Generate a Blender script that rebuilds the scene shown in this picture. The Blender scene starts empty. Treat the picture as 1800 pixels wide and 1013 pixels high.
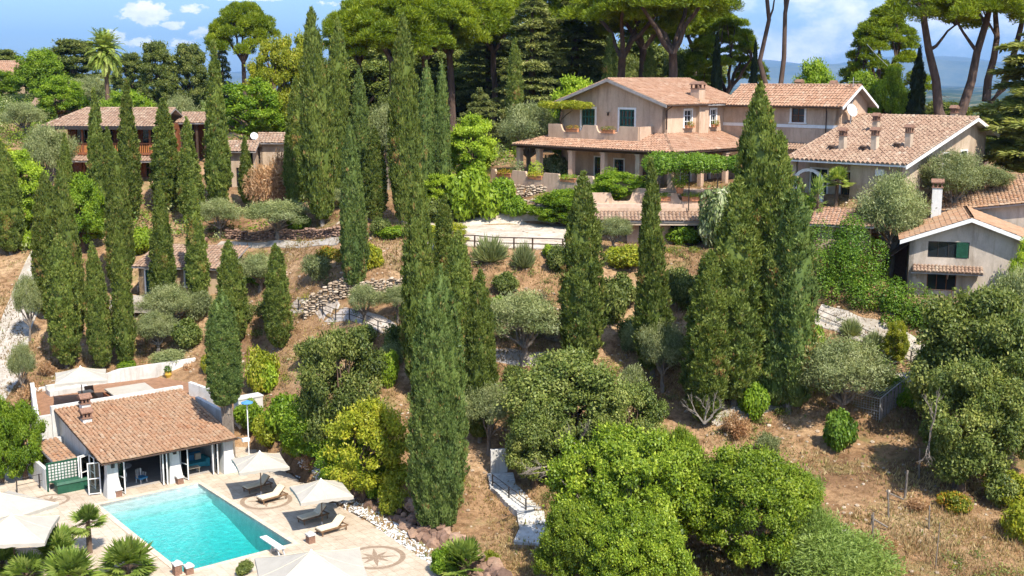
import bpy, math, random
import numpy as np
from mathutils import Vector
random.seed(7)
RNG = np.random.default_rng(11)
SC = bpy.context.scene
COL = SC.collection
PI = math.pi

# ------------------------------------------------------------------ camera model
F = 2100.0 / 1800.0            # focal length in picture widths
TH = math.atan(366.5 / 2100.0)  # camera tilts down by this much
CAMZ = 27.3

def ray(px, py):
    u = (px - 900) / 2100.0
    v = (506.5 - py) / 2100.0
    return u, math.cos(TH) + v * math.sin(TH), -math.sin(TH) + v * math.cos(TH)

def at_z(px, py, z):
    dx, dy, dz = ray(px, py)
    t = (z - CAMZ) / dz
    return Vector((t * dx, t * dy, z))

def at_d(px, py, d):
    dx, dy, dz = ray(px, py)
    t = d / dy
    return Vector((t * dx, d, CAMZ + t * dz))

# ------------------------------------------------------------------ materials
def new_mat(name):
    m = bpy.data.materials.new(name)
    m.use_nodes = True
    nt = m.node_tree
    return m, nt, nt.nodes['Principled BSDF']

def N(nt, t, **kw):
    n = nt.nodes.new(t)
    for k, v in kw.items():
        setattr(n, k, v)
    return n

def ramp(nt, fac, stops):
    r = N(nt, 'ShaderNodeValToRGB')
    el = r.color_ramp.elements
    while len(el) < len(stops):
        el.new(0.5)
    for e, (p, c) in zip(el, stops):
        e.position = p
        e.color = (c[0], c[1], c[2], 1)
    nt.links.new(fac, r.inputs[0])
    return r.outputs[0]

def noise(nt, scale, detail=4, rough=0.6, coord='Object', stretch=None):
    tc = N(nt, 'ShaderNodeTexCoord')
    src = tc.outputs[coord]
    if stretch:
        mp = N(nt, 'ShaderNodeMapping')
        mp.inputs['Scale'].default_value = stretch
        nt.links.new(src, mp.inputs[0])
        src = mp.outputs[0]
    n = N(nt, 'ShaderNodeTexNoise')
    n.inputs['Scale'].default_value = scale
    n.inputs['Detail'].default_value = detail
    n.inputs['Roughness'].default_value = rough
    nt.links.new(src, n.inputs['Vector'])
    return n.outputs[0]

def mixc(nt, a, b, fac, mode='MIX'):
    m = N(nt, 'ShaderNodeMix', data_type='RGBA', blend_type=mode)
    for i, v in ((0, fac), (6, a), (7, b)):
        if isinstance(v, (int, float)):
            m.inputs[i].default_value = v
        elif isinstance(v, tuple):
            m.inputs[i].default_value = (*v, 1)
        else:
            nt.links.new(v, m.inputs[i])
    return m.outputs[2]

def add_bump(nt, bs, h, strength=0.3, dist=0.02):
    b = N(nt, 'ShaderNodeBump')
    b.inputs['Strength'].default_value = strength
    b.inputs['Distance'].default_value = dist
    nt.links.new(h, b.inputs['Height'])
    nt.links.new(b.outputs[0], bs.inputs['Normal'])

def plain(name, c, rough=0.7, var=0.25, scale=2.0, bump=0.0, metal=0.0, c2=None, stretch=None):
    m, nt, bs = new_mat(name)
    n = noise(nt, scale, 5, 0.65, stretch=stretch)
    d = c2 or tuple(x * (1 - var) for x in c)
    col = ramp(nt, n, [(0.32, d), (0.62, c)])
    nt.links.new(col, bs.inputs['Base Color'])
    bs.inputs['Roughness'].default_value = rough
    bs.inputs['Metallic'].default_value = metal
    bs.inputs['Specular IOR Level'].default_value = 0.3
    if bump:
        add_bump(nt, bs, noise(nt, scale * 8, 4, 0.7), bump, 0.03)
    return m

def stucco(name, c, stain, s=1.0):
    m, nt, bs = new_mat(name)
    a = noise(nt, 0.5 * s, 6, 0.7, stretch=(1, 1, 0.35))
    b = noise(nt, 5.0 * s, 4, 0.7)
    c1 = ramp(nt, a, [(0.36, stain), (0.58, c)])
    c2 = mixc(nt, c1, ramp(nt, b, [(0.3, (0.72, 0.72, 0.72)), (0.6, (1, 1, 1))]), 0.35, 'MULTIPLY')
    st = noise(nt, 2.6 * s, 6, 0.75, stretch=(1, 1, 0.10))
    c2 = mixc(nt, c2, ramp(nt, st, [(0.34, (0.70, 0.67, 0.63)), (0.50, (1, 1, 1))]), 0.75, 'MULTIPLY')
    pa = noise(nt, 0.33 * s, 3, 0.5)
    c2 = mixc(nt, c2, ramp(nt, pa, [(0.40, (0.86, 0.84, 0.80)), (0.47, (1, 1, 1))]), 0.8, 'MULTIPLY')
    nt.links.new(c2, bs.inputs['Base Color'])
    bs.inputs['Roughness'].default_value = 0.9
    bs.inputs['Specular IOR Level'].default_value = 0.15
    add_bump(nt, bs, noise(nt, 14, 5, 0.7), 0.25, 0.03)
    return m

def tile_mat(name, stops, grime=(0.25, 0.17, 0.12), gfac=0.45):
    m, nt, bs = new_mat(name)
    at = N(nt, 'ShaderNodeAttribute', attribute_name='tint')
    c1 = ramp(nt, at.outputs['Fac'], stops)
    n = noise(nt, 0.9, 6, 0.75)
    f = ramp(nt, n, [(0.40, (gfac, gfac, gfac)), (0.62, (0, 0, 0))])
    c2 = mixc(nt, c1, grime, f)
    li = noise(nt, 0.45, 5, 0.7)
    c2 = mixc(nt, c2, (0.36, 0.30, 0.215), ramp(nt, li, [(0.52, (0, 0, 0)), (0.70, (0.45, 0.45, 0.45))]))
    n2 = noise(nt, 9, 3, 0.7)
    c3 = mixc(nt, c2, ramp(nt, n2, [(0.3, (0.6, 0.57, 0.52)), (0.6, (1, 1, 1))]), 0.5, 'MULTIPLY')
    nt.links.new(c3, bs.inputs['Base Color'])
    bs.inputs['Roughness'].default_value = 0.88
    bs.inputs['Specular IOR Level'].default_value = 0.15
    return m

def leaf_mat(name, stops, transl=0.28, objvar=0.25, big=0.5):
    m, nt, bs = new_mat(name)
    nt.nodes.remove(bs)
    out = nt.nodes['Material Output']
    at = N(nt, 'ShaderNodeAttribute', attribute_name='tint')
    c = ramp(nt, at.outputs['Fac'], stops)
    n = noise(nt, big, 3, 0.6)
    c = mixc(nt, c, ramp(nt, n, [(0.3, (0.72, 0.78, 0.85)), (0.7, (1.12, 1.08, 0.95))]), 1.0, 'MULTIPLY')
    oi = N(nt, 'ShaderNodeObjectInfo')
    hs = N(nt, 'ShaderNodeHueSaturation')
    mr = N(nt, 'ShaderNodeMapRange')
    mr.inputs[3].default_value = 1 - objvar
    mr.inputs[4].default_value = 1 + objvar
    nt.links.new(oi.outputs['Random'], mr.inputs[0])
    nt.links.new(mr.outputs[0], hs.inputs['Value'])
    nt.links.new(c, hs.inputs['Color'])
    d = N(nt, 'ShaderNodeBsdfDiffuse')
    t = N(nt, 'ShaderNodeBsdfTranslucent')
    g = N(nt, 'ShaderNodeBsdfGlossy')
    g.inputs['Roughness'].default_value = 0.45
    g.inputs['Color'].default_value = (0.5, 0.55, 0.5, 1)
    nt.links.new(hs.outputs[0], d.inputs[0])
    tc = mixc(nt, hs.outputs[0], (1.0, 1.0, 0.35), 0.6, 'MULTIPLY')
    tc = mixc(nt, tc, (1.5, 1.5, 1.5), 1.0, 'MULTIPLY')
    nt.links.new(tc, t.inputs[0])
    mx = N(nt, 'ShaderNodeMixShader')
    mx.inputs[0].default_value = transl
    nt.links.new(d.outputs[0], mx.inputs[1])
    nt.links.new(t.outputs[0], mx.inputs[2])
    mx2 = N(nt, 'ShaderNodeMixShader')
    mx2.inputs[0].default_value = 0.025
    nt.links.new(mx.outputs[0], mx2.inputs[1])
    nt.links.new(g.outputs[0], mx2.inputs[2])
    nt.links.new(mx2.outputs[0], out.inputs[0])
    return m

M = {}
M['wall_pink'] = stucco('stucco_pink', (0.60, 0.43, 0.305), (0.45, 0.31, 0.22))
M['wall_cream'] = stucco('stucco_cream', (0.55, 0.435, 0.32), (0.38, 0.285, 0.205))
M['wall_grey'] = stucco('stucco_old', (0.56, 0.475, 0.39), (0.37, 0.315, 0.255))
M['wall_ochre'] = stucco('stucco_ochre', (0.47, 0.34, 0.215), (0.32, 0.22, 0.14))
M['white'] = stucco('whitewash', (0.64, 0.63, 0.60), (0.50, 0.48, 0.44))
M['whitewood'] = plain('white_paint', (0.80, 0.78, 0.74), 0.5, 0.15, 3)
M['greywood'] = plain('weathered_wood', (0.34, 0.31, 0.29), 0.8, 0.3, 2)
M['darkwood'] = plain('dark_wood', (0.075, 0.045, 0.03), 0.7, 0.4, 3)
M['redwood'] = plain('red_brown_wood', (0.25, 0.09, 0.04), 0.65, 0.4, 2)
M['orangewood'] = plain('orange_wood', (0.52, 0.20, 0.06), 0.6, 0.4, 2)
M['shutter'] = plain('green_shutter', (0.022, 0.10, 0.08), 0.5, 0.3, 4)
M['metal'] = plain('dark_metal', (0.05, 0.042, 0.038), 0.5, 0.3, 4, metal=0.3)
M['rust'] = plain('rusty_metal', (0.13, 0.08, 0.05), 0.8, 0.4, 6)
M['greymetal'] = plain('grey_metal', (0.45, 0.45, 0.44), 0.4, 0.2, 4, metal=0.4)
M['terracotta'] = plain('terracotta', (0.50, 0.22, 0.11), 0.85, 0.3, 6)
M['brick'] = plain('old_brick', (0.27, 0.15, 0.10), 0.9, 0.45, 8, bump=0.4)
M['canvas'] = plain('cream_canvas', (0.41, 0.375, 0.315), 0.9, 0.12, 1.5)
M['cushion'] = plain('cushion_cream', (0.72, 0.62, 0.45), 0.9, 0.12, 3)
M['teak'] = plain('teak', (0.20, 0.115, 0.06), 0.7, 0.35, 5)
M['blue'] = plain('blue_fabric', (0.05, 0.22, 0.40), 0.9, 0.3, 4)
M['teal'] = plain('teal_fabric', (0.06, 0.35, 0.42), 0.9, 0.3, 4)
M['greenpaint'] = plain('green_paint', (0.02, 0.09, 0.05), 0.5, 0.3, 3)
M['bark'] = plain('bark', (0.16, 0.105, 0.07), 0.95, 0.5, 6, bump=0.6, stretch=(1, 1, 0.25))
M['pinebark'] = plain('pine_bark', (0.125, 0.082, 0.062), 0.95, 0.55, 3, bump=0.8, stretch=(1, 1, 0.3))
M['greybark'] = plain('grey_bark', (0.24, 0.20, 0.16), 0.95, 0.5, 7, bump=0.6, stretch=(1, 1, 0.25))
M['soil'] = plain('dark_soil', (0.12, 0.075, 0.045), 0.95, 0.4, 4)

def glass_mat():
    m, nt, bs = new_mat('window_glass')
    bs.inputs['Base Color'].default_value = (0.018, 0.022, 0.026, 1)
    bs.inputs['Roughness'].default_value = 0.06
    bs.inputs['Specular IOR Level'].default_value = 0.7
    add_bump(nt, bs, noise(nt, 1.2, 2), 0.04, 0.05)
    return m
M['glass'] = glass_mat()

def clear_glass():
    m, nt, bs = new_mat('clear_glass')
    out = nt.nodes['Material Output']
    nt.nodes.remove(bs)
    t = N(nt, 'ShaderNodeBsdfTransparent')
    t.inputs[0].default_value = (0.80, 0.88, 0.86, 1)
    g = N(nt, 'ShaderNodeBsdfGlossy')
    g.inputs['Roughness'].default_value = 0.03
    mx = N(nt, 'ShaderNodeMixShader')
    f = N(nt, 'ShaderNodeFresnel')
    nt.links.new(f.outputs[0], mx.inputs[0])
    nt.links.new(t.outputs[0], mx.inputs[1])
    nt.links.new(g.outputs[0], mx.inputs[2])
    nt.links.new(mx.outputs[0], out.inputs[0])
    return m
M['clear'] = clear_glass()

TERRA = [(0.0, (0.214, 0.114, 0.067)), (0.35, (0.347, 0.192, 0.119)), (0.7, (0.414, 0.248, 0.161)), (1.0, (0.460, 0.328, 0.235))]
TERRA2 = [(0.0, (0.182, 0.105, 0.070)), (0.4, (0.308, 0.195, 0.133)), (0.75, (0.393, 0.276, 0.195)), (1.0, (0.454, 0.361, 0.276))]
TERRA3 = [(0.0, (0.140, 0.079, 0.048)), (0.3, (0.329, 0.162, 0.085)), (0.65, (0.413, 0.231, 0.130)), (1.0, (0.460, 0.336, 0.236))]
M['tile'] = tile_mat('roof_tiles_terracotta', TERRA, gfac=0.25)
M['tile2'] = tile_mat('roof_tiles_pale', TERRA2, gfac=0.4)
M['tile3'] = tile_mat('roof_tiles_mottled', TERRA3, (0.36, 0.27, 0.18), gfac=0.55)

L = {}
L['cypress'] = leaf_mat('cypress_leaves', [(0.0, (0.054, 0.084, 0.014)), (0.45, (0.156, 0.203, 0.040)), (0.88, (0.30, 0.335, 0.085)), (0.94, (0.36, 0.32, 0.09)), (1.0, (0.34, 0.20, 0.08))], 0.3, 0.15, 0.35)
L['cypress_cool'] = leaf_mat('cypress_leaves_cool', [(0.0, (0.052, 0.088, 0.020)), (0.45, (0.145, 0.203, 0.052)), (0.92, (0.28, 0.335, 0.105)), (1.0, (0.34, 0.20, 0.08))], 0.3, 0.11, 0.35)
L['cypress_dark'] = leaf_mat('cypress_leaves_dark', [(0.0, (0.014, 0.024, 0.012)), (1.0, (0.045, 0.065, 0.028))], 0.1, 0.1)
L['lime'] = leaf_mat('lime_leaves', [(0.0, (0.14, 0.22, 0.015)), (0.5, (0.30, 0.41, 0.028)), (1.0, (0.48, 0.56, 0.07))], 0.40, 0.08, 0.3)
L['green'] = leaf_mat('green_leaves', [(0.0, (0.065, 0.130, 0.008)), (0.5, (0.175, 0.275, 0.018)), (1.0, (0.34, 0.43, 0.045))], 0.36, 0.18, 0.4)
L['yellow'] = leaf_mat('yellow_leaves', [(0.0, (0.13, 0.165, 0.012)), (0.5, (0.29, 0.32, 0.024)), (1.0, (0.48, 0.42, 0.05))], 0.36, 0.18, 0.4)
L['near'] = leaf_mat('glossy_green_leaves', [(0.0, (0.060, 0.100, 0.008)), (0.5, (0.180, 0.262, 0.018)), (1.0, (0.42, 0.48, 0.06))], 0.34, 0.16, 0.35)
L['oak'] = leaf_mat('holm_oak_leaves', [(0.0, (0.046, 0.070, 0.012)), (0.5, (0.130, 0.165, 0.034)), (1.0, (0.31, 0.32, 0.09))], 0.28, 0.2, 0.4)
L['olive'] = leaf_mat('olive_leaves', [(0.0, (0.11, 0.14, 0.045)), (0.5, (0.24, 0.27, 0.105)), (1.0, (0.42, 0.43, 0.22))], 0.26, 0.16, 0.5)
L['pine'] = leaf_mat('pine_needles', [(0.0, (0.065, 0.105, 0.006)), (0.5, (0.200, 0.262, 0.015)), (1.0, (0.37, 0.41, 0.035))], 0.36, 0.12, 0.25)
L['cedar'] = leaf_mat('cedar_needles', [(0.0, (0.08, 0.105, 0.028)), (0.5, (0.21, 0.235, 0.075)), (1.0, (0.40, 0.40, 0.15))], 0.3, 0.25, 0.25)
L['cedar_pale'] = leaf_mat('pale_cedar_needles', [(0.0, (0.12, 0.145, 0.035)), (0.5, (0.30, 0.32, 0.09)), (1.0, (0.50, 0.49, 0.18))], 0.45, 0.05, 0.25)
L['palm'] = leaf_mat('palm_fronds', [(0.0, (0.11, 0.15, 0.02)), (0.5, (0.25, 0.32, 0.05)), (1.0, (0.46, 0.48, 0.15))], 0.3, 0.12, 0.6)
L['fan'] = leaf_mat('fan_palm_leaves', [(0.0, (0.075, 0.125, 0.018)), (0.5, (0.19, 0.265, 0.045)), (1.0, (0.38, 0.43, 0.11))], 0.3, 0.12, 0.6)
L['ivy'] = leaf_mat('ivy_leaves', [(0.0, (0.045, 0.10, 0.010)), (0.5, (0.125, 0.220, 0.022)), (1.0, (0.26, 0.36, 0.05))], 0.33, 0.12, 0.5)
L['dead'] = leaf_mat('dry_leaves', [(0.0, (0.27, 0.13, 0.06)), (0.5, (0.46, 0.26, 0.13)), (1.0, (0.62, 0.44, 0.27))], 0.25, 0.1, 0.5)
L['straw'] = leaf_mat('dry_grass', [(0.0, (0.20, 0.13, 0.06)), (0.5, (0.38, 0.27, 0.13)), (0.9, (0.52, 0.40, 0.22)), (1.0, (0.24, 0.27, 0.06))], 0.25, 0.1, 0.15)
L['reed'] = leaf_mat('soft_green_leaves', [(0.0, (0.10, 0.15, 0.026)), (0.5, (0.22, 0.30, 0.06)), (1.0, (0.38, 0.46, 0.13))], 0.36, 0.1, 0.4)
L['flower'] = leaf_mat('orange_flowers', [(0.0, (0.08, 0.12, 0.015)), (0.5, (0.24, 0.25, 0.02)), (0.75, (0.52, 0.28, 0.03)), (1.0, (0.55, 0.14, 0.03))], 0.3, 0.1, 0.5)
L['blossom'] = leaf_mat('pale_blossom_leaves', [(0.0, (0.08, 0.115, 0.03)), (0.5, (0.22, 0.27, 0.10)), (0.8, (0.42, 0.44, 0.24)), (1.0, (0.66, 0.63, 0.46))], 0.25, 0.1, 0.5)

# ------------------------------------------------------------------ mesh helpers
class MB:
    """collects shapes; every shape lands in one mesh"""
    def __init__(s):
        s.v, s.f, s.t = [], [], []
    def add(s, vs, fs, tint=0.5):
        b = len(s.v)
        s.v.extend([tuple(p) for p in vs])
        for f in fs:
            s.f.append(tuple(i + b for i in f))
            s.t.append(tint)
        return s
    def box(s, c, size, rot=0.0, tint=0.5):
        hx, hy, hz = size[0] / 2, size[1] / 2, size[2] / 2
        ca, sa = math.cos(rot), math.sin(rot)
        vs = []
        for z in (-hz, hz):
            for x, y in ((-hx, -hy), (hx, -hy), (hx, hy), (-hx, hy)):
                vs.append((c[0] + x * ca - y * sa, c[1] + x * sa + y * ca, c[2] + z))
        return s.add(vs, BOXF, tint)
    def hexa(s, bot, top, tint=0.5):
        n = len(bot)
        fs = [tuple(reversed(range(n))), tuple(range(n, 2 * n))]
        for i in range(n):
            j = (i + 1) % n
            fs.append((i, j, n + j, n + i))
        return s.add(list(bot) + list(top), fs, tint)
    def tube(s, pts, rads, n=8, cap=True, tint=0.5):
        pts = [Vector(p) for p in pts]
        if not hasattr(rads, '__len__'):
            rads = [rads] * len(pts)
        vs, fs = [], []
        ref = Vector((0.3, 0.1, 0.95)).normalized()
        for i, p in enumerate(pts):
            d = (pts[min(i + 1, len(pts) - 1)] - pts[max(i - 1, 0)]).normalized()
            a = d.cross(ref if abs(d.dot(ref)) < 0.97 else Vector((1, 0, 0))).normalized()
            b = d.cross(a)
            for k in range(n):
                w = 2 * PI * k / n
                vs.append(p + (a * math.cos(w) + b * math.sin(w)) * rads[i])
        for i in range(len(pts) - 1):
            for k in range(n):
                j = (k + 1) % n
                fs.append((i * n + k, i * n + j, (i + 1) * n + j, (i + 1) * n + k))
        if cap:
            fs.append(tuple(range(n)))
            fs.append(tuple((len(pts) - 1) * n + k for k in reversed(range(n))))
        return s.add(vs, fs, tint)
    def bar(s, a, b, w, h=None, tint=0.5):
        h = h or w
        a, b = Vector(a), Vector(b)
        d = (b - a).normalized()
        side = d.cross(Vector((0, 0, 1)))
        side = side.normalized() if side.length > 1e-3 else Vector((1, 0, 0))
        up = side.cross(d)
        q = []
        for p in (a, b):
            for x, y in ((-1, -1), (1, -1), (1, 1), (-1, 1)):
                q.append(p + side * (x * w / 2) + up * (y * h / 2))
        return s.add(q, BOXF, tint)
    def lathe(s, prof, c=(0, 0, 0), n=14, tint=0.5):
        vs, fs = [], []
        for r, z in prof:
            for k in range(n):
                w = 2 * PI * k / n
                vs.append((c[0] + r * math.cos(w), c[1] + r * math.sin(w), c[2] + z))
        for i in range(len(prof) - 1):
            for k in range(n):
                j = (k + 1) % n
                fs.append((i * n + k, i * n + j, (i + 1) * n + j, (i + 1) * n + k))
        fs.append(tuple(reversed(range(n))))
        fs.append(tuple((len(prof) - 1) * n + k for k in range(n)))
        return s.add(vs, fs, tint)

BOXF = [(3, 2, 1, 0), (4, 5, 6, 7), (0, 1, 5, 4), (1, 2, 6, 5), (2, 3, 7, 6), (3, 0, 4, 7)]

def link(name, me, mat, parent=None):
    o = bpy.data.objects.new(name, me)
    COL.objects.link(o)
    if mat is not None and not me.materials:
        for q in (mat if isinstance(mat, (list, tuple)) else [mat]):
            me.materials.append(q)
    if parent is not None:
        o.parent = parent
    return o

def obj(name, mb, mat, parent=None, smooth=False, off=None):
    """one mesh object; its points are world points unless the parent still stands at the origin"""
    r = Vector((0, 0, 0))
    p = parent
    while p is not None:
        r = r + p.location
        p = p.parent
    if off is None:
        off = r
    me = bpy.data.meshes.new(name)
    me.from_pydata([tuple(Vector(v) - off) for v in mb.v], [], mb.f)
    a = me.attributes.new('tint', 'FLOAT', 'FACE')
    a.data.foreach_set('value', mb.t)
    if smooth:
        me.polygons.foreach_set('use_smooth', [True] * len(me.polygons))
    me.update()
    o = link(name, me, mat, parent)
    return o

def quads(name, V, Fq, tint, mats, matidx=None, smooth=False):
    """mesh from numpy quads"""
    me = bpy.data.meshes.new(name)
    nv, nf = len(V), len(Fq)
    me.vertices.add(nv)
    me.vertices.foreach_set('co', np.asarray(V, dtype=np.float32).ravel())
    me.loops.add(nf * 4)
    me.loops.foreach_set('vertex_index', np.asarray(Fq, dtype=np.int32).ravel())
    me.polygons.add(nf)
    me.polygons.foreach_set('loop_start', np.arange(0, nf * 4, 4, dtype=np.int32))
    if matidx is not None:
        me.polygons.foreach_set('material_index', np.asarray(matidx, dtype=np.int32))
    if smooth:
        me.polygons.foreach_set('use_smooth', np.ones(nf, dtype=bool))
    a = me.attributes.new('tint', 'FLOAT', 'FACE')
    a.data.foreach_set('value', np.asarray(tint, dtype=np.float32))
    for m in mats:
        me.materials.append(m)
    me.update(calc_edges=True)
    return me

def tag(o, label=None, cat=None, group=None, kind=None):
    if label: o['label'] = label
    if cat: o['category'] = cat
    if group: o['group'] = group
    if kind: o['kind'] = kind
    return o

def thing(name, label, cat, loc=(0, 0, 0), group=None):
    o = bpy.data.objects.new(name, None)
    o.empty_display_size = 0.3
    COL.objects.link(o)
    o.location = loc
    return tag(o, label, cat, group)

def dup(o, parent=None):
    c = o.copy()
    COL.objects.link(c)
    c.parent = parent
    for ch in list(o.children):
        dup(ch, c)
    return c

class Frame:
    """plan frame: a runs along the front, b goes back from it"""
    def __init__(s, x, y, deg):
        s.x, s.y = x, y
        r = math.radians(deg)
        s.r = r
        s.ax, s.ay = math.cos(r), math.sin(r)
    def p(s, a, b, z=0.0):
        return Vector((s.x + a * s.ax - b * s.ay, s.y + a * s.ay + b * s.ax, z))
    def box(s, mb, a0, a1, b0, b1, z0, z1, tint=0.5):
        bot = [s.p(a0, b0, z0), s.p(a1, b0, z0), s.p(a1, b1, z0), s.p(a0, b1, z0)]
        top = [s.p(a0, b0, z1), s.p(a1, b0, z1), s.p(a1, b1, z1), s.p(a0, b1, z1)]
        mb.hexa(bot, top, tint)
        return mb

def wall_with_holes(mb, P0, P1, z0, z1, holes, th, ztop=None):
    """vertical wall from P0 to P1 (plan), outside on the right hand side of P0->P1; holes = (along0, along1, low, high)
    ztop(a) gives a sloped top (gable)"""
    P0, P1 = Vector((P0[0], P0[1], 0)), Vector((P1[0], P1[1], 0))
    Ld = (P1 - P0).length
    d = (P1 - P0) / Ld
    nrm = Vector((d.y, -d.x, 0))
    xs = sorted(set([0.0, Ld] + [h[0] for h in holes] + [h[1] for h in holes] + ([Ld / 2] if ztop else [])))
    zs = sorted(set([z0, z1] + [h[2] for h in holes] + [h[3] for h in holes]))
    def q(a, z, inn):
        p = P0 + d * a - nrm * (th if inn else 0)
        return (p.x, p.y, z)
    for i in range(len(xs) - 1):
        for j in range(len(zs) - 1):
            a0, a1, c0, c1 = xs[i], xs[i + 1], zs[j], zs[j + 1]
            am, cm = (a0 + a1) / 2, (c0 + c1) / 2
            if any(h[0] < am < h[1] and h[2] < cm < h[3] for h in holes):
                continue
            mb.add([q(a0, c0, 0), q(a1, c0, 0), q(a1, c1, 0), q(a0, c1, 0)], [(0, 1, 2, 3)])
            mb.add([q(a0, c0, 1), q(a1, c0, 1), q(a1, c1, 1), q(a0, c1, 1)], [(3, 2, 1, 0)])
    if ztop:
        for i in range(len(xs) - 1):
            a0, a1 = xs[i], xs[i + 1]
            mb.add([q(a0, z1, 0), q(a1, z1, 0), q(a1, ztop(a1), 0), q(a0, ztop(a0), 0)], [(0, 1, 2, 3)])
            mb.add([q(a0, z1, 1), q(a1, z1, 1), q(a1, ztop(a1), 1), q(a0, ztop(a0), 1)], [(3, 2, 1, 0)])
    for h in holes:
        a0, a1, c0, c1 = h
        mb.add([q(a0, c0, 0), q(a0, c1, 0), q(a0, c1, 1), q(a0, c0, 1)], [(0, 1, 2, 3)])
        mb.add([q(a1, c0, 0), q(a1, c1, 0), q(a1, c1, 1), q(a1, c0, 1)], [(3, 2, 1, 0)])
        mb.add([q(a0, c1, 0), q(a1, c1, 0), q(a1, c1, 1), q(a0, c1, 1)], [(0, 1, 2, 3)])
        mb.add([q(a0, c0, 0), q(a1, c0, 0), q(a1, c0, 1), q(a0, c0, 1)], [(3, 2, 1, 0)])
    # ends and top
    for a in (0.0, Ld):
        mb.add([q(a, z0, 0), q(a, z1, 0), q(a, z1, 1), q(a, z0, 1)], [(0, 1, 2, 3)])
    if not ztop:
        mb.add([q(0, z1, 0), q(Ld, z1, 0), q(Ld, z1, 1), q(0, z1, 1)], [(0, 1, 2, 3)])
    return mb

def inside(pt, poly):
    x, y = pt
    r = False
    n = len(poly)
    for i in range(n):
        x1, y1 = poly[i]
        x2, y2 = poly[(i + 1) % n]
        if (y1 > y) != (y2 > y) and x < (x2 - x1) * (y - y1) / (y2 - y1) + x1:
            r = not r
    return r

def tiles(mb, poly, pitch=0.36, course=0.42, h=0.10, rnd=None, seg=4):
    """half-round clay tiles over a planar roof polygon; poly[0]->poly[1] is the eave"""
    rnd = rnd or random
    P = [Vector(p) for p in poly]
    e = (P[1] - P[0])
    e.normalize()
    nrm = Vector((0, 0, 0))
    for i in range(1, len(P) - 1):
        nrm += (P[i] - P[0]).cross(P[i + 1] - P[0])
    nrm.normalize()
    if nrm.z < 0: nrm = -nrm
    up = nrm.cross(e)
    if up.z < 0: up = -up
    loc = [((p - P[0]).dot(e), (p - P[0]).dot(up)) for p in P]
    a0, a1 = min(l[0] for l in loc), max(l[0] for l in loc)
    b1 = max(l[1] for l in loc)
    nc = max(1, round((a1 - a0) / pitch))
    pw = (a1 - a0) / nc
    nr = max(1, math.ceil(b1 / course))
    for i in range(nc):
        a = a0 + i * pw
        for j in range(nr):
            b = j * course
            if not inside((a + pw / 2, min(b + course * 0.5, b1 - 0.02)), loc):
                continue
            be = b + course + 0.05
            if j == nr - 1: be = min(be, b1 + 0.02)
            t = min(1.0, max(0.0, rnd.gauss(0.52, 0.15)))
            jz = rnd.uniform(-0.012, 0.018)
            ja = rnd.uniform(-0.02, 0.02)
            bl = b - (0.06 if j == 0 else 0.0) + rnd.uniform(-0.02, 0.02)
            vs = []
            for (bb, lift, tw) in ((bl, 0.045, 1.0), (be, 0.0, 0.88)):
                for k in range(seg + 1):
                    w = k / seg
                    aa = a + pw * (0.5 + (w - 0.5) * tw) + ja
                    zz = 0.02 + lift + jz + h * math.sin(PI * w) ** 0.8
                    vs.append(P[0] + e * aa + up * bb + nrm * zz)
            n1 = seg + 1
            fs = [(k, k + 1, n1 + k + 1, n1 + k) for k in range(seg)]
            fs.append(tuple(range(n1)))
            mb.add(vs, fs, t)
    return mb

def roof_slab(mb, poly, th=0.14):
    P = [Vector(p) for p in poly]
    lo = [p - Vector((0, 0, th)) for p in P]
    hi = [p.copy() for p in P]
    n = (P[1] - P[0]).cross(P[2] - P[0])
    if n.z < 0:
        lo.reverse(); hi.reverse()
    return mb.hexa(lo, hi, 0.5)

def ridge_cap(mb, p0, p1, r=0.15, step=0.42, rnd=None):
    rnd = rnd or random
    p0, p1 = Vector(p0), Vector(p1)
    d = p1 - p0
    n = max(1, round(d.length / step))
    side = d.cross(Vector((0, 0, 1))).normalized()
    for i in range(n):
        q0 = p0 + d * (i / n)
        q1 = p0 + d * ((i + 1.12) / n)
        t = min(1.0, max(0.0, rnd.gauss(0.6, 0.22)))
        vs = []
        for q, rr, lift in ((q0, r, 0.03), (q1, r * 0.86, 0.0)):
            for k in range(6):
                w = PI * k / 5
                vs.append(q + side * (math.cos(w) * rr) + Vector((0, 0, math.sin(w) * rr * 0.8 + lift + 0.03)))
        fs = [(k, k + 1, 7 + k, 6 + k) for k in range(5)]
        mb.add(vs, fs, t)
    return mb
HAZE = True
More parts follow.
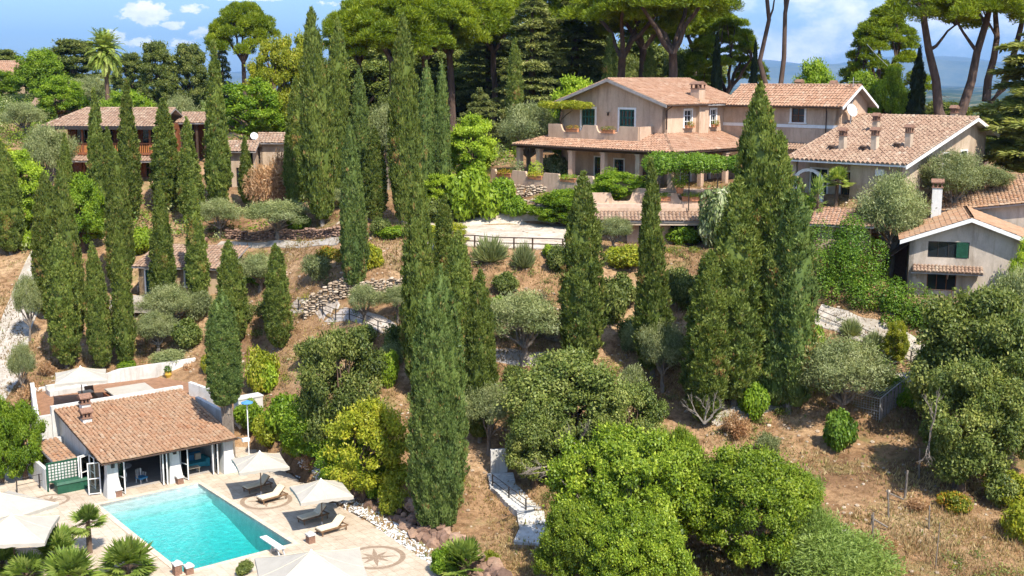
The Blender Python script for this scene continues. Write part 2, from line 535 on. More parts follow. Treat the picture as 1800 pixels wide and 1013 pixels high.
# ------------------------------------------------------------------ terrain
FARL = [(420, 5), (700, -45), (60000, -60)]
FARR = [(150, 18), (190, 14), (300, -12), (600, -45), (60000, -60)]
FARM = [(200, 19), (300, 12), (420, -2), (700, -45), (60000, -60)]
PROF = [
 (-400, [(0, 0), (86, 0), (92, 1.5), (99, 3.5), (110, 7.4), (125, 13), (138, 17), (160, 19.5), (190, 22.8), (230, 26.4), (300, 25.5)] + FARL),
 (60, [(0, 0), (86, 0), (92, 1.5), (99, 3.5), (110, 7.4), (125, 13), (138, 17), (160, 19.5), (190, 22.8), (230, 26.0), (300, 25)] + FARL),
 (250, [(0, 0), (86, 0), (92, 1.5), (99, 3.5), (110, 7.4), (125, 13), (138, 17), (160, 18.5), (190, 21.5), (240, 23.5), (300, 22.5)] + FARL),
 (450, [(0, 0), (82, 0), (86, 1.0), (90, 2.6), (99, 5.2), (104, 7.6), (110, 9.8), (125, 14.5), (140, 18), (190, 20.5), (250, 21), (300, 19)] + FARL),
 (600, [(0, 0), (73, 0), (75.5, 0.3), (88, 5.7), (96.3, 9.0), (97, 10.4), (108, 13.6), (122, 15.5), (140, 18), (170, 19), (250, 19)] + FARL),
 (800, [(0, 0), (69, 0), (71, 0.2), (78, 2.3), (88, 7.4), (92.5, 8.8), (93.2, 9.9), (96.5, 12.2), (98.5, 13.4), (117, 13.7), (118, 15.5), (121, 17.2), (140, 18)] + FARM),
 (1000, [(0, 0), (64, 0), (70, 0.3), (77, 1.9), (86, 6.4), (92, 9.0), (98.5, 13.2), (113, 13.7), (114, 16.0), (116, 17.2), (140, 18)] + FARM),
 (1100, [(0, 0), (64, 0), (70, 0.4), (77, 2.2), (86, 6.2), (92, 8.6), (98, 11.3), (101, 12.8), (106.6, 12.8), (107, 16.0), (111, 16.4), (112, 17.2), (140, 18)] + FARM),
 (1230, [(0, 0), (60, 0.2), (70, 1.0), (77, 2.3), (86, 6.2), (92, 9), (98, 11.3), (101, 12.6), (106.6, 12.8), (107, 16.0), (109, 16.4), (110, 17.2), (140, 18)] + FARM),
 (1400, [(0, 0.2), (60, 0.4), (70, 1.5), (80, 3.6), (86, 6.4), (92, 9.1), (95, 12.0), (98, 14.0), (104, 14.5), (105, 17.2), (130, 17.5)] + FARR),
 (1500, [(0, 0.2), (60, 0.5), (66, 1.4), (75, 2.6), (80, 3.5), (86, 6.6), (90, 9.5), (94, 13.4), (98, 14.2), (99, 17.2), (130, 17.5)] + FARR),
 (1600, [(0, 0.2), (60, 0.5), (65, 1.3), (75, 2.6), (80, 3.8), (86, 6.8), (89, 9.6), (90, 10.3), (99, 10.6), (101, 17.2), (130, 17.5)] + FARR),
 (2200, [(0, 0.2), (60, 0.5), (65, 1.3), (75, 3.2), (80, 4.6), (86, 7.4), (89, 9.8), (90, 10.3), (99, 10.6), (101, 17.2), (130, 17.5)] + FARR),
]
PXC = np.array([p[0] for p in PROF], float)

DECK = [at_z(*q, 0) for q in [(-330, 1150), (-330, 795), (60, 792), (445, 783), (522, 836), (585, 884), (648, 918), (715, 962), (770, 1000), (840, 1090), (800, 1150)]]
DECK2 = [(p.x, p.y) for p in DECK]
PF = Frame(-20.0, 70.9, 38)          # pool frame: a across, b along, centre of the pool
PHW, PHL = 3.42, 6.85

def in_poly(X, Y, poly):
    r = np.zeros(X.shape, bool)
    n = len(poly)
    for i in range(n):
        x1, y1 = poly[i]
        x2, y2 = poly[(i + 1) % n]
        if y1 == y2: continue
        c = ((y1 > Y) != (y2 > Y)) & (X < (x2 - x1) * (Y - y1) / (y2 - y1) + x1)
        r ^= c
    return r

def ground_np(X, Y):
    X = np.asarray(X, float); Y = np.asarray(Y, float)
    px = 900 + 2100 * X / np.maximum(Y, 20)
    px = np.clip(px, -399, 2199)
    zs = np.stack([np.interp(Y, [a for a, b in pr], [b for a, b in pr]) for _, pr in PROF])
    k = np.clip(np.searchsorted(PXC, px) - 1, 0, len(PXC) - 2)
    w = (px - PXC[k]) / (PXC[k + 1] - PXC[k])
    z0 = np.take_along_axis(zs, k[None], 0)[0]
    z1 = np.take_along_axis(zs, (k + 1)[None], 0)[0]
    z = z0 * (1 - w) + z1 * w
    am = np.clip((Y - 62) / 20, 0, 1) * np.clip((97 - Y) / 6, 0.25, 1)
    z = z + am * (0.13 * np.sin(X * 0.9 + 1.3 * np.sin(Y * 0.5)) + 0.1 * np.sin(Y * 1.3 + X * 0.37) + 0.06 * np.sin(X * 2.1 - Y * 1.7))
    far = np.clip((Y - 500) / 1500, 0, 1)
    z = z + far * (14 * np.sin(X * 0.004 + Y * 0.0021) + 9 * np.sin(X * 0.009 - Y * 0.0037))
    d = in_poly(X, Y, DECK2)
    z = np.where(d, -0.3, z)
    ca, sa = PF.ax, PF.ay
    A = (X - PF.x) * ca + (Y - PF.y) * sa
    B = -(X - PF.x) * sa + (Y - PF.y) * ca
    z = np.where((abs(A) < PHW + .8) & (abs(B) < PHL + .8), -4.0, z)
    return z

def ground(x, y):
    return float(ground_np(np.array([x]), np.array([y]))[0])

def hit(px, py):
    """where a sight line meets the ground"""
    dx, dy, dz = ray(px, py)
    t = np.arange(40, 400, 0.15)
    z = ground_np(t * dx, t * dy)
    z = np.where(z < -0.2, 0.0, z)
    below = (CAMZ + t * dz) < z
    i = int(np.argmax(below)) if below.any() else len(t) - 1
    return Vector((t[i] * dx, t[i] * dy, float(z[i])))

def axis(lo, hi, step, far, g=1.13):
    a = list(np.arange(lo, hi + 1e-6, step))
    s, v = step, hi
    up = []
    while v < far:
        s *= g; v += s; up.append(v)
    s, v = step, lo
    dn = []
    while v > -far:
        s *= g; v -= s; dn.append(v)
    return np.array(dn[::-1] + a + up)

def build_terrain():
    xs = axis(-62, 62, 0.62, 30000)
    ys = np.array([y for y in axis(50, 150, 0.62, 45000) if y > -60])
    X, Y = np.meshgrid(xs, ys)
    Z = ground_np(X, Y)
    V = np.stack([X.ravel(), Y.ravel(), Z.ravel()], 1)
    nx, ny = len(xs), len(ys)
    I = np.arange(nx * ny).reshape(ny, nx)
    Fq = np.stack([I[:-1, :-1].ravel(), I[:-1, 1:].ravel(), I[1:, 1:].ravel(), I[1:, :-1].ravel()], 1)
    yc = (Y[:-1, :-1] + Y[1:, 1:]).ravel() / 2
    mi = (yc > 175).astype(int)
    # soil
    m, nt, bs = new_mat('dry_soil')
    n1 = noise(nt, 0.16, 5, 0.6)
    n2 = noise(nt, 1.6, 6, 0.75)
    n3 = noise(nt, 0.35, 5, 0.7)
    base = ramp(nt, n1, [(0.34, (0.185, 0.108, 0.058)), (0.50, (0.300, 0.185, 0.100)), (0.66, (0.405, 0.275, 0.160))])
    spot = ramp(nt, n2, [(0.36, (0.42, 0.36, 0.30)), (0.55, (1, 1, 1)), (0.75, (1.2, 1.15, 1.05))])
    c = mixc(nt, base, spot, 0.9, 'MULTIPLY')
    fine = noise(nt, 7.0, 6, 0.8)
    c = mixc(nt, c, ramp(nt, fine, [(0.33, (0.55, 0.50, 0.44)), (0.5, (1, 1, 1)), (0.68, (1.3, 1.25, 1.12))]), 0.8, 'MULTIPLY')
    gf = ramp(nt, n3, [(0.54, (0, 0, 0)), (0.68, (0.65, 0.65, 0.65))])
    c = mixc(nt, c, (0.17, 0.165, 0.055), gf)
    nt.links.new(c, bs.inputs['Base Color'])
    bs.inputs['Roughness'].default_value = 0.97
    bs.inputs['Specular IOR Level'].default_value = 0.1
    add_bump(nt, bs, noise(nt, 3.0, 6, 0.75), 0.9, 0.12)
    # far country
    m2, nt, bs = new_mat('wooded_country')
    n1 = noise(nt, 0.004, 6, 0.75)
    c = ramp(nt, n1, [(0.35, (0.035, 0.055, 0.02)), (0.52, (0.07, 0.09, 0.03)), (0.60, (0.25, 0.21, 0.11)), (0.72, (0.06, 0.085, 0.03))])
    n2 = noise(nt, 0.06, 5, 0.8)
    c = mixc(nt, c, ramp(nt, n2, [(0.4, (0.35, 0.4, 0.4)), (0.6, (1, 1, 1))]), 0.8, 'MULTIPLY')
    nt.links.new(c, bs.inputs['Base Color'])
    bs.inputs['Roughness'].default_value = 1.0
    bs.inputs['Specular IOR Level'].default_value = 0.0
    me = quads('ground', V, Fq, np.full(len(Fq), 0.5), [m, m2], mi, True)
    o = link('ground', me, None)
    tag(o, kind='structure')
build_terrain()

def build_mountains():
    m, nt, bs = new_mat('mountain_woods')
    c = ramp(nt, noise(nt, 0.0012, 6, 0.75), [(0.35, (0.05, 0.07, 0.03)), (0.6, (0.12, 0.13, 0.06)), (0.75, (0.22, 0.2, 0.13))])
    nt.links.new(c, bs.inputs['Base Color'])
    bs.inputs['Roughness'].default_value = 1.0
    xs = np.linspace(-13000, 16000, 260)
    for nm, y0, dep, hb, sd in (('far_mountains', 17500, 2600, 520, 3), ('near_mountains', 14200, 2000, 330, 9)):
        ts = np.linspace(0, 1, 24)
        X, T = np.meshgrid(xs, ts)
        r = np.random.default_rng(sd)
        Hh = np.zeros_like(xs)
        for k in range(1, 15):
            Hh += np.sin(xs * k * 0.00042 + r.uniform(0, 6.3)) / k ** 1.05
        Hh = (Hh - Hh.min()) / (Hh.max() - Hh.min())
        top = hb * (0.42 + 0.62 * Hh)
        prof = np.sin(np.minimum(T * 1.15, 1) * PI / 2) ** 1.3 * np.where(T > 0.87, (1 - T) / 0.13, 1)
        rough = np.zeros_like(X)
        for k in range(8):
            a, b, p = r.uniform(0.0008, 0.006), r.uniform(0.001, 0.006), r.uniform(0, 6.3)
            rough += np.sin(X * a + T * dep * b + p) * 10
        Z = -62 + top[None] * prof + rough * prof
        Y = y0 + T * dep
        V = np.stack([X.ravel(), Y.ravel(), Z.ravel()], 1)
        I = np.arange(X.size).reshape(X.shape)
        Fq = np.stack([I[:-1, :-1].ravel(), I[:-1, 1:].ravel(), I[1:, 1:].ravel(), I[1:, :-1].ravel()], 1)
        o = link('mountains', quads('mountains', V, Fq, np.full(len(Fq), 0.5), [m], None, True), None)
        tag(o, kind='structure')
build_mountains()

# ------------------------------------------------------------------ paths
def gravel_mat(name, c, d, s=2.0):
    m, nt, bs = new_mat(name)
    n = noise(nt, s, 6, 0.75)
    n2 = noise(nt, 0.5, 4, 0.6)
    col = ramp(nt, n, [(0.35, d), (0.6, c)])
    col = mixc(nt, col, ramp(nt, n2, [(0.35, (0.75, 0.70, 0.62)), (0.6, (1, 1, 1))]), 0.8, 'MULTIPLY')
    nt.links.new(col, bs.inputs['Base Color'])
    bs.inputs['Roughness'].default_value = 0.95
    bs.inputs['Specular IOR Level'].default_value = 0.1
    add_bump(nt, bs, noise(nt, 18, 3, 0.7), 0.4, 0.03)
    return m
M['gravel'] = gravel_mat('pale_gravel', (0.54, 0.475, 0.395), (0.41, 0.35, 0.285))
M['pathstone'] = gravel_mat('grey_path', (0.46, 0.41, 0.365), (0.33, 0.285, 0.25))
M['whitepath'] = gravel_mat('white_path', (0.44, 0.40, 0.345), (0.33, 0.29, 0.245))

def ribbon(name, pts, w, mat, lift=0.07, n=60, wob=0.0):
    """a strip lying on the ground along plan points"""
    P = [Vector((p[0], p[1])) for p in pts]
    seg = [(P[i + 1] - P[i]).length for i in range(len(P) - 1)]
    tot = sum(seg)
    n = max(n, int(tot / 0.4))
    cen = []
    for k in range(n + 1):
        s = tot * k / n
        i = 0
        while i < len(seg) - 1 and s > seg[i]:
            s -= seg[i]; i += 1
        cen.append(P[i].lerp(P[i + 1], min(1, s / seg[i])))
    for _ in range(8):
        cen = [cen[0]] + [(cen[i - 1] + cen[i] * 2 + cen[i + 1]) / 4 for i in range(1, n)] + [cen[-1]]
    mb = MB()
    nw = max(3, int(w / 0.5))
    vs = []
    for k, c in enumerate(cen):
        d = cen[min(k + 1, n)] - cen[max(k - 1, 0)]
        s = Vector((d.y, -d.x)).normalized()
        ww = w * (1 + wob * math.sin(k * 0.7) + wob * 0.6 * math.sin(k * 1.9))
        zc = None
        for j in range(nw + 1):
            q = c + s * (ww * (j / nw - 0.5))
            z = ground(q.x, q.y) if zc is None else zc
            vs.append((q.x, q.y, z + lift))
    fs = []
    for k in range(n):
        for j in range(nw):
            a = k * (nw + 1) + j
            fs.append((a, a + 1, a + nw + 2, a + nw + 1))
    mb.add(vs, fs)
    # skirt so that the strip has an edge
    m0 = len(mb.v)
    for k in range(n):
        for j in (0, nw):
            a, b = k * (nw + 1) + j, (k + 1) * (nw + 1) + j
            va, vb = mb.v[a], mb.v[b]
            mb.add([va, vb, (vb[0], vb[1], vb[2] - 0.35), (va[0], va[1], va[2] - 0.35)], [(0, 1, 2, 3)])
    o = obj(name, mb, mat, smooth=False)
    return tag(o, kind='structure')

def H2(*q): 
    p = hit(*q); return (p.x, p.y)

ribbon('path', [H2(-60, 760), H2(8, 660), H2(22, 590), H2(48, 520), H2(72, 462), H2(84, 440)], 3.0, M['whitepath'], 0.06)
ribbon('path', [H2(512, 538), H2(590, 556), H2(690, 582), H2(790, 612), H2(880, 628), H2(985, 640)], 1.25, M['pathstone'], 0.05)
ribbon('path', [H2(384, 430), H2(480, 428), H2(600, 424)], 0.9, M['whitepath'], 0.06)
ribbon('path', [H2(1436, 553), H2(1500, 580), H2(1560, 602), H2(1645, 636)], 1.7, M['whitepath'], 0.10)
ribbon('path', [H2(1545, 672), H2(1600, 664), H2(1660, 652)], 0.9, M['whitepath'], 0.06)
ribbon('path', [H2(1250, 745), H2(1330, 715), H2(1400, 700)], 1.3, M['whitepath'], 0.06)
ribbon('driveway', [(-9.5, 107.0), (-5, 107.7), (0, 107.3), (3.5, 106.6), (6.2, 106.2)], 15.0, M['gravel'], 0.06)

# ------------------------------------------------------------------ pool deck
def deck_mat():
    m, nt, bs = new_mat('travertine_deck')
    tc = N(nt, 'ShaderNodeTexCoord')
    mp = N(nt, 'ShaderNodeMapping')
    mp.inputs['Rotation'].default_value = (0, 0, math.radians(-34))
    nt.links.new(tc.outputs['Object'], mp.inputs[0])
    b = N(nt, 'ShaderNodeTexBrick')
    b.inputs['Scale'].default_value = 1.0
    b.inputs['Brick Width'].default_value = 0.6
    b.inputs['Row Height'].default_value = 0.6
    b.inputs['Mortar Size'].default_value = 0.012
    b.offset = 0.0
    b.inputs['Color1'].default_value = (0.52, 0.445, 0.355, 1)
    b.inputs['Color2'].default_value = (0.465, 0.39, 0.305, 1)
    b.inputs['Mortar'].default_value = (0.33, 0.27, 0.205, 1)
    nt.links.new(mp.outputs[0], b.inputs['Vector'])
    n = noise(nt, 0.35, 5, 0.7)
    c = mixc(nt, b.outputs[0], ramp(nt, n, [(0.32, (0.80, 0.74, 0.68)), (0.6, (1.04, 1.03, 1.0))]), 0.9, 'MULTIPLY')
    c = mixc(nt, c, ramp(nt, noise(nt, 2.2, 6, 0.8), [(0.34, (0.74, 0.69, 0.62)), (0.52, (1, 1, 1))]), 0.8, 'MULTIPLY')
    nt.links.new(c, bs.inputs['Base Color'])
    bs.inputs['Roughness'].default_value = 0.75
    bs.inputs['Specular IOR Level'].default_value = 0.2
    return m
M['deck'] = deck_mat()

def build_deck():
    from mathutils.geometry import tessellate_polygon
    hole = [PF.p(-PHW - .28, -PHL - .28), PF.p(PHW + .28, -PHL - .28), PF.p(PHW + .28, PHL + .28), PF.p(-PHW - .28, PHL + .28)]
    outer = [Vector((p.x, p.y, 0)) for p in DECK]
    tris = tessellate_polygon([outer, hole])
    allp = outer + hole
    mb = MB()
    mb.add(allp, [tuple(t) for t in tris])
    me_n = len(outer)
    for i in range(me_n):
        a, b = outer[i], outer[(i + 1) % me_n]
        mb.add([a, b, b - Vector((0, 0, .4)), a - Vector((0, 0, .4))], [(0, 1, 2, 3)])
    o = obj('pool_deck', mb, M['deck'])
    import bmesh
    bm = bmesh.new(); bm.from_mesh(o.data)
    bmesh.ops.recalc_face_normals(bm, faces=bm.faces)
    if sum(f.normal.z for f in bm.faces) < 0:
        bmesh.ops.reverse_faces(bm, faces=bm.faces)
    bm.to_mesh(o.data); bm.free()
    tag(o, kind='structure')
build_deck()

def pool_tile_mat():
    m, nt, bs = new_mat('pool_mosaic')
    tc = N(nt, 'ShaderNodeTexCoord')
    n = noise(nt, 0.9, 3, 0.5)
    v = N(nt, 'ShaderNodeTexVoronoi', feature='DISTANCE_TO_EDGE')
    v.inputs['Scale'].default_value = 1.6
    nt.links.new(tc.outputs['Object'], v.inputs[0])
    c = ramp(nt, noise(nt, 2.4, 5, 0.7), [(0.38, (0.50, 0.60, 0.60)), (0.65, (0.72, 0.78, 0.77))])
    nt.links.new(c, bs.inputs['Base Color'])
    bs.inputs['Roughness'].default_value = 0.5
    return m
M['pooltile'] = pool_tile_mat()

def water_mat():
    m, nt, bs = new_mat('pool_water')
    nt.nodes.remove(bs)
    out = nt.nodes['Material Output']
    t = N(nt, 'ShaderNodeBsdfTransparent')
    g = N(nt, 'ShaderNodeBsdfGlossy')
    g.inputs['Roughness'].default_value = 0.04
    f = N(nt, 'ShaderNodeFresnel')
    f.inputs[0].default_value = 1.33
    bp = N(nt, 'ShaderNodeBump')
    bp.inputs['Strength'].default_value = 0.8
    bp.inputs['Distance'].default_value = 0.12
    nt.links.new(noise(nt, 4.5, 4, 0.65), bp.inputs['Height'])
    nt.links.new(bp.outputs[0], g.inputs['Normal'])
    nt.links.new(bp.outputs[0], f.inputs['Normal'])
    mx = N(nt, 'ShaderNodeMixShader')
    nt.links.new(f.outputs[0], mx.inputs[0])
    nt.links.new(t.outputs[0], mx.inputs[1])
    nt.links.new(g.outputs[0], mx.inputs[2])
    nt.links.new(mx.outputs[0], out.inputs[0])
    va = N(nt, 'ShaderNodeVolumeAbsorption')
    va.inputs['Color'].default_value = (0.0, 0.90, 0.892, 1)
    va.inputs['Density'].default_value = 0.60
    nt.links.new(va.outputs[0], out.inputs['Volume'])
    return m

def build_pool():
    c = PF.p(0, 0)
    t = thing('swimming_pool', 'rectangular turquoise swimming pool with pale stone rim', 'swimming pool', c)
    # basin: shallow shelf at the far end, sloping down to the near end
    prof = [(PHL, -0.22), (PHL - 1.3, -0.26), (PHL - 1.31, -0.5), (PHL - 2.2, -0.55), (PHL - 2.21, -0.8), (2.6, -1.0), (-1.5, -1.9), (-PHL, -2.3)]
    mb = MB()
    for (b0, z0), (b1, z1) in zip(prof[:-1], prof[1:]):
        mb.add([PF.p(-PHW, b0, z0), PF.p(PHW, b0, z0), PF.p(PHW, b1, z1), PF.p(-PHW, b1, z1)], [(3, 2, 1, 0)])
        for a in (-PHW, PHW):
            mb.add([PF.p(a, b0, z0), PF.p(a, b1, z1), PF.p(a, b1, 0.02), PF.p(a, b0, 0.02)], [(0, 1, 2, 3)])
    for b, z in ((PHL, -0.22), (-PHL, -2.3)):
        mb.add([PF.p(-PHW, b, z), PF.p(PHW, b, z), PF.p(PHW, b, 0.02), PF.p(-PHW, b, 0.02)], [(0, 1, 2, 3)])
    obj('basin', mb, M['pooltile'], t)
    w = MB()
    PF.box(w, -PHW - .06, PHW + .06, -PHL - .06, PHL + .06, -2.5, -0.11)
    o = obj('water_body', w, water_mat(), t)
    import bmesh
    bm = bmesh.new(); bm.from_mesh(o.data)
    bmesh.ops.recalc_face_normals(bm, faces=bm.faces); bm.to_mesh(o.data); bm.free()
    k = MB()
    r0, r1 = PHW, PHW + .34
    for a0, a1, b0, b1 in ((-r1, r1, PHL, PHL + .34), (-r1, r1, -PHL - .34, -PHL), (-r1, -r0, -PHL, PHL), (r0, r1, -PHL, PHL)):
        PF.box(k, a0, a1, b0, b1, -0.12, 0.045)
    obj('coping', k, plain('travertine_rim', (0.64, 0.50, 0.38), 0.8, 0.25, 3), t)
build_pool()

def rosette(px, py, r, label):
    c = at_z(px, py, 0.0)
    mb = MB()
    n = 56
    def ring(r0, r1, a0=0, a1=2 * PI, z=0.006):
        vs, fs = [], []
        for i in range(n + 1):
            w = a0 + (a1 - a0) * i / n
            vs += [(c.x + r0 * math.cos(w), c.y + r0 * math.sin(w), z), (c.x + r1 * math.cos(w), c.y + r1 * math.sin(w), z)]
        for i in range(n):
            fs.append((2 * i, 2 * i + 1, 2 * i + 3, 2 * i + 2))
        mb.add(vs, fs)
    ring(r * 0.82, r)
    ring(0.0001, r * .2)
    for k in range(8):
        w = k * PI / 4 + 0.2
        rr = r * (0.78 if k % 2 == 0 else 0.6)
        tip = (c.x + rr * math.cos(w), c.y + rr * math.sin(w), 0.007)
        b0 = (c.x + r * .26 * math.cos(w - .36), c.y + r * .26 * math.sin(w - .36), 0.007)
        b1 = (c.x + r * .26 * math.cos(w + .36), c.y + r * .26 * math.sin(w + .36), 0.007)
        ce = (c.x + r * .12 * math.cos(w), c.y + r * .12 * math.sin(w), 0.007)
        mb.add([ce, b0, tip, b1], [(0, 1, 2, 3)])
    o = obj('compass_mosaic', mb, plain('mosaic_stone', (0.30, 0.215, 0.145), 0.9, 0.35, 6), off=c)
    o.location = c
    tag(o, label, 'floor mosaic', 'compass mosaics in the deck')
rosette(660, 980, 1.75, 'tan eight pointed compass mosaic set in the deck beside the white pebble edge')
rosette(468, 880, 1.7, 'tan compass mosaic partly under the loungers of the parasol nearest the pool house')
rosette(88, 880, 1.25, 'small tan compass mosaic in the deck left of the pool house door')
# ------------------------------------------------------------------ building pieces
def add_roof(parent, faces, mat, ridges=(), pitch=0.36, course=0.44, th=0.14, slabmat=None, name='roof', h=0.10):
    """faces: list of planar polygons, eave first"""
    mb = MB()
    for i, f in enumerate(faces):
        tiles(mb, f, pitch, course, h)
    for a, b in ridges:
        ridge_cap(mb, a, b)
    r = obj(name, mb, mat, parent)
    s = MB()
    for f in faces:
        roof_slab(s, f, th)
    obj('roof_deck', s, slabmat or M['greywood'], r)
    return r

def window(parent, P, d, w, h, frame_mat=None, leaf='glass', trim=0.14, sill=True, mull=(1, 2), deep=0.12, shutters=None, name='window', pane=None, bar=0.05):
    """window centred on plan point P (bottom middle) in a wall running along d, outside to the right of d"""
    P = Vector(P); d = Vector((d[0], d[1], 0)).normalized()
    n = Vector((d.y, -d.x, 0))
    up = Vector((0, 0, 1))
    frame_mat = frame_mat or M['whitewood']
    fr = MB()
    def slab(mb, a0, a1, z0, z1, o0, o1):
        q = []
        for o in (o0, o1):
            q.append([P + d * a0 + n * o + up * z0, P + d * a1 + n * o + up * z0, P + d * a1 + n * o + up * z1, P + d * a0 + n * o + up * z1])
        mb.hexa(q[0], q[1])
    if trim:
        slab(fr, -w / 2 - trim, -w / 2, 0, h + trim, -0.02, 0.05)
        slab(fr, w / 2, w / 2 + trim, 0, h + trim, -0.02, 0.05)
        slab(fr, -w / 2, w / 2, h, h + trim, -0.02, 0.052)
        if sill:
            slab(fr, -w / 2 - trim - .06, w / 2 + trim + .06, -0.12, 0, -0.02, 0.12)
    else:
        slab(fr, -w / 2, -w / 2 + .06, 0, h, -deep, -deep + .06)
        slab(fr, w / 2 - .06, w / 2, 0, h, -deep, -deep + .06)
        slab(fr, -w / 2 + .06, w / 2 - .06, h - .06, h, -deep, -deep + .06)
    root = obj(name, fr, frame_mat, parent)
    g = MB()
    slab(g, -w / 2, w / 2, 0, h, -deep - .05, -deep)
    obj('pane', g, pane or M['glass'], root)
    s = MB()
    t = bar
    sm = M['shutter'] if leaf == 'green' else (M['redwood'] if leaf == 'red' else frame_mat)
    nx, nz_ = mull
    for i in range(nx + 1):
        a = -w / 2 + w * i / nx
        a = min(max(a, -w / 2 + t / 2), w / 2 - t / 2)
        slab(s, a - t / 2, a + t / 2, 0.0, h, -deep + .002, -deep + .05)
    for j in range(nz_ + 1):
        z = h * j / nz_
        z = min(max(z, t / 2), h - t / 2)
        slab(s, -w / 2 + t, w / 2 - t, z - t / 2, z + t / 2, -deep + .004, -deep + .046)
    obj('sash', s, sm, root)
    if shutters:
        for sg in (-1, 1):
            sh = MB()
            a = sg * (w / 2 + trim + w / 4 + .02)
            for k in range(10):
                z = h * (k + .5) / 10
                slab(sh, a - w / 4 + .04, a + w / 4 - .04, z - h / 26, z + h / 26, 0.03, 0.06)
            slab(sh, a - w / 4, a - w / 4 + .05, 0, h, 0.02, 0.075)
            slab(sh, a + w / 4 - .05, a + w / 4, 0, h, 0.02, 0.075)
            obj('shutter', sh, shutters, root)
    return root

def chimney(parent, c, zb, zt, w=0.6, rot=0.0, mat=None, style=0, d=None):
    d = d or w
    mb = MB()
    mb.box((c[0], c[1], (zb + zt) / 2), (w, d, zt - zb), rot)
    ch = obj('chimney', mb, mat or M['wall_pink'], parent)
    cap = MB()
    ca, sa = math.cos(rot), math.sin(rot)
    for x in (-1, 0, 1):
        for y in (-1, 1):
            px, py = x * (w / 2 - .06), y * (d / 2 - .06)
            cap.box((c[0] + px * ca - py * sa, c[1] + px * sa + py * ca, zt + .2), (.12, .12, .4), rot)
    cap.box((c[0], c[1], zt + .03), (w + .14, d + .14, .07), rot)
    cap.box((c[0], c[1], zt + .43), (w + .22, d + .22, .07), rot)
    hw, hd = w / 2 + .12, d / 2 + .12
    def q(x, y, z): return (c[0] + x * ca - y * sa, c[1] + x * sa + y * ca, z)
    z0 = zt + .47
    cap.add([q(-hw, -hd, z0), q(hw, -hd, z0), q(hw, hd, z0), q(-hw, hd, z0), q(-hw, 0, z0 + .26), q(hw, 0, z0 + .26)],
            [(0, 1, 5, 4), (2, 3, 4, 5), (0, 4, 3), (1, 2, 5)], 0.6)
    obj('chimney_cap', cap, M['brick'], ch)
    return ch

def gutter(mb, a, b, r=0.08):
    mb.tube([a, b], r, 6)

def scallop_wall(mb, pts, z0, z1, th=0.22, scoops=()):
    """parapet along plan points pts; scoops = (centre along, half width, depth) U-shaped dips"""
    P = [Vector((p[0], p[1])) for p in pts]
    acc = 0.0
    for i in range(len(P) - 1):
        d = P[i + 1] - P[i]
        Ld = d.length
        d = d / Ld
        n = Vector((d.y, -d.x)) * th / 2
        k = max(2, int(Ld / 0.12))
        top = []
        for j in range(k + 1):
            a = acc + Ld * j / k
            z = z1
            for c, hw, dp in scoops:
                x = abs(a - c) / hw
                if x < 1:
                    z = min(z, z1 - dp * min(1.0, math.sqrt(max(0, 1 - x ** 4)) * 1.15))
            top.append(z)
        for j in range(k):
            q0 = P[i] + d * (Ld * j / k); q1 = P[i] + d * (Ld * (j + 1) / k)
            mb.hexa([(q0.x + n.x, q0.y + n.y, z0), (q1.x + n.x, q1.y + n.y, z0), (q1.x - n.x, q1.y - n.y, z0), (q0.x - n.x, q0.y - n.y, z0)],
                    [(q0.x + n.x, q0.y + n.y, top[j]), (q1.x + n.x, q1.y + n.y, top[j + 1]), (q1.x - n.x, q1.y - n.y, top[j + 1]), (q0.x - n.x, q0.y - n.y, top[j])])
        acc += Ld
    return mb

def stone_wall_mesh(mb, pts, zb, zt, th=0.5, size=0.28, rnd=None):
    """dry stone wall: rows of uneven stones along pts (x, y); zb / zt functions of point"""
    rnd = rnd or random
    P = [Vector((p[0], p[1])) for p in pts]
    for i in range(len(P) - 1):
        d = P[i + 1] - P[i]; Ld = d.length; d = d / Ld
        n = Vector((d.y, -d.x))
        rot = math.atan2(d.y, d.x)
        a = 0.0
        while a < Ld:
            p = P[i] + d * a
            z0, z1 = zb(p.x, p.y), zt(p.x, p.y)
            z = z0
            wcol = size * rnd.uniform(0.7, 1.7)
            while z < z1:
                hh = size * rnd.uniform(0.45, 0.95)
                ww = wcol * rnd.uniform(0.75, 1.1)
                o = rnd.uniform(-0.09, 0.09)
                c = p + n * o + d * rnd.uniform(-.08, .08)
                stone(mb, (c.x, c.y, z + hh / 2), (ww * .56, th * .5, hh * .56), rnd, rot)
                z += hh
            a += wcol * 0.92
    return mb

ICO_V, ICO_F = None, None
def _ico():
    global ICO_V, ICO_F
    t = (1 + 5 ** .5) / 2
    v = [(-1, t, 0), (1, t, 0), (-1, -t, 0), (1, -t, 0), (0, -1, t), (0, 1, t), (0, -1, -t), (0, 1, -t), (t, 0, -1), (t, 0, 1), (-t, 0, -1), (-t, 0, 1)]
    ICO_V = [Vector(p).normalized() for p in v]
    ICO_F = [(0, 11, 5), (0, 5, 1), (0, 1, 7), (0, 7, 10), (0, 10, 11), (1, 5, 9), (5, 11, 4), (11, 10, 2), (10, 7, 6), (7, 1, 8), (3, 9, 4), (3, 4, 2), (3, 2, 6), (3, 6, 8), (3, 8, 9), (4, 9, 5), (2, 4, 11), (6, 2, 10), (8, 6, 7), (9, 8, 1)]
_ico()
def stone(mb, c, r, rnd, rot=0.0):
    ca, sa = math.cos(rot), math.sin(rot)
    vs = []
    for p in ICO_V:
        k = rnd.uniform(0.78, 1.22)
        # boxier than a ball
        q = [math.copysign(abs(x) ** 0.7, x) * k for x in p]
        x, y, z = q[0] * r[0], q[1] * r[1], q[2] * r[2]
        vs.append((c[0] + x * ca - y * sa, c[1] + x * sa + y * ca, c[2] + z))
    mb.add(vs, ICO_F, rnd.random())

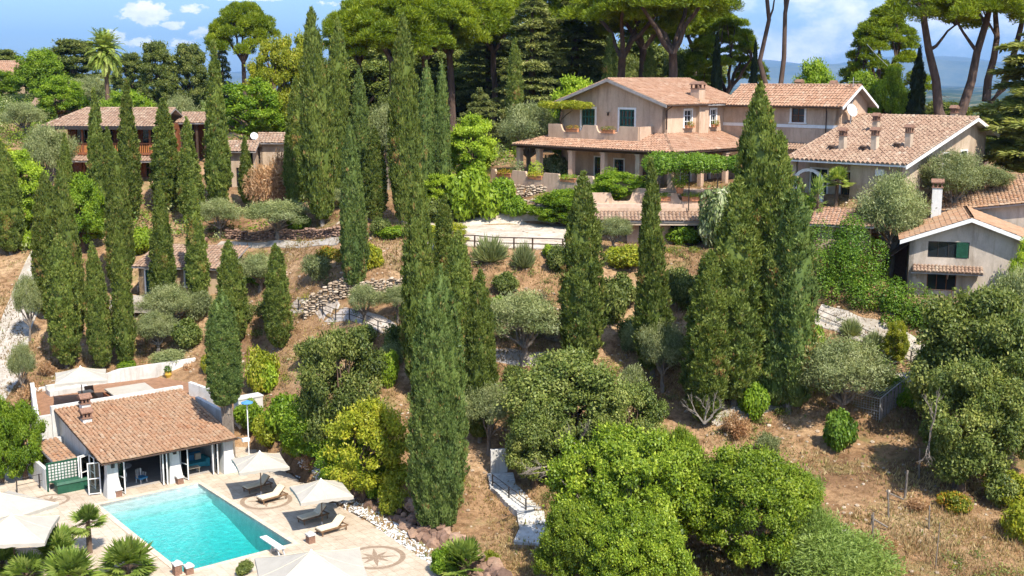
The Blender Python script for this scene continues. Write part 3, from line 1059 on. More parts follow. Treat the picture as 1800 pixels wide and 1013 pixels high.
def stone_mat(name, stops):
    m, nt, bs = new_mat(name)
    at = N(nt, 'ShaderNodeAttribute', attribute_name='tint')
    c = ramp(nt, at.outputs['Fac'], stops)
    c = mixc(nt, c, ramp(nt, noise(nt, 5, 5, .75), [(0.3, (.6, .58, .55)), (0.6, (1.08, 1.06, 1.02))]), 0.9, 'MULTIPLY')
    nt.links.new(c, bs.inputs['Base Color'])
    bs.inputs['Roughness'].default_value = 0.95
    bs.inputs['Specular IOR Level'].default_value = 0.1
    add_bump(nt, bs, noise(nt, 12, 5, .7), 0.5, 0.04)
    return m
M['stone'] = stone_mat('tuff_stones', [(0, (0.24, 0.18, 0.13)), (0.5, (0.38, 0.30, 0.22)), (1, (0.52, 0.44, 0.35))])
M['rock'] = stone_mat('dark_rocks', [(0, (0.13, 0.085, 0.065)), (0.5, (0.24, 0.15, 0.11)), (1, (0.36, 0.24, 0.17))])
M['pebble'] = stone_mat('white_pebbles', [(0, (0.55, 0.54, 0.53)), (1, (0.85, 0.84, 0.82))])

def flowerbox(parent, c, w, d=0.28, h=0.24, rot=0.0, mat=None, name='flower_box'):
    mb = MB()
    mb.box((c[0], c[1], c[2] + h / 2), (w, d, h), rot)
    mb.box((c[0], c[1], c[2] + h - .02), (w + .05, d + .05, .05), rot)
    return obj(name, mb, mat or M['terracotta'], parent)
# ------------------------------------------------------------------ foliage
def unit(a):
    return a / np.maximum(np.linalg.norm(a, axis=1, keepdims=True), 1e-6)

def rand_dir(r, n):
    return unit(r.normal(size=(n, 3)))

def leaf_quads(C, A, Nn, Ln, Wd):
    """pointed leaves: base C, axis A, facing Nn"""
    n = len(C)
    S = unit(np.cross(Nn, A))
    Ln = np.broadcast_to(np.asarray(Ln, float), (n,))[:, None]
    Wd = np.broadcast_to(np.asarray(Wd, float), (n,))[:, None]
    V = np.empty((n, 4, 3))
    V[:, 0] = C
    V[:, 1] = C + A * Ln * 0.5 + S * Wd * 0.5
    V[:, 2] = C + A * Ln
    V[:, 3] = C + A * Ln * 0.5 - S * Wd * 0.5
    Fq = np.arange(n * 4).reshape(n, 4)
    return V.reshape(-1, 3), Fq

def join(parts):
    Vs, Fs, Ts = [], [], []
    b = 0
    for V, Fq, T in parts:
        Vs.append(V); Fs.append(Fq + b); Ts.append(T)
        b += len(V)
    return np.concatenate(Vs), np.concatenate(Fs), np.concatenate(Ts)

def blob_leaves(cen, rad, per, ln, asp, seed, shell=0.25, upb=0.45, droop=0.0, tvar=0.2, radial=0.0, low=-1.0):
    r = np.random.default_rng(seed)
    cen = np.asarray(cen, float); rad = np.asarray(rad, float)
    m = len(cen)
    sz = (rad[:, 0] * rad[:, 1] * rad[:, 2]) ** (2 / 3)
    cnt = np.maximum(8, (per * sz / sz.mean()).astype(int))
    idx = np.repeat(np.arange(m), cnt)
    n = len(idx)
    D = rand_dir(r, n)
    if low > -1:
        D[:, 2] = np.where(D[:, 2] < low, -D[:, 2], D[:, 2])
    rr = 1.0 - np.abs(r.normal(0, shell, n))
    rr = np.clip(rr, 0.05, 1.0) * r.uniform(0.92, 1.12, n)
    C = cen[idx] + D * rad[idx] * rr[:, None]
    Nn = unit(D * 0.55 + np.array([0, 0, upb]) + r.normal(0, 0.42, (n, 3)))
    A = unit(np.cross(Nn, rand_dir(r, n)) + D * radial + np.array([0, 0, -droop]))
    L = ln * r.uniform(0.65, 1.3, n)
    C = C - A * L[:, None] * 0.5
    V, Fq = leaf_quads(C, A, Nn, L, L * asp)
    ct = r.normal(0, tvar * 0.6, m)
    T = np.clip(0.48 + ct[idx] + r.normal(0, tvar, n), 0, 1)
    return V, Fq, T

def cypress_mesh(h, R, n, spindles, seed, mats, leaf=0.34, top=2.4, base=0.035, loose=1.0):
    r = np.random.default_rng(seed)
    parts = []
    for (dx, dy, sh, sr, z0) in spindles:
        H = h * sh; RR = R * sr
        ph = r.uniform(0, 6.3, 8)
        def prof(t):
            return np.clip(1 - np.clip(t, 0, 1) ** top, 0, 1) ** 0.85 * (0.34 + 0.66 * np.clip(t / 0.20, 0, 1) ** 0.6)
        def bump(phi, t):
            return (1 + 0.10 * np.sin(2 * phi + ph[0] + 2 * t) + 0.08 * np.sin(5 * phi + ph[1] - 5 * t) + 0.07 * np.sin(9 * phi + ph[2] + 11 * t)
                    + 0.06 * np.sin(4 * phi + ph[3] + 37 * t) + 0.05 * np.sin(14 * phi + ph[4] - 23 * t) + 0.04 * np.sin(3 * phi + ph[5] - 71 * t))
        k = int(n * sh * sr)
        nc = int(max(60, 2 * PI * RR * H * 0.75 / (0.16 * (leaf / .34))))
        tc = r.uniform(0, 1, nc * 4)
        tc = tc[r.uniform(0, 1, nc * 4) < prof(tc) * 0.9 + 0.08][:nc]
        nc = len(tc)
        pc = r.uniform(0, 2 * PI, nc)
        lift = np.abs(r.normal(0, 0.11 * loose, nc)) - 0.05
        ctint = r.normal(0, 0.13, nc)
        for _ in range(r.integers(1, 4)):
            pt_, pp_ = r.uniform(.05, .7), r.uniform(0, 2 * PI)
            dd = ((tc - pt_) * H / r.uniform(.5, 1.0)) ** 2 + ((np.abs((pc - pp_ + PI) % (2 * PI) - PI)) * RR / r.uniform(.25, .5)) ** 2
            ctint = np.where(dd < 1, ctint + .5, ctint)
            lift_hole = dd < 1
            tc = tc  # a dry patch
        i = r.integers(0, nc, k)
        g1, g2 = r.normal(0, 1, k), r.normal(0, 1, k)
        sg = 0.15 * leaf / .34
        t = np.clip(tc[i] + g1 * sg * 1.5 / H, 0, 1.0)
        phi = pc[i] + g2 * sg / np.maximum(RR * prof(t), .25)
        d2 = (g1 ** 2 + g2 ** 2) / 2
        rad = RR * prof(t) * bump(phi, t) + lift[i] + 0.15 * np.exp(-d2) - 0.10 - np.abs(r.normal(0, 0.05, k))
        rad = np.maximum(rad, 0.03)
        out = np.stack([np.cos(phi), np.sin(phi), np.zeros(k)], 1)
        C = out * rad[:, None]
        C[:, 2] = z0 + base * H + t * H * (1 - base)
        C[:, 0] += dx; C[:, 1] += dy
        ax = unit(out * 0.36 + np.array([0, 0, 1.0]) + r.normal(0, 0.2 * loose, (k, 3)))
        tt = np.clip(0.47 + ctint[i] + r.normal(0, 0.13, k), 0, 1)
        for q in range(5):
            A = unit(ax + r.normal(0, 0.27, (k, 3)))
            Nn = unit(out + r.normal(0, 0.45, (k, 3)) + np.array([0, 0, 0.45]))
            L = leaf * r.uniform(0.6, 1.2, k)
            B = C + r.normal(0, leaf * 0.18, (k, 3))
            V, Fq = leaf_quads(B, A, Nn, L, L * 0.36)
            parts.append((V, Fq, np.clip(tt + r.normal(0, 0.12, k), 0, 1)))
        # closed shell for the inner twigs, added to block light
        nt_, np_ = 26, 14
        T_, P_ = np.meshgrid(np.linspace(0, 0.985, nt_), np.linspace(0, 2 * PI, np_, endpoint=False), indexing='ij')
        rad = RR * prof(T_) * bump(P_, T_) * 0.82
        V = np.stack([np.cos(P_) * rad + dx, np.sin(P_) * rad + dy, z0 + base * H + T_ * H * (1 - base)], 2).reshape(-1, 3)
        I = np.arange(nt_ * np_).reshape(nt_, np_)
        J = np.roll(I, -1, 1)
        Fq = np.stack([I[:-1].ravel(), J[:-1].ravel(), J[1:].ravel(), I[1:].ravel()], 1)
        parts.append((V, Fq, np.full(len(Fq), 0.42)))
    V, Fq, T = join(parts)
    return quads('cypress_crown', V, Fq, T, mats)

def trunk_mesh(name, paths, mat):
    mb = MB()
    for pts, rads, n in paths:
        mb.tube(pts, rads, n)
    me = bpy.data.meshes.new(name)
    me.from_pydata(mb.v, [], mb.f)
    a = me.attributes.new('tint', 'FLOAT', 'FACE')
    a.data.foreach_set('value', mb.t)
    me.polygons.foreach_set('use_smooth', [True] * len(me.polygons))
    me.materials.append(mat)
    me.update()
    return me

def wiggle(a, b, r, k=4, amp=0.08):
    a, b = np.array(a, float), np.array(b, float)
    ln = np.linalg.norm(b - a)
    pts = []
    for i in range(k + 1):
        p = a + (b - a) * i / k
        if 0 < i < k:
            p = p + r.normal(0, amp * ln / 2, 3)
        elif i == 0:
            pass
        pts.append(tuple(p))
    return pts

def spread_points(r, n, shape, mind):
    pts = []
    tries = 0
    while len(pts) < n and tries < n * 80:
        tries += 1
        p = shape(r)
        if p is None: continue
        if all(np.linalg.norm((p - q)) > mind for q in pts):
            pts.append(p)
    return np.array(pts)

def broad_tree(h, R, seed, mats, bark, clumps=46, per=620, leaf=0.26, asp=0.55, zc=0.60, zr=0.42, rc=0.27, mind=0.26, upb=0.45, stems=1, shell=0.25, droop=0.1, trunk_r=0.045, low=-0.55, fork=0.25, gap=1.0):
    r = np.random.default_rng(seed)
    Rz = h * zr
    def shp(r):
        d = rand_dir(r, 1)[0]
        if d[2] < low: return None
        k = r.uniform(0.45, 1.0) ** 0.45
        wob = 1 + 0.24 * math.sin(3 * math.atan2(d[1], d[0]) + seed) + 0.15 * math.sin(5 * d[2] + 2 * math.atan2(d[1], d[0]) + seed * 2)
        return np.array([d[0] * (R - R * rc) * k * wob, d[1] * (R - R * rc) * k * wob, h * zc + d[2] * (Rz - R * rc * 0.6) * k])
    cen = spread_points(r, clumps, shp, mind * R * gap)
    rad = np.stack([r.uniform(0.72, 1.2, len(cen)) * R * rc] * 3, 1)
    rad[:, 2] *= r.uniform(0.6, 0.85, len(cen))
    V, Fq, T = blob_leaves(cen, rad, per, leaf, asp, seed + 5, shell, upb, droop)
    # stray sprigs so that the outline frays
    k = int(per * clumps * 0.09)
    i = r.integers(0, len(cen), k)
    D = rand_dir(r, k); D[:, 2] = np.abs(D[:, 2]) * 0.8
    C = cen[i] + D * rad[i] * r.uniform(1.0, 1.6, k)[:, None]
    A = unit(D + r.normal(0, .4, (k, 3)))
    L = leaf * r.uniform(.7, 1.3, k)
    V2, F2 = leaf_quads(C, A, unit(np.array([0, 0, 1.]) + r.normal(0, .5, (k, 3))), L, L * asp)
    V, Fq, T = join([(V, Fq, T), (V2, F2, np.clip(r.normal(.6, .2, k), 0, 1))])
    crown = quads('tree_crown', V, Fq, T, mats)
    paths = []
    tr = h * trunk_r
    for s in range(stems):
        ox, oy = (0, 0) if stems == 1 else (r.uniform(-.12, .12) * R, r.uniform(-.12, .12) * R)
        fk = (ox + r.normal(0, .05 * R), oy + r.normal(0, .05 * R), h * fork)
        paths.append((wiggle((ox, oy, -0.5), fk, r, 4, .05), [tr * 1.35, tr * 1.05, tr * .95, tr * .88, tr * .8], 9))
        nb = max(5, 9 // stems)
        for j in r.choice(len(cen), min(nb + 4, len(cen)), replace=False):
            p = wiggle(fk, cen[j], r, 4, .10)
            paths.append((p, [tr * .5, tr * .38, tr * .28, tr * .18, tr * .08], 6))
    return crown, trunk_mesh('tree_trunk', paths, bark), h, R

def pine_tree(h, R, seed, mats, bark, bare=0.62, clumps=62, per=520, leaf=0.62, flat=0.30, lean=0.06, forks=5):
    r = np.random.default_rng(seed)
    def shp(r):
        a = r.uniform(0, 2 * PI); q = math.sqrt(r.uniform(0, 1))
        wob = 1 + .14 * math.sin(3 * a + seed) + .08 * math.sin(7 * a)
        rr = R * .88 * q * wob
        zt = h * (1 - .05) - (h * flat) * q ** 2.6
        z = zt - r.uniform(0, 1) ** 2 * h * (.10 + .06 * (1 - q))
        return np.array([rr * math.cos(a) + lean * h * .5, rr * math.sin(a), z])
    cen = spread_points(r, clumps, shp, R * .15)
    rad = np.stack([r.uniform(.75, 1.25, len(cen)) * R * .19] * 3, 1)
    rad[:, 2] *= .62
    V, Fq, T = blob_leaves(cen, rad, per, leaf, .17, seed + 3, .3, .35, -.35, .17, .8, low=-.45)
    crown = quads('pine_crown', V, Fq, T, mats)
    tr = h * .025
    fk = (lean * h * .35, r.normal(0, .02) * h, h * bare)
    paths = [(wiggle((0, 0, -.6), fk, r, 6, .018), [tr * 1.3, tr * 1.1, tr, tr * .95, tr * .9, tr * .85, tr * .78], 10)]
    idx = r.choice(len(cen), min(len(cen), forks * 5), replace=False)
    for f in range(forks):
        a = 2 * PI * f / forks + r.uniform(-.4, .4)
        q = r.uniform(.35, .62)
        m = (fk[0] + R * q * math.cos(a), fk[1] + R * q * math.sin(a), h * (bare + (1 - bare) * r.uniform(.38, .58)))
        paths.append((wiggle(fk, m, r, 4, .05), [tr * .62, tr * .52, tr * .45, tr * .38, tr * .32], 7))
        dd = np.linalg.norm(cen[:, :2] - np.array(m[:2]), axis=1)
        for j in np.argsort(dd)[:7]:
            paths.append((wiggle(m, cen[j], r, 3, .06), [tr * .26, tr * .2, tr * .13, tr * .05], 5))
    return crown, trunk_mesh('pine_trunk', paths, bark), h, R

def pine_fork(h, R, seed, mats, bark, stems, clumps=70, per=520, leaf=.62, tr=.5):
    """pine whose trunk divides low; stems = list of (lean x, lean y, top share, start share)"""
    r = np.random.default_rng(seed)
    tops = []
    paths = [([(0, 0, -.6), (0, 0, h * .08)], [tr * 1.45, tr * 1.25], 10)]
    for (lx, ly, th, st) in stems:
        a = np.array([0, 0, h * st]); b = np.array([lx, ly, h * th])
        m = [tuple(a)]
        for q in (.2, .4, .6, .8, 1):
            p = a + (b - a) * np.array([q ** .8, q ** .8, q]) + r.normal(0, .012 * h, 3) * np.array([1, 1, .2])
            m.append(tuple(p))
        paths.append((m, [tr * 1.0, tr * .85, tr * .74, tr * .64, tr * .56, tr * .48], 9))
        tops.append(np.array(m[-1]))
        for q in (3, 4):
            e = np.array(m[q]) + np.array([r.uniform(-.4, .4) * R, r.uniform(-.3, .3) * R, h * r.uniform(.12, .2)])
            paths.append((wiggle(m[q], e, r, 4, .05), [tr * .34, tr * .28, tr * .22, tr * .18, tr * .14], 6))
            tops.append(e)
    def shp(r):
        a = r.uniform(0, 2 * PI); q = math.sqrt(r.uniform(0, 1))
        return np.array([R * .9 * q * math.cos(a), R * .9 * q * math.sin(a), h * .96 - h * .16 * q ** 2.4 - r.uniform(0, 1) ** 2 * h * .08])
    cen = spread_points(r, clumps, shp, R * .15)
    rad = np.stack([r.uniform(.75, 1.25, len(cen)) * R * .19] * 3, 1)
    rad[:, 2] *= .6
    V, Fq, T = blob_leaves(cen, rad, per, leaf, .17, seed + 3, .3, .35, -.35, .17, .8, low=-.45)
    for c in cen[::2]:
        tq = tops[int(np.argmin([np.linalg.norm(c - q) for q in tops]))]
        paths.append((wiggle(tq, c, r, 3, .06), [tr * .2, tr * .15, tr * .1, tr * .05], 5))
    return quads('pine_crown', V, Fq, T, mats), trunk_mesh('pine_trunk', paths, bark), h, R

def cedar_tree(h, R, seed, mats, bark, layers=13, per=1500, leaf=0.5, z0=.16, drop=0.06):
    r = np.random.default_rng(seed)
    parts = []; paths = []
    tr = h * .028
    paths.append(([(0, 0, -.5), (0, 0, h * .3), (.1, 0, h * .65), (0, .1, h * .99)], [tr * 1.2, tr, tr * .6, tr * .1], 9))
    for l in range(layers):
        t = l / (layers - 1)
        z = h * (z0 + (1 - z0) * t ** .92)
        rr = R * (1 - t) ** .72 * r.uniform(.85, 1.1) + .5
        nb = max(4, int(8 - 3 * t))
        a0 = r.uniform(0, 6.3)
        for b in range(nb):
            a = a0 + 2 * PI * b / nb + r.uniform(-.35, .35)
            ln = rr * r.uniform(.7, 1.12)
            tip = np.array([math.cos(a) * ln, math.sin(a) * ln, z - drop * ln * r.uniform(.3, 2.2) + r.normal(0, .25)])
            st = np.array([0, 0, z - .15])
            paths.append(([tuple(st), tuple(st * .45 + tip * .55 + np.array([0, 0, .25])), tuple(tip)], [tr * .3 * (1 - t * .6), tr * .18, tr * .04], 5))
            n = int(per / nb * (ln / R + .15) * 2.0)
            s = r.uniform(.12, 1.05, n) ** .75
            wdt = ln * .36 * np.sin(np.clip(s, 0, 1) * PI * .8 + .25)
            o = r.uniform(-1, 1, n) * wdt
            sd = np.array([-math.sin(a), math.cos(a), 0])
            mid = np.array([0, 0, .25])
            C = st + (tip - st) * s[:, None] + sd * o[:, None] + mid * (np.sin(s * PI))[:, None]
            C[:, 2] += r.normal(0, .13, n) - .10 * np.abs(o)
            dr = np.array([math.cos(a), math.sin(a), 0])
            A = unit(dr * r.uniform(.2, 1, n)[:, None] + sd * np.sign(o)[:, None] * r.uniform(.1, 1, n)[:, None] + np.array([0, 0, -.12]) + r.normal(0, .22, (n, 3)))
            Nn = unit(np.array([0, 0, 1.]) + r.normal(0, .35, (n, 3)))
            L = leaf * r.uniform(.6, 1.3, n)
            V, Fq = leaf_quads(C, A, Nn, L, L * .3)
            parts.append((V, Fq, np.clip(r.normal(.5, .22, n) + r.normal(0, .08), 0, 1)))
    V, Fq, T = join(parts)
    return quads('cedar_crown', V, Fq, T, mats), trunk_mesh('cedar_trunk', paths, bark), h, R

def fan_palm(seed, mats, bark, trunk_h=0.6, R=1.4, fans=26, seg=15):
    r = np.random.default_rng(seed)
    parts = []; paths = [([(0, 0, -.3), (.02, .03, trunk_h * .5), (0, 0, trunk_h + .1)], [.17, .15, .13], 9)]
    for f in range(fans):
        a = f * 2.399 + r.uniform(-.3, .3)
        el = r.uniform(-.5, 1.35) if f > 5 else r.uniform(1.0, 1.5)
        d = np.array([math.cos(a) * math.cos(el), math.sin(a) * math.cos(el), math.sin(el)])
        pl = R * r.uniform(.38, .6)
        o = np.array([0, 0, trunk_h])
        hub = o + d * pl + np.array([0, 0, -.06 * pl])
        paths.append(([tuple(o), tuple(o + d * pl * .5 + np.array([0, 0, .02])), tuple(hub)], [.022, .017, .012], 4))
        sd = unit(np.cross(d, np.array([0, 0, 1.]) + r.normal(0, .15, 3))[None])[0]
        up = np.cross(sd, d)
        ang = np.linspace(-1.75, 1.75, seg) + r.normal(0, .04, seg)
        A = unit(d[None] * np.cos(ang)[:, None] + sd[None] * np.sin(ang)[:, None] + up[None] * (.22 - .25 * np.abs(np.sin(ang)))[:, None] + np.array([0, 0, -.18]))
        L = R * .62 * (0.72 + .28 * np.cos(ang)) * r.uniform(.85, 1.1)
        V, Fq = leaf_quads(np.repeat(hub[None], seg, 0), A, np.repeat(up[None], seg, 0) + r.normal(0, .15, (seg, 3)), L, L * .17)
        parts.append((V, Fq, np.clip(r.normal(.5, .14) + r.normal(0, .1, seg) + (.2 if el < 0 else 0), 0, 1)))
    V, Fq, T = join(parts)
    return quads('fan_leaves', V, Fq, T, mats), trunk_mesh('palm_trunk', paths, bark), trunk_h + R, R

def date_palm(seed, mats, bark, h=8.0, R=3.4, fr=64, dead=14):
    r = np.random.default_rng(seed)
    parts = []
    for f in range(fr + dead):
        a = f * 2.399
        el = (1.45 - 1.9 * (f / fr)) if f < fr else r.uniform(-1.35, -1.0)
        ln = R * r.uniform(.85, 1.1) * (1 if f < fr else .75)
        n = 34
        s = np.linspace(.05, 1, n)
        e = el - 1.15 * s ** 1.4
        dx = np.cumsum(np.cos(e)) * ln / n; dz = np.cumsum(np.sin(e)) * ln / n
        ca, sa = math.cos(a), math.sin(a)
        C = np.stack([dx * ca, dx * sa, h + dz], 1)
        tang = np.stack([np.cos(e) * ca, np.cos(e) * sa, np.sin(e)], 1)
        sd = np.array([-sa, ca, 0])
        nrm = np.cross(sd[None], tang)
        for sg in (-1, 1):
            A = unit(tang * .55 + sd * sg * .85 + np.array([0, 0, -.25]) - nrm * 0.1 + r.normal(0, .08, (n, 3)))
            L = R * .24 * np.sin(np.clip(s * .9 + .12, 0, 1) * PI) ** .6 + .08
            V, Fq = leaf_quads(C, A, unit(nrm + r.normal(0, .2, (n, 3))), L, L * .17 + .015)
            parts.append((V, Fq, np.clip((r.normal(.5, .12) if f < fr else .98) + r.normal(0, .1, n), 0, 1)))
    V, Fq, T = join(parts)
    zz = np.linspace(-.4, h, 16)
    paths = [([(0, 0, z) for z in zz], [.30 + .05 * (i % 2) + (.12 if i > 12 else 0) for i in range(16)], 12)]
    return quads('palm_fronds', V, Fq, T, mats), trunk_mesh('palm_trunk', paths, bark), h + R * .6, R

def shrub_mesh(seed, mat, R=1.0, H=1.0, clumps=9, per=260, leaf=0.16, asp=.5, upb=.4, radial=0.0, shell=.3, spiky=False):
    r = np.random.default_rng(seed)
    if spiky:
        n = clumps * per
        D = rand_dir(r, n); D[:, 2] = np.abs(D[:, 2]) + .15; D = unit(D)
        o = r.uniform(0, .75, n)[:, None]
        C = D * np.array([R, R, H]) * o
        A = unit(D + np.array([0, 0, .35]) + r.normal(0, .18, (n, 3)))
        L = leaf * r.uniform(.7, 1.4, n)
        V, Fq = leaf_quads(C, A, unit(np.cross(A, rand_dir(r, n))), L, L * asp)
        return quads('shrub_leaves', V, Fq, np.clip(r.normal(.5, .2, n), 0, 1), [mat])
    def shp(r):
        d = rand_dir(r, 1)[0]
        k = r.uniform(.2, 1) ** .5
        return np.array([d[0] * R * .68 * k, d[1] * R * .68 * k, H * .5 + d[2] * H * .34 * k])
    cen = spread_points(r, clumps, shp, R * .3)
    rad = np.stack([r.uniform(.3, .52, len(cen)) * R] * 3, 1)
    rad[:, 2] *= min(1.1, H / R * .75)
    V, Fq, T = blob_leaves(cen, rad, per, leaf, asp, seed + 1, shell, upb, 0, .2, radial)
    V[:, 2] = np.maximum(V[:, 2], -.1)
    return quads('shrub_leaves', V, Fq, T, [mat])

def hedge_mesh(pts, w, h, seed, mat, leaf=.17, dens=120, asp=.6, zf=None, wob=.25, origin=(0, 0, 0)):
    """leafy bank along plan points"""
    r = np.random.default_rng(seed)
    P = [np.array(p[:2], float) for p in pts]
    cen, rad = [], []
    for i in range(len(P) - 1):
        d = P[i + 1] - P[i]; ln = np.linalg.norm(d); d /= ln
        nrm = np.array([d[1], -d[0]])
        k = max(1, int(ln / (w * .42)))
        for j in range(k + 1):
            for s in (-.28, .28):
                q = P[i] + d * ln * j / max(k, 1) + nrm * w * (s + r.normal(0, .08))
                z = (zf or ground)(q[0], q[1])
                nz = max(1, int(h / (w * .55)))
                for m in range(nz):
                    cen.append([q[0], q[1], z + h * (m + .5) / nz * r.uniform(.8, 1.15)])
                    k_ = r.uniform(1 - wob, 1 + wob)
                    rad.append([w * .38 * k_, w * .38 * k_, h / nz * .62 * k_])
    cen = np.array(cen) - np.array(origin); rad = np.array(rad)
    V, Fq, T = blob_leaves(cen, rad, dens, leaf, asp, seed + 1, .22, .4)
    return quads('hedge_leaves', V, Fq, T, [mat])
# ------------------------------------------------------------------ the main villa
FV = Frame(14.6, 109.0, -45)     # a along the front (to the right), b back; origin at the veranda eave corner
# corner C of the block is at a=-4.2, b=4.2 ; the front runs to negative a
ZF = 17.25
def build_villa():
    c = FV.p(-8, 8, ZF)
    t = thing('villa', 'large pink villa with tiled veranda roof and long wing on the hill', 'villa', c)
    th = 0.35
    ZE, ZR = 25.15, 27.35
    a0, a1, b0, b1 = -17.6, -4.2, 4.2, 16.5
    # block walls
    w = MB()
    d_front = []
    # gable front: from (a0,b0) to (a1,b0), outside = towards -b
    P0, P1 = FV.p(a0, b0), FV.p(a1, b0)
    Lf = a1 - a0
    doors = [(2.75, 4.55, 22.0, 24.4), (7.75, 9.65, 22.0, 24.4)]
    low = [(4.6, 6.0, ZF, 19.6), (7.2, 8.4, ZF, 19.5), (10.2, 12.2, ZF, 19.7)]
    gz = lambda a: ZE + (ZR - 0.1 - ZE) * (1 - abs(a - Lf / 2) / (Lf / 2))
    wall_with_holes(w, P0, P1, ZF - 0.8, ZE, doors + low, th, gz)
    # right wall (lit)
    Q0, Q1 = FV.p(a1, b0), FV.p(a1, b1)
    rw = [(3.0, 4.15, 22.75, 24.35), (7.3, 8.2, 22.75, 24.35), (2.6, 4.2, ZF, 19.6), (6.2, 7.4, ZF, 19.6)]
    wall_with_holes(w, Q0, Q1, ZF - 0.8, ZE, rw, th)
    wall_with_holes(w, FV.p(a1, b1), FV.p(a0, b1), ZF - 0.8, ZE, [], th, gz)
    wall_with_holes(w, FV.p(a0, b1), FV.p(a0, b0), ZF - 0.8, ZE, [], th)
    # floor slab inside so that the rooms are closed
    FV.box(w, a0 + th, a1 - th, b0 + th, b1 - th, 21.6, 21.9)
    # pilaster / chimney breast on the right wall
    FV.box(w, a1 + .003, a1 + .42, b0 + 4.9, b0 + 6.4, ZF, ZE + 0.2)
    obj('wall', w, M['wall_pink'], t)
    df = (FV.ax, FV.ay); dr = (-FV.ay, FV.ax)
    for h in doors:
        window(t, FV.p(a0 + (h[0] + h[1]) / 2, b0, h[2]), df, h[1] - h[0], h[3] - h[2], leaf='green', mull=(4, 3), sill=False, name='french_door', trim=.2, bar=.15)
    for h in low:
        window(t, FV.p(a0 + (h[0] + h[1]) / 2, b0, h[2]), df, h[1] - h[0], h[3] - h[2], leaf='green', mull=(2, 4), sill=False, name='french_door', trim=.12)
    for i, h in enumerate(rw):
        wd = window(t, FV.p(a1, b0 + (h[0] + h[1]) / 2, h[2]), dr, h[1] - h[0], h[3] - h[2], leaf='white', mull=(2, 3), trim=.17, name='window')
        if i < 2:
            bx = flowerbox(wd, FV.p(a1 + .28, b0 + (h[0] + h[1]) / 2, h[2] - .1), h[1] - h[0] + .1, rot=FV.r + PI / 2)
            V, Fq, T = blob_leaves(np.array([FV.p(a1 + .32, b0 + (h[0] + h[1]) / 2, h[2] + .3)]), np.array([[.42, .5, .28]]), 200, 0.13, 0.5, 3 + i)
            V = V - np.array(wd.location + t.location + bx.location)
            link('foliage', quads('foliage', V, Fq, T, [L['flower']]), None, bx)
    # main roof: ridge runs back along b
    o = 0.75
    def pt(a, b, z): return FV.p(a, b, z)
    am = (a0 + a1) / 2
    sl = (ZR - ZE) / ((a1 - a0) / 2)
    ze = ZE - o * sl
    right = [pt(a1 + o, b0 - o, ze), pt(a1 + o, b1 + .4, ze), pt(am, b1 + .4, ZR), pt(am, b0 - o, ZR)]
    left = [pt(a0 - o, b1 + .4, ze), pt(a0 - o, b0 - o, ze), pt(am, b0 - o, ZR), pt(am, b1 + .4, ZR)]
    rf = add_roof(t, [right, left], M['tile'], [(pt(am, b0 - o, ZR), pt(am, b1 + .4, ZR))])
    for q in (right, left):
        e0, e1 = (q[0], q[3]) if q is right else (q[1], q[2])
        vb = MB()
        nn = FV.p(0, -1) - FV.p(0, 0)
        lo = Vector((0, 0, -.26))
        vb.hexa([e0 + nn * .01 + lo, e1 + nn * .01 + lo, e1 + nn * .01 + Vector((0, 0, .02)), e0 + nn * .01 + Vector((0, 0, .02))],
                [e0 + nn * .07 + lo, e1 + nn * .07 + lo, e1 + nn * .07 + Vector((0, 0, .02)), e0 + nn * .07 + Vector((0, 0, .02))])
        obj('verge_board', vb, M['greywood'], rf)
    chimney(rf, pt(-5.0, 10.4, 0), 25.0, 26.4, 1.05, FV.r, M['wall_pink'], d=1.0)
    gb = MB()
    gutter(gb, pt(a1 + o + .06, b0 - o, ze - .06), pt(a1 + o + .06, b1 - 6.6, ze - .06))
    gb.tube([pt(a1 + o, b0 + .15, ze - .1), pt(a1 + .09, b0 + .15, ze - .5), pt(a1 + .09, b0 + .15, 22.6)], .055, 6)
    obj('gutter', gb, M['darkwood'], t)
    # lantern between the balcony doors
    lm = MB()
    lp = FV.p(a0 + 6.4, b0 - .18, 23.9)
    lm.box(lp, (.14, .14, .26), FV.r); lm.box(lp + Vector((0, 0, .2)), (.24, .24, .05), FV.r)
    lm.bar(lp + Vector((0, 0, .2)), FV.p(a0 + 6.4, b0, 24.15), .03)
    obj('wall_lantern', lm, M['metal'], t)

    # ---- long wing
    wa0, wb0 = a1, 13.7       # wing front wall begins on the block's right wall
    wl, wd_ = 13.0, 5.2
    ZE2, ZR2 = 25.2, 26.75
    w2 = MB()
    win2 = [(7.9, 9.3, 23.25, 24.6)]
    wall_with_holes(w2, FV.p(wa0, wb0), FV.p(wa0 + wl, wb0), ZF - .8, ZE2, win2, th)
    gz2 = lambda a: ZE2 + (ZR2 - .1 - ZE2) * (1 - abs(a - wd_ / 2) / (wd_ / 2))
    wall_with_holes(w2, FV.p(wa0 + wl, wb0), FV.p(wa0 + wl, wb0 + wd_), ZF - .8, ZE2, [], th, gz2)
    wall_with_holes(w2, FV.p(wa0 + wl, wb0 + wd_), FV.p(wa0, wb0 + wd_), ZF - .8, ZE2, [], th)
    obj('wing_wall', w2, M['wall_pink'], t)
    bd = MB()
    FV.box(bd, wa0 + .01, wa0 + wl + .05, wb0 - .06, wb0 - .004, 22.75, 23.05)
    obj('string_course', bd, M['whitewood'], t)
    window(t, FV.p(wa0 + 8.6, wb0, 23.25), df, 1.4, 1.35, leaf='red', mull=(2, 2), trim=.2)
    # small tiled canopy and awning low on the wing
    cn = MB()
    q = [FV.p(wa0 + 7.6, wb0 - 1.1, 20.7), FV.p(wa0 + 11.6, wb0 - 1.1, 20.7), FV.p(wa0 + 11.6, wb0 - .003, 21.2), FV.p(wa0 + 7.6, wb0 - .003, 21.2)]
    tiles(cn, q, .3, .4); roof_slab(cn, q, .1)
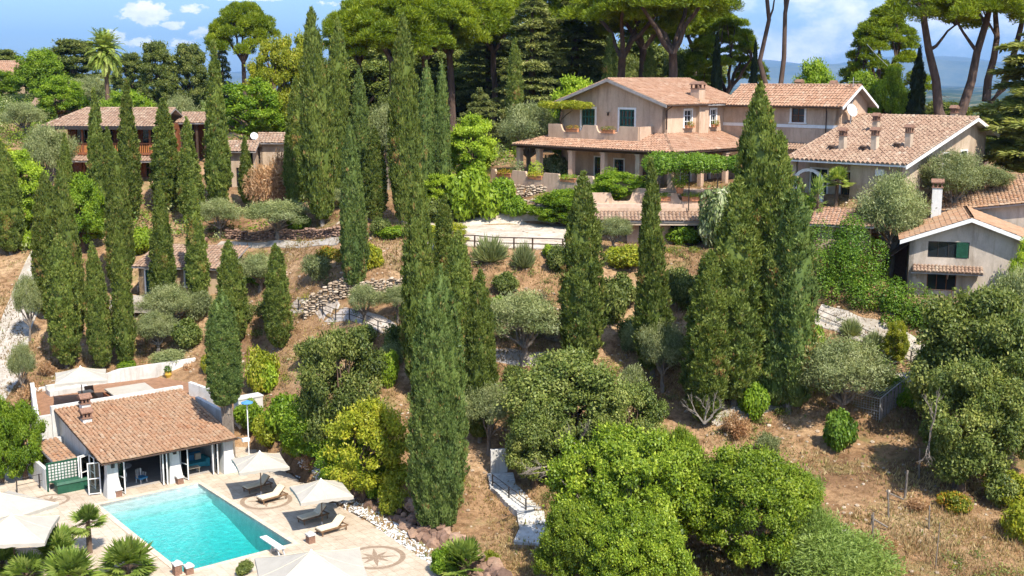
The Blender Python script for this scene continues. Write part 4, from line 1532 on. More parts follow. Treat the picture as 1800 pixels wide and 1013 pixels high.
    obj('canopy', cn, M['tile2'], t)
    ov = .7
    s2 = (ZR2 - ZE2) / (wd_ / 2)
    ze2 = ZE2 - ov * s2
    bm_ = wb0 + wd_ / 2
    fr = [pt(wa0 + .2, wb0 - ov, ze2), pt(wa0 + wl + .7, wb0 - ov, ze2), pt(wa0 + wl + .7, bm_, ZR2), pt(wa0 - 2.2, bm_, ZR2), pt(wa0 - 2.2, wb0 + .9, ZR2 - s2 * (wd_ / 2 - .9))]
    fr = [pt(wa0 + .2, wb0 - ov, ze2), pt(wa0 + wl + .7, wb0 - ov, ze2), pt(wa0 + wl + .7, bm_, ZR2), pt(wa0 + .2, bm_, ZR2)]
    bk = [pt(wa0 + wl + .7, wb0 + wd_ + ov, ze2), pt(wa0 + .2, wb0 + wd_ + ov, ze2), pt(wa0 + .2, bm_, ZR2), pt(wa0 + wl + .7, bm_, ZR2)]
    rf2 = add_roof(t, [fr, bk], M['tile'], [(pt(wa0 + .2, bm_, ZR2), pt(wa0 + wl + .7, bm_, ZR2))], name='wing_roof')
    for q0, q1 in ((fr[1], fr[2]), (bk[0], bk[3])):
        vb = MB()
        nn = FV.p(1, 0) - FV.p(0, 0)
        lo = Vector((0, 0, -.24))
        vb.hexa([q0 + nn * .01 + lo, q1 + nn * .01 + lo, q1 + nn * .01, q0 + nn * .01], [q0 + nn * .08 + lo, q1 + nn * .08 + lo, q1 + nn * .08, q0 + nn * .08])
        obj('verge_board', vb, M['whitewood'], rf2)
    chimney(rf2, pt(wa0 + 6.2, bm_ + 1.3, 0), 25.6, 26.6, .55, FV.r, M['wall_pink'])
    chimney(rf2, pt(wa0 + 10.0, bm_ + 1.3, 0), 25.6, 26.5, .45, FV.r, M['wall_pink'])
    gb = MB()
    gutter(gb, pt(wa0 + .4, wb0 - ov - .07, ze2 - .05), pt(wa0 + wl + .6, wb0 - ov - .07, ze2 - .05), .075)
    gb.tube([pt(wa0 + 12, wb0 - ov, ze2 - .1), pt(wa0 + 11.7, wb0 - .09, ze2 - .5), pt(wa0 + 11.7, wb0 - .09, 21.4)], .055, 6)
    obj('gutter', gb, M['darkwood'], t)

    # ---- veranda roof, wrapped round the corner
    zl, zh = 20.75, 22.1
    e = -20.6
    f1 = [pt(e, 0, zl), pt(0, 0, zl), pt(-4.2, 4.2, zh), pt(e + 4.2, 4.2, zh)]
    f2 = [pt(0, 0, zl), pt(0, 13.4, zl), pt(-4.2, 13.4, zh), pt(-4.2, 4.2, zh)]
    f3 = [pt(e, 9, zl), pt(e, 0, zl), pt(e + 4.2, 4.2, zh), pt(e + 4.2, 9, zh)]
    add_roof(t, [f1, f2, f3], M['tile'], [(pt(0, 0, zl), pt(-4.2, 4.2, zh)), (pt(e, 0, zl), pt(e + 4.2, 4.2, zh))], name='veranda_roof', slabmat=M['darkwood'], pitch=.33)
    gb = MB()
    gutter(gb, pt(e, -.08, zl - .06), pt(0.05, -.08, zl - .06), .09)
    gb.box(pt(e / 2, .45, zl - .22), (20.0, .2, .24), FV.r)
    gb.box(pt(-.45, 7, zl - .22), (.2, 13, .24), FV.r)
    obj('eave_beam', gb, M['darkwood'], t)
    for a in (-20, -17.2, -12.8, -8.6, -4.3, -.5):
        cm = MB()
        cm.box(pt(a, .5, (ZF + zl) / 2 - .2), (.5, .5, zl - ZF - .3), FV.r)
        cm.box(pt(a, .5, ZF + .12), (.62, .62, .24), FV.r)
        cm.box(pt(a, .5, zl - .42), (.62, .62, .16), FV.r)
        obj('column', cm, M['wall_pink'], t)
    for b in (5, 9, 13):
        cm = MB()
        cm.box(pt(-.5, b, (ZF + zl) / 2 - .2), (.45, .45, zl - ZF - .3), FV.r)
        cm.box(pt(-.5, b, zl - .42), (.58, .58, .16), FV.r)
        obj('column', cm, M['wall_pink'], t)
    # ---- balcony on the veranda roof
    bw = MB()
    A0, A1, B = a0 + .2, a0 + 11.9, b0 - 2.1
    scallop_wall(bw, [(pt(A0, b0, 0).x, pt(A0, b0, 0).y), (pt(A0, B, 0).x, pt(A0, B, 0).y), (pt(A1, B, 0).x, pt(A1, B, 0).y), (pt(A1, b0, 0).x, pt(A1, b0, 0).y)], 21.3, 22.85, .22,
                 [(2.1 + 3.2, 1.45, .72), (2.1 + 7.9, 1.45, .72)])
    FV.box(bw, A0 + .11, A1 - .11, B + .11, b0 - .003, 21.5, 21.95)
    bal = obj('balcony', bw, M['wall_pink'], t)
    for s in (3.2, 7.9):
        p = pt(A0 + s, B, 22.14)
        bx = flowerbox(bal, p, 1.5, .3, .34, FV.r)
        V, Fq, T = blob_leaves(np.array([[p.x, p.y, p.z + .48]]), np.array([[.8, .5, .24]]), 260, 0.13, 0.5, int(s * 10))
        V = V - np.array(t.location + bal.location + bx.location)
        link('foliage', quads('foliage', V, Fq, T, [L['flower']]), None, bx)
    # stair and lit floor under the pergola
    fl = MB()
    FV.box(fl, -20.8, 0.2, -2.6, 4.2 - .01, ZF - 1.0, ZF)
    FV.box(fl, 0.2, 3.2, 1.0, 13, ZF - 1.0, ZF - .004)
    FL_ = Frame(*at_d(1040, 400, 106.4)[:2], -2)
    FL_.box(fl, -.1, 12.6, .45, 3.2, 15.66, 16.3)
    for k in range(4):
        FL_.box(fl, 8.4, 10.6, 1.7 + .34 * k, 3.4, 16.301, 16.5 + .2 * k)
    obj('terrace_floor', fl, M['terracotta'] if False else plain('terrace_paving', (0.55, 0.40, 0.30), 0.85, 0.25, 3), t)
    # satellite dish and aerial at the wing's end
    return t
VILLA = build_villa()

def dish(p, r, face, label, mast):
    t = thing('satellite_dish', label, 'satellite dish', p - Vector((0, 0, mast)))
    f = Vector(face).normalized()
    s = f.cross(Vector((0, 0, 1))).normalized(); u = s.cross(f)
    mb = MB()
    vs, fs = [], []
    n = 20
    for i in range(6):
        rr = r * i / 5 if i else r * .02
        dep = -0.28 * r * (1 - (i / 5) ** 2)
        for k in range(n):
            w = 2 * PI * k / n
            vs.append(p + s * (rr * math.cos(w)) + u * (rr * math.sin(w)) + f * dep)
    for i in range(5):
        for k in range(n):
            j = (k + 1) % n
            fs.append((i * n + k, i * n + j, (i + 1) * n + j, (i + 1) * n + k))
    m0 = len(vs)
    vs2 = [v - f * .03 for v in vs]
    mb.add(vs, fs); mb.add(vs2, [tuple(reversed(q)) for q in fs])
    obj('reflector', mb, plain('dish_white', (.80, .80, .78), .5, .1), t)
    ar = MB()
    ar.tube([p - u * r * .9, p - u * r * .3 + f * r * .9], .025, 5)
    ar.box(p - u * r * .25 + f * r * .92, (.1, .1, .14))
    obj('feed_arm', ar, M['greymetal'], t)
    ms = MB()
    ms.tube([p - f * (r * .3) - Vector((0, 0, mast)), p - f * (r * .3) + Vector((0, 0, .1))], .045, 6)
    ms.bar(p - f * (r * .3), p - f * .1, .08)
    obj('mast', ms, M['greymetal'], t)
dish(FV.p(9.6, 14.6, 24.5), .62, (.5, -.8, .35), 'white satellite dish by the end wall of the villa wing', 1.6)
p = at_d(447, 239, 133); dish(p, .42, (.3, -.9, .4), 'small white satellite dish above the dry brown bush', 1.7)

def aerial():
    b = FV.p(8.95, 15.7, 22.4)
    t = thing('roof_aerial', 'thin metal television aerial mast fixed to the end wall of the villa wing', 'aerial', b)
    mb = MB()
    mb.tube([b, b + Vector((0, 0, 5.1))], .035, 6)
    mb.bar(b + Vector((0, 0, 1.2)), FV.p(8.45, 15.7, 23.6), .04)
    mb.bar(b + Vector((0, 0, 2.2)), FV.p(8.45, 15.7, 24.6), .04)
    obj('mast', mb, M['greymetal'], t)
    ya = MB()
    q = b + Vector((0, 0, 4.7))
    ya.bar(q - Vector((.5, .2, 0)), q + Vector((.7, .2, 0)), .025)
    for k in range(6):
        x = -.4 + .2 * k
        ya.bar(q + Vector((x, .0, -.0)) + Vector((0, -.3, 0)), q + Vector((x, 0, 0)) + Vector((0, .4, 0)), .015)
    q2 = b + Vector((0, 0, 3.6))
    for k in range(4):
        ya.bar(q2 + Vector((-.35, 0, .12 * k)), q2 + Vector((.35, 0, .12 * k)), .018)
    obj('antenna_rods', ya, M['greymetal'], t)
aerial()

# ------------------------------------------------------------------ house with the big sloping roof
FG = Frame(32.2, 98.0, -45)       # origin: near eave corner; a to the right/front, b back
def build_guest():
    t = thing('guest_house', 'single storey house with broad sloping tiled roof and three slim chimneys right of the villa', 'house', FG.p(-5, 7, 17.2))
    L_ = 11.6; W = 13.0; W2 = 4.6
    ze, zr = 20.35, 23.95
    pt = FG.p
    fr = [pt(-L_, 0, ze), pt(0, 0, ze), pt(0, W, zr), pt(-L_, W, zr)]
    s = (zr - ze) / W * 1.25
    bk = [pt(0, W + W2, zr - s * W2), pt(-L_, W + W2, zr - s * W2), pt(-L_, W, zr), pt(0, W, zr)]
    rf = add_roof(t, [fr, bk], M['tile2'], [(pt(-L_, W, zr), pt(0, W, zr)), (pt(0, 0, ze + .05), pt(0, W, zr + .05))], pitch=.44, course=.5, h=.18, slabmat=M['whitewood'])
    vb = MB()
    nn = pt(1, 0) - pt(0, 0)
    for q0, q1 in ((fr[1], fr[2]), (bk[0], bk[3])):
        lo = Vector((0, 0, -.3))
        vb.hexa([q0 + nn * .01 + lo, q1 + nn * .01 + lo, q1 + nn * .01, q0 + nn * .01], [q0 + nn * .1 + lo, q1 + nn * .1 + lo, q1 + nn * .1, q0 + nn * .1])
    obj('verge_board', vb, M['whitewood'], rf)
    w = MB()
    i = .8
    zt = lambda b: ze - .16 + (zr - ze) / W * b
    # front wall, part set back as a porch on the left
    wall_with_holes(w, pt(-5.4, i), pt(-i, i), 16.4, ze - .02, [], .3)
    wall_with_holes(w, pt(-L_ + .4, 3.2), pt(-5.4, 3.2), 16.4, zt(3.2), [(0.6, 2.2, 17.2, 19.4), (3.6, 4.9, 17.2, 19.3)], .3)
    # gable side facing right
    gl = W + W2 - .8 - i
    zz = lambda a: min(zt(a + i), zr - .16 - s * max(0, a + i - W))
    xs = [0, 1.5, 3, 4.5, 6.0, 7.6, 8.6, 9.8, 11, 12.2, 13.4, 14.2, gl]
    hol = [(7.6, 8.6, 18.7, 20.9), (11.0, 12.2, 17.2, 21.0), (4.5, 5.8, 18.2, 19.7)]
    for a_, b_ in zip(xs[:-1], xs[1:]):
        hs = [(max(h[0], a_) - a_, min(h[1], b_) - a_, h[2], h[3]) for h in hol if h[0] < b_ - 1e-4 and h[1] > a_ + 1e-4]
        za, zb_ = zz(a_), zz(b_)
        zmin = min(za, zb_)
        tmp = MB()
        wall_with_holes(tmp, pt(-i, i + a_), pt(-i, i + b_), 16.4, zmin, hs, .3)
        w.add(tmp.v, tmp.f)
        q0, q1 = pt(-i, i + a_), pt(-i, i + b_)
        w.add([(q0.x, q0.y, zmin), (q1.x, q1.y, zmin), (q1.x, q1.y, zb_), (q0.x, q0.y, za)], [(0, 1, 2, 3)])
    wall_with_holes(w, pt(-i, W + W2 - .8), pt(-L_ + .4, W + W2 - .8), 16.4, zr - s * W2 - .1, [], .3)
    FG.box(w, -5.4, -5.1, i + .31, 3.19, 16.4, ze)
    FG.box(w, -L_ + .45, -L_ + .85, i, i + .4, 16.4, ze - .02)
    obj('wall', w, M['wall_cream'], t)
    d = (FG.ax, FG.ay); dr = (-FG.ay, FG.ax)
    window(t, pt(-L_ + .4 + 1.4, 3.2, 17.2), d, 1.6, 2.2, leaf='green', mull=(2, 4), sill=False, name='french_door')
    window(t, pt(-L_ + .4 + 4.25, 3.2, 17.2), d, 1.3, 2.1, leaf='red', mull=(2, 3), sill=False, name='french_door')
    for h in hol:
        window(t, pt(-i, i + (h[0] + h[1]) / 2, h[2]), dr, h[1] - h[0], h[3] - h[2], leaf='green', mull=(2, 4), name='window', sill=h[2] > 17.5)
    bx = MB()
    bx.box(pt(-2.6, i - .12, 19.6), (.75, .22, .55), FG.r)
    obj('meter_box', bx, M['whitewood'], t)
    ar = MB()
    for k in range(9):
        w0 = PI * k / 8; w1 = PI * (k + 1) / 8
        if k < 8:
            for r0, r1 in ((1.15, 1.5),):
                q = [pt(-9.4 + r * math.cos(w_), i - .1, 18.5 + r * math.sin(w_) * .75) for w_, r in ((w0, r0), (w1, r0), (w1, r1), (w0, r1))]
                q2 = [p_ + (pt(0, .2) - pt(0, 0)) for p_ in q]
                ar.hexa(q, q2)
    for x in (-10.72, -8.08):
        FG.box(ar, x - .17, x + .17, i - .1, i + .1, 16.6, 18.5)
    obj('porch_arch', ar, M['whitewood'], t)
    for a, b, hh in ((-7.5, 3.0, 1.75), (-4.55, 3.2, 1.85), (-2.0, 4.3, 1.8)):
        zb = ze + (zr - ze) / W * b
        chimney(rf, pt(a, b, 0), zb - .4, zb + hh * .72, .52, FG.r, M['wall_cream'])
        v = MB()  # dark capped knobs standing in for the chimney's shadow on the tiles
        q = pt(a - .75, b - .35, zb + .12)
        v.lathe([(.19, 0), (.17, .18), (.24, .2), (.05, .33)], q, 8)
        q = pt(a - 1.15, b - .15, zb + .18)
        v.lathe([(.17, 0), (.15, .15), (.22, .17), (.05, .28)], q, 8)
        obj('chimney_shade', v, M['darkwood'], rf)
    zb = ze + (zr - ze) / W * 8.2
    chimney(rf, pt(-7.2, 8.2, 0), zb - .4, zb + 1.0, .5, FG.r, M['wall_cream'])
    zb = zr - .6
    chimney(rf, pt(-3.4, W + 2.6, 0), zb - .8, zb + .9, .5, FG.r, M['wall_cream'])
build_guest()

# ------------------------------------------------------------------ old house at the right edge
FR = Frame(30.9, 92.0, -17)
def build_right_house():
    t = thing('old_house', 'two storey weathered house with shuttered windows and brown tiled gable above the hedge', 'house', FR.p(4, 4, 10.3))
    W, D = 8.7, 8.0
    ze, zr = 15.35, 16.95
    w = MB()
    hs = [(1.35, 4.35, 13.75, 15.0), (1.4, 3.55, 11.15, 12.55)]
    gz = lambda a: ze + (zr - .15 - ze) * (1 - abs(a - W / 2) / (W / 2))
    wall_with_holes(w, FR.p(0, 0), FR.p(W, 0), 9.4, ze, hs, .35, gz)
    wall_with_holes(w, FR.p(W, 0), FR.p(W, D), 9.4, ze, [], .35)
    wall_with_holes(w, FR.p(W, D), FR.p(0, D), 9.4, ze, [], .35, gz)
    wall_with_holes(w, FR.p(0, D), FR.p(0, 0), 9.4, ze, [(3, 4.2, 10.3, 12.4)], .35)
    obj('wall', w, M['wall_grey'], t)
    bd = MB()
    FR.box(bd, .004, W - .004, -.05, -.003, 9.5, 10.75)  # ochre band, its warm colour standing in for sunlight low on the wall
    obj('sunlit_band', bd, M['wall_ochre'], t)
    d = (FR.ax, FR.ay)
    window(t, FR.p(2.85, 0, 13.75), d, 3.0, 1.25, frame_mat=M['metal'], leaf='dark', trim=0, mull=(4, 1), deep=.1)
    window(t, FR.p(2.475, 0, 11.15), d, 2.15, 1.4, frame_mat=M['redwood'], leaf='red', trim=0, mull=(3, 1), deep=.16)
    sb = MB()
    n = Vector((d[1], -d[0], 0))
    for k in range(14):
        z = 13.8 + k * .086
        FR.box(sb, 3.42, 4.28, -.05, -.02, z, z + .06)
    obj('shutter', sb, M['greenpaint'], t)
    o = .75
    s = (zr - ze) / (W / 2)
    zl = ze - o * s
    lf = [FR.p(-o, D, zl), FR.p(-o, -.7, zl), FR.p(W / 2, -.7, zr), FR.p(W / 2, D, zr)]
    rt = [FR.p(W + o, -.7, zl), FR.p(W + o, D, zl), FR.p(W / 2, D, zr), FR.p(W / 2, -.7, zr)]
    rf = add_roof(t, [lf, rt], M['tile3'], [(FR.p(W / 2, -.7, zr), FR.p(W / 2, D, zr))], pitch=.3, course=.4, h=.06)
    vb = MB()
    for e0, e1 in ((lf[1], lf[2]), (rt[0], rt[3])):
        nn = FR.p(0, -1) - FR.p(0, 0)
        lo = Vector((0, 0, -.3))
        vb.hexa([e0 + nn * .01 + lo, e1 + nn * .01 + lo, e1 + nn * .01, e0 + nn * .01], [e0 + nn * .1 + lo, e1 + nn * .1 + lo, e1 + nn * .1, e0 + nn * .1])
    obj('verge_board', vb, M['whitewood'], rf)
    # higher roof behind with the tall white chimney
    up = [FR.p(-1.2, D + .02, 16.0), FR.p(11.5, D + .02, 17.7), FR.p(11.5, D + 6, 19.6), FR.p(-1.2, D + 6, 17.9)]
    rf3 = add_roof(t, [up], M['tile3'], [(FR.p(-1.2, D, 16.05), FR.p(11.5, D, 17.75))], pitch=.3, course=.4, h=.06, name='rear_roof')
    w = MB()
    w.hexa([FR.p(-.6, D + .6, 10), FR.p(11, D + .6, 10), FR.p(11, D + 5.6, 10), FR.p(-.6, D + 5.6, 10)],
           [FR.p(-.6, D + .6, 15.9), FR.p(11, D + .6, 17.6), FR.p(11, D + 5.6, 19.2), FR.p(-.6, D + 5.6, 17.6)])
    obj('rear_wall', w, M['wall_grey'], t)
    chimney(rf3, at_d(1645, 376, 98.2), 15.9, 18.55, .78, FR.r, M['white'], 1)
    # tiled canopy over the lower window
    cn = MB()
    q = [FR.p(.3, -1.0, 12.75), FR.p(5.4, -1.0, 12.75), FR.p(5.4, -.003, 13.1), FR.p(.3, -.003, 13.1)]
    tiles(cn, q, .27, .4, .09); roof_slab(cn, q, .07)
    ca = obj('canopy', cn, M['tile2'], t)
    st = MB()
    for a in (.7, 2.9, 5.0):
        st.bar(FR.p(a, -.01, 12.1), FR.p(a, -.9, 12.72), .06)
    st.bar(FR.p(.2, -.92, 12.62), FR.p(5.45, -.92, 12.62), .08)
    obj('canopy_strut', st, M['greywood'], ca)
    # dark lean-to on the left
    le = MB()
    FR.box(le, -2.6, -.003, 1.6, 6.5, 9.6, 9.9)
    FR.box(le, -2.6, -2.4, 1.6, 6.5, 9.9, 11.0)
    FR.box(le, -2.4, -.01, 6.2, 6.5, 9.9, 14.0)
    obj('side_porch', le, M['brick'], t)
    l2 = MB()
    q = [FR.p(-3.0, 6.6, 12.3), FR.p(-3.0, 1.2, 12.3), FR.p(-.003, 1.2, 14.6), FR.p(-.003, 6.6, 14.6)]
    roof_slab(l2, q, .1)
    obj('lean_to_roof', l2, M['darkwood'], t)
build_right_house()

# railing in front of the old house
def railing(name, pts, h, label, mat, cat='railing', step=2.0, rails=(1.0, .55), r=.03, group=None, post=.05, zfun=None):
    P = [Vector((p[0], p[1])) for p in pts]
    zf = zfun or ground
    p0 = P[0]
    t = thing(name, label, cat, (p0.x, p0.y, zf(p0.x, p0.y)), group)
    posts = []
    for i in range(len(P) - 1):
        n = max(1, round((P[i + 1] - P[i]).length / step))
        for k in range(n):
            posts.append(P[i].lerp(P[i + 1], k / n))
    posts.append(P[-1])
    tops = []
    for q in posts:
        z = zf(q.x, q.y)
        mb = MB()
        lean = random.uniform(-.04, .04)
        mb.tube([(q.x, q.y, z - .3), (q.x + lean, q.y, z + h)], post, 6)
        obj('post', mb, mat, t)
        tops.append((Vector((q.x, q.y, z)), lean))
    for f in rails:
        mb = MB()
        for (a, la), (b, lb) in zip(tops[:-1], tops[1:]):
            mb.tube([a + Vector((la * f, 0, h * f - .03)), b + Vector((lb * f, 0, h * f - .03))], r, 5)
        obj('rail', mb, mat, t)
    return t
railing('railing', [FR.p(-2.7, -1.2)[:2], FR.p(3.2, -1.6)[:2]], 1.3, 'thin rusty railing in front of the old house porch', M['rust'], zfun=lambda x, y: 10.2, step=2.2)

# ------------------------------------------------------------------ outbuilding with orange tiles
FO = Frame(*at_d(1432, 400, 97)[:2], -22)
def build_out():
    t = thing('outbuilding', 'low beige outbuilding with orange tiled lean roof below the guest house palms', 'outbuilding', FO.p(2, 2, 14))
    w = MB()
    wall_with_holes(w, FO.p(0, 0), FO.p(4.2, 0), 13.2, 15.75, [(1.5, 2.6, 14.75, 15.15)], .25)
    wall_with_holes(w, FO.p(4.2, 0), FO.p(4.2, 3), 13.2, 15.75, [], .25)
    wall_with_holes(w, FO.p(0, 3), FO.p(0, 0), 13.2, 15.75, [], .25)
    wall_with_holes(w, FO.p(4.2, 3), FO.p(0, 3), 13.2, 16.5, [], .25)
    obj('wall', w, M['wall_cream'], t)
    window(t, FO.p(2.05, 0, 14.75), (FO.ax, FO.ay), 1.1, .4, frame_mat=M['darkwood'], trim=0, mull=(2, 1), deep=.1)
    q = [FO.p(-.4, -.5, 15.7), FO.p(4.7, -.5, 15.7), FO.p(4.7, 3.2, 16.75), FO.p(-.4, 3.2, 16.75)]
    add_roof(t, [q], M['tile'], [], pitch=.3, course=.4, h=.05)
    pp = MB()
    pp.tube([FO.p(4.4, -.1, 15.5), FO.p(3.5, -.1, 15.3), FO.p(3.4, -.1, 14.4)], .05, 6)
    obj('drain_pipe', pp, M['darkwood'], t)
build_out()

# ------------------------------------------------------------------ garage under the lower terrace
FL = Frame(*at_d(1040, 400, 106.4)[:2], -2)
def build_garage():
    t = thing('garage', 'low garage front with shaded openings and tiled canopy under the villa terrace', 'garage', FL.p(5, 0, 12.8))
    w = MB()
    wall_with_holes(w, FL.p(0, 0), FL.p(12.5, 0), 12.2, 16.0, [(.6, 3.2, 12.8, 14.7), (4.2, 6.0, 12.8, 14.7), (7.0, 8.4, 13.2, 14.6), (9.2, 11.4, 12.8, 14.7)], .4)
    wall_with_holes(w, FL.p(0, 5), FL.p(0, 0), 12.2, 16.0, [], .4)
    obj('wall', w, M['wall_pink'], t)
    for a, wd, zb, h in ((1.9, 2.6, 12.8, 1.9), (5.1, 1.8, 12.8, 1.9), (7.7, 1.4, 13.2, 1.4), (10.3, 2.2, 12.8, 1.9)):
        window(t, FL.p(a, 0, zb), (FL.ax, FL.ay), wd, h, frame_mat=M['greywood'], trim=0, mull=(3, 1), deep=.25, name='window', pane=M['glass'])
    q = [FL.p(-.3, -1.3, 15.0), FL.p(12.8, -1.3, 15.0), FL.p(12.8, -.003, 15.65), FL.p(-.3, -.003, 15.65)]
    add_roof(t, [q], M['tile2'], [], pitch=.34, course=.45, h=.12, name='canopy')
    b = MB()
    FL.box(b, -.2, 12.7, -1.2, -1.02, 14.6, 14.84)
    obj('canopy_beam', b, M['wall_cream'], t)
build_garage()

def terrace_wall(name, pts, z0, z1, label, scoops=(), mat='wall_pink', th=.24, boxes=()):
    p0 = pts[0]
    t = thing(name, label, 'terrace wall', (p0[0], p0[1], z0))
    mb = MB()
    scallop_wall(mb, pts, z0, z1, th, scoops)
    obj('parapet', mb, M[mat], t)
    return t
v2 = lambda v: (v.x, v.y)
A_, B_ = FV.p(-20.9, -2.7), FV.p(0.4, -2.7)
terrace_wall('terrace_wall', [v2(A_), v2(B_)], 15.2, 18.35, 'long pink terrace parapet with scooped dips below the villa veranda', [(1.9, 1.2, .75), (6.2, 1.2, .75), (10.6, 1.2, .75), (15.0, 1.2, .75), (19.2, 1.2, .75)])
terrace_wall('terrace_wall', [v2(FL.p(-.2, 1.2)), v2(FL.p(12.8, 1.2))], 15.6, 17.25, 'lower pink terrace parapet with scooped dips above the garage canopy', [(2.9, .9, .75), (6.0, .9, .75), (9.2, 1.3, .7)])
# ------------------------------------------------------------------ pool house
FH = Frame(-26.7, 74.94, 37.5)
def fh_at(px, py, z):
    q = at_z(px, py, z); x, y = q.x - FH.x, q.y - FH.y
    return x * FH.ax + y * FH.ay, -x * FH.ay + y * FH.ax
def build_pool_house():
    pt = FH.p
    t = thing('pool_house', 'white pool house with mottled tile roof and wide glass doors beside the swimming pool', 'pool house', pt(4.7, 5, 0))
    W, D = 9.4, 9.7
    ze, zr = 2.55, 4.05
    f = [pt(-.15, 0, ze), pt(W, 0, ze), pt(W, D, zr), pt(-.15, D, zr)]
    rf = add_roof(t, [f], M['tile3'], [], pitch=.27, course=.4, h=.085, slabmat=M['darkwood'], th=.1)
    w = MB()
    # side and back walls
    zt = lambda b: ze - .12 + (zr - ze) / D * b
    def side(a, b0, b1, flip):
        for k in range(6):
            x0 = b0 + (b1 - b0) * k / 6; x1 = b0 + (b1 - b0) * (k + 1) / 6
            bot = [pt(a, x0, -.2), pt(a + .3, x0, -.2), pt(a + .3, x1, -.2), pt(a, x1, -.2)]
            top = [pt(a, x0, zt(x0)), pt(a + .3, x0, zt(x0)), pt(a + .3, x1, zt(x1)), pt(a, x1, zt(x1))]
            w.hexa(bot, top)
    side(.15, 3.9, D, 0)
    side(W - .75, .9, D, 0)
    FH.box(w, .46, W - .76, D - .3, D, -.2, zt(D))
    FH.box(w, .46, W - .76, 1.3, 1.55, 2.3, zt(1.3))
    # parapet band behind the roof, with a white coping
    FH.box(w, -.3, W + .1, D + .004, D + .35, 2.0, 4.3)
    obj('wall', w, M['white'], t)
    # flared piers
    for a, b in ((.75, .85), (5.15, 1.2), (8.95, .85)):
        p = MB()
        w0, w1 = .52, .36
        bot = [pt(a - w0, b - .55, 0), pt(a + w0, b - .55, 0), pt(a + w0, b + .35, 0), pt(a - w0, b + .35, 0)]
        mid = [pt(a - w1, b - .30, 1.3), pt(a + w1, b - .30, 1.3), pt(a + w1, b + .3, 1.3), pt(a - w1, b + .3, 1.3)]
        top = [pt(a - w1 * .95, b - .24, 2.5), pt(a + w1 * .95, b - .24, 2.5), pt(a + w1 * .95, b + .28, 2.5), pt(a - w1 * .95, b + .28, 2.5)]
        p.hexa(bot, mid); p.hexa(mid, top)
        obj('pier', p, M['white'], t)
    lt = MB()
    for a, b in ((.75, .5), (5.15, .86)):
        lt.box(pt(a, b - .02, 2.15), (.2, .16, .3), FH.r)
        lt.box(pt(a, b - .02, 2.33), (.26, .22, .05), FH.r)
    obj('wall_lantern', lt, M['metal'], t)
    fl = MB()
    FH.box(fl, .5, W - .8, 1.4, D - .31, -.1, .03)
    obj('interior_floor', fl, plain('room_floor', (.40, .36, .32), .5, .2, 2), t)
    # glass doors: folded leaves
    def leaf_(a0, b0, a1, b1, nm='glass_door'):
        d = MB()
        q0, q1 = pt(a0, b0, .05), pt(a1, b1, .05)
        up = Vector((0, 0, 2.2))
        for x, y in ((q0, q0 + up), (q1, q1 + up)):
            d.bar(x, y, .07)
        for k in (0.03, .5, .985):
            d.bar(q0 + up * k, q1 + up * k, .06)
        o = obj(nm, d, M['whitewood'], t)
        g = MB()
        nn = (q1 - q0).cross(up).normalized() * .008
        g.hexa([q0 + nn, q1 + nn, q1 - nn, q0 - nn], [q0 + up + nn, q1 + up + nn, q1 + up - nn, q0 + up - nn])
        obj('pane', g, M['clear'], o)
    for a0, b0, a1, b1 in ((1.35, 1.3, 1.5, .5), (4.35, 1.4, 4.2, .6), (4.55, 1.35, 4.45, .55), (8.25, 1.3, 8.1, .5), (8.05, 1.35, 7.8, .6), (5.75, 1.35, 5.95, .6),
                           (.2, 1.5, -.5, 1.7), (.2, 3.8, -.5, 3.6), (.2, 3.6, -.45, 3.3), (.22, 2.6, .22, 3.5)):
        leaf_(a0, b0, a1, b1)
    dm = MB()
    FH.box(dm, .3, W - .6, .9, 1.28, 2.34, 2.5)
    obj('lintel', dm, M['darkwood'], t)
    chimney(rf, pt(1.15, 6.7, 0), 3.3, 3.95, .62, FH.r, M['white'], 1)
    chimney(rf, pt(1.75, 8.7, 0), 3.6, 4.45, .62, FH.r, M['white'], 1)
    g = MB()
    gutter(g, pt(-.15, -.06, ze - .05), pt(W, -.06, ze - .05), .055)
    obj('gutter', g, M['darkwood'], t)
    # lean-to on the left with its own little roof
    lw = MB()
    FH.box(lw, -2.5, -2.25, 4.4, 9.2, -.2, 1.5)
    FH.box(lw, -2.249, .14, 8.9, 9.2, -.2, 2.2)
    obj('side_wall', lw, M['white'], t)
    q = [pt(-1.9, 4.4, 1.85), pt(-.3, 4.4, 1.85), pt(-.3, 8.8, 2.2), pt(-1.9, 8.8, 2.2)]
    r2 = add_roof(t, [q], M['tile3'], [], pitch=.3, course=.4, h=.05, name='side_roof')
build_pool_house()

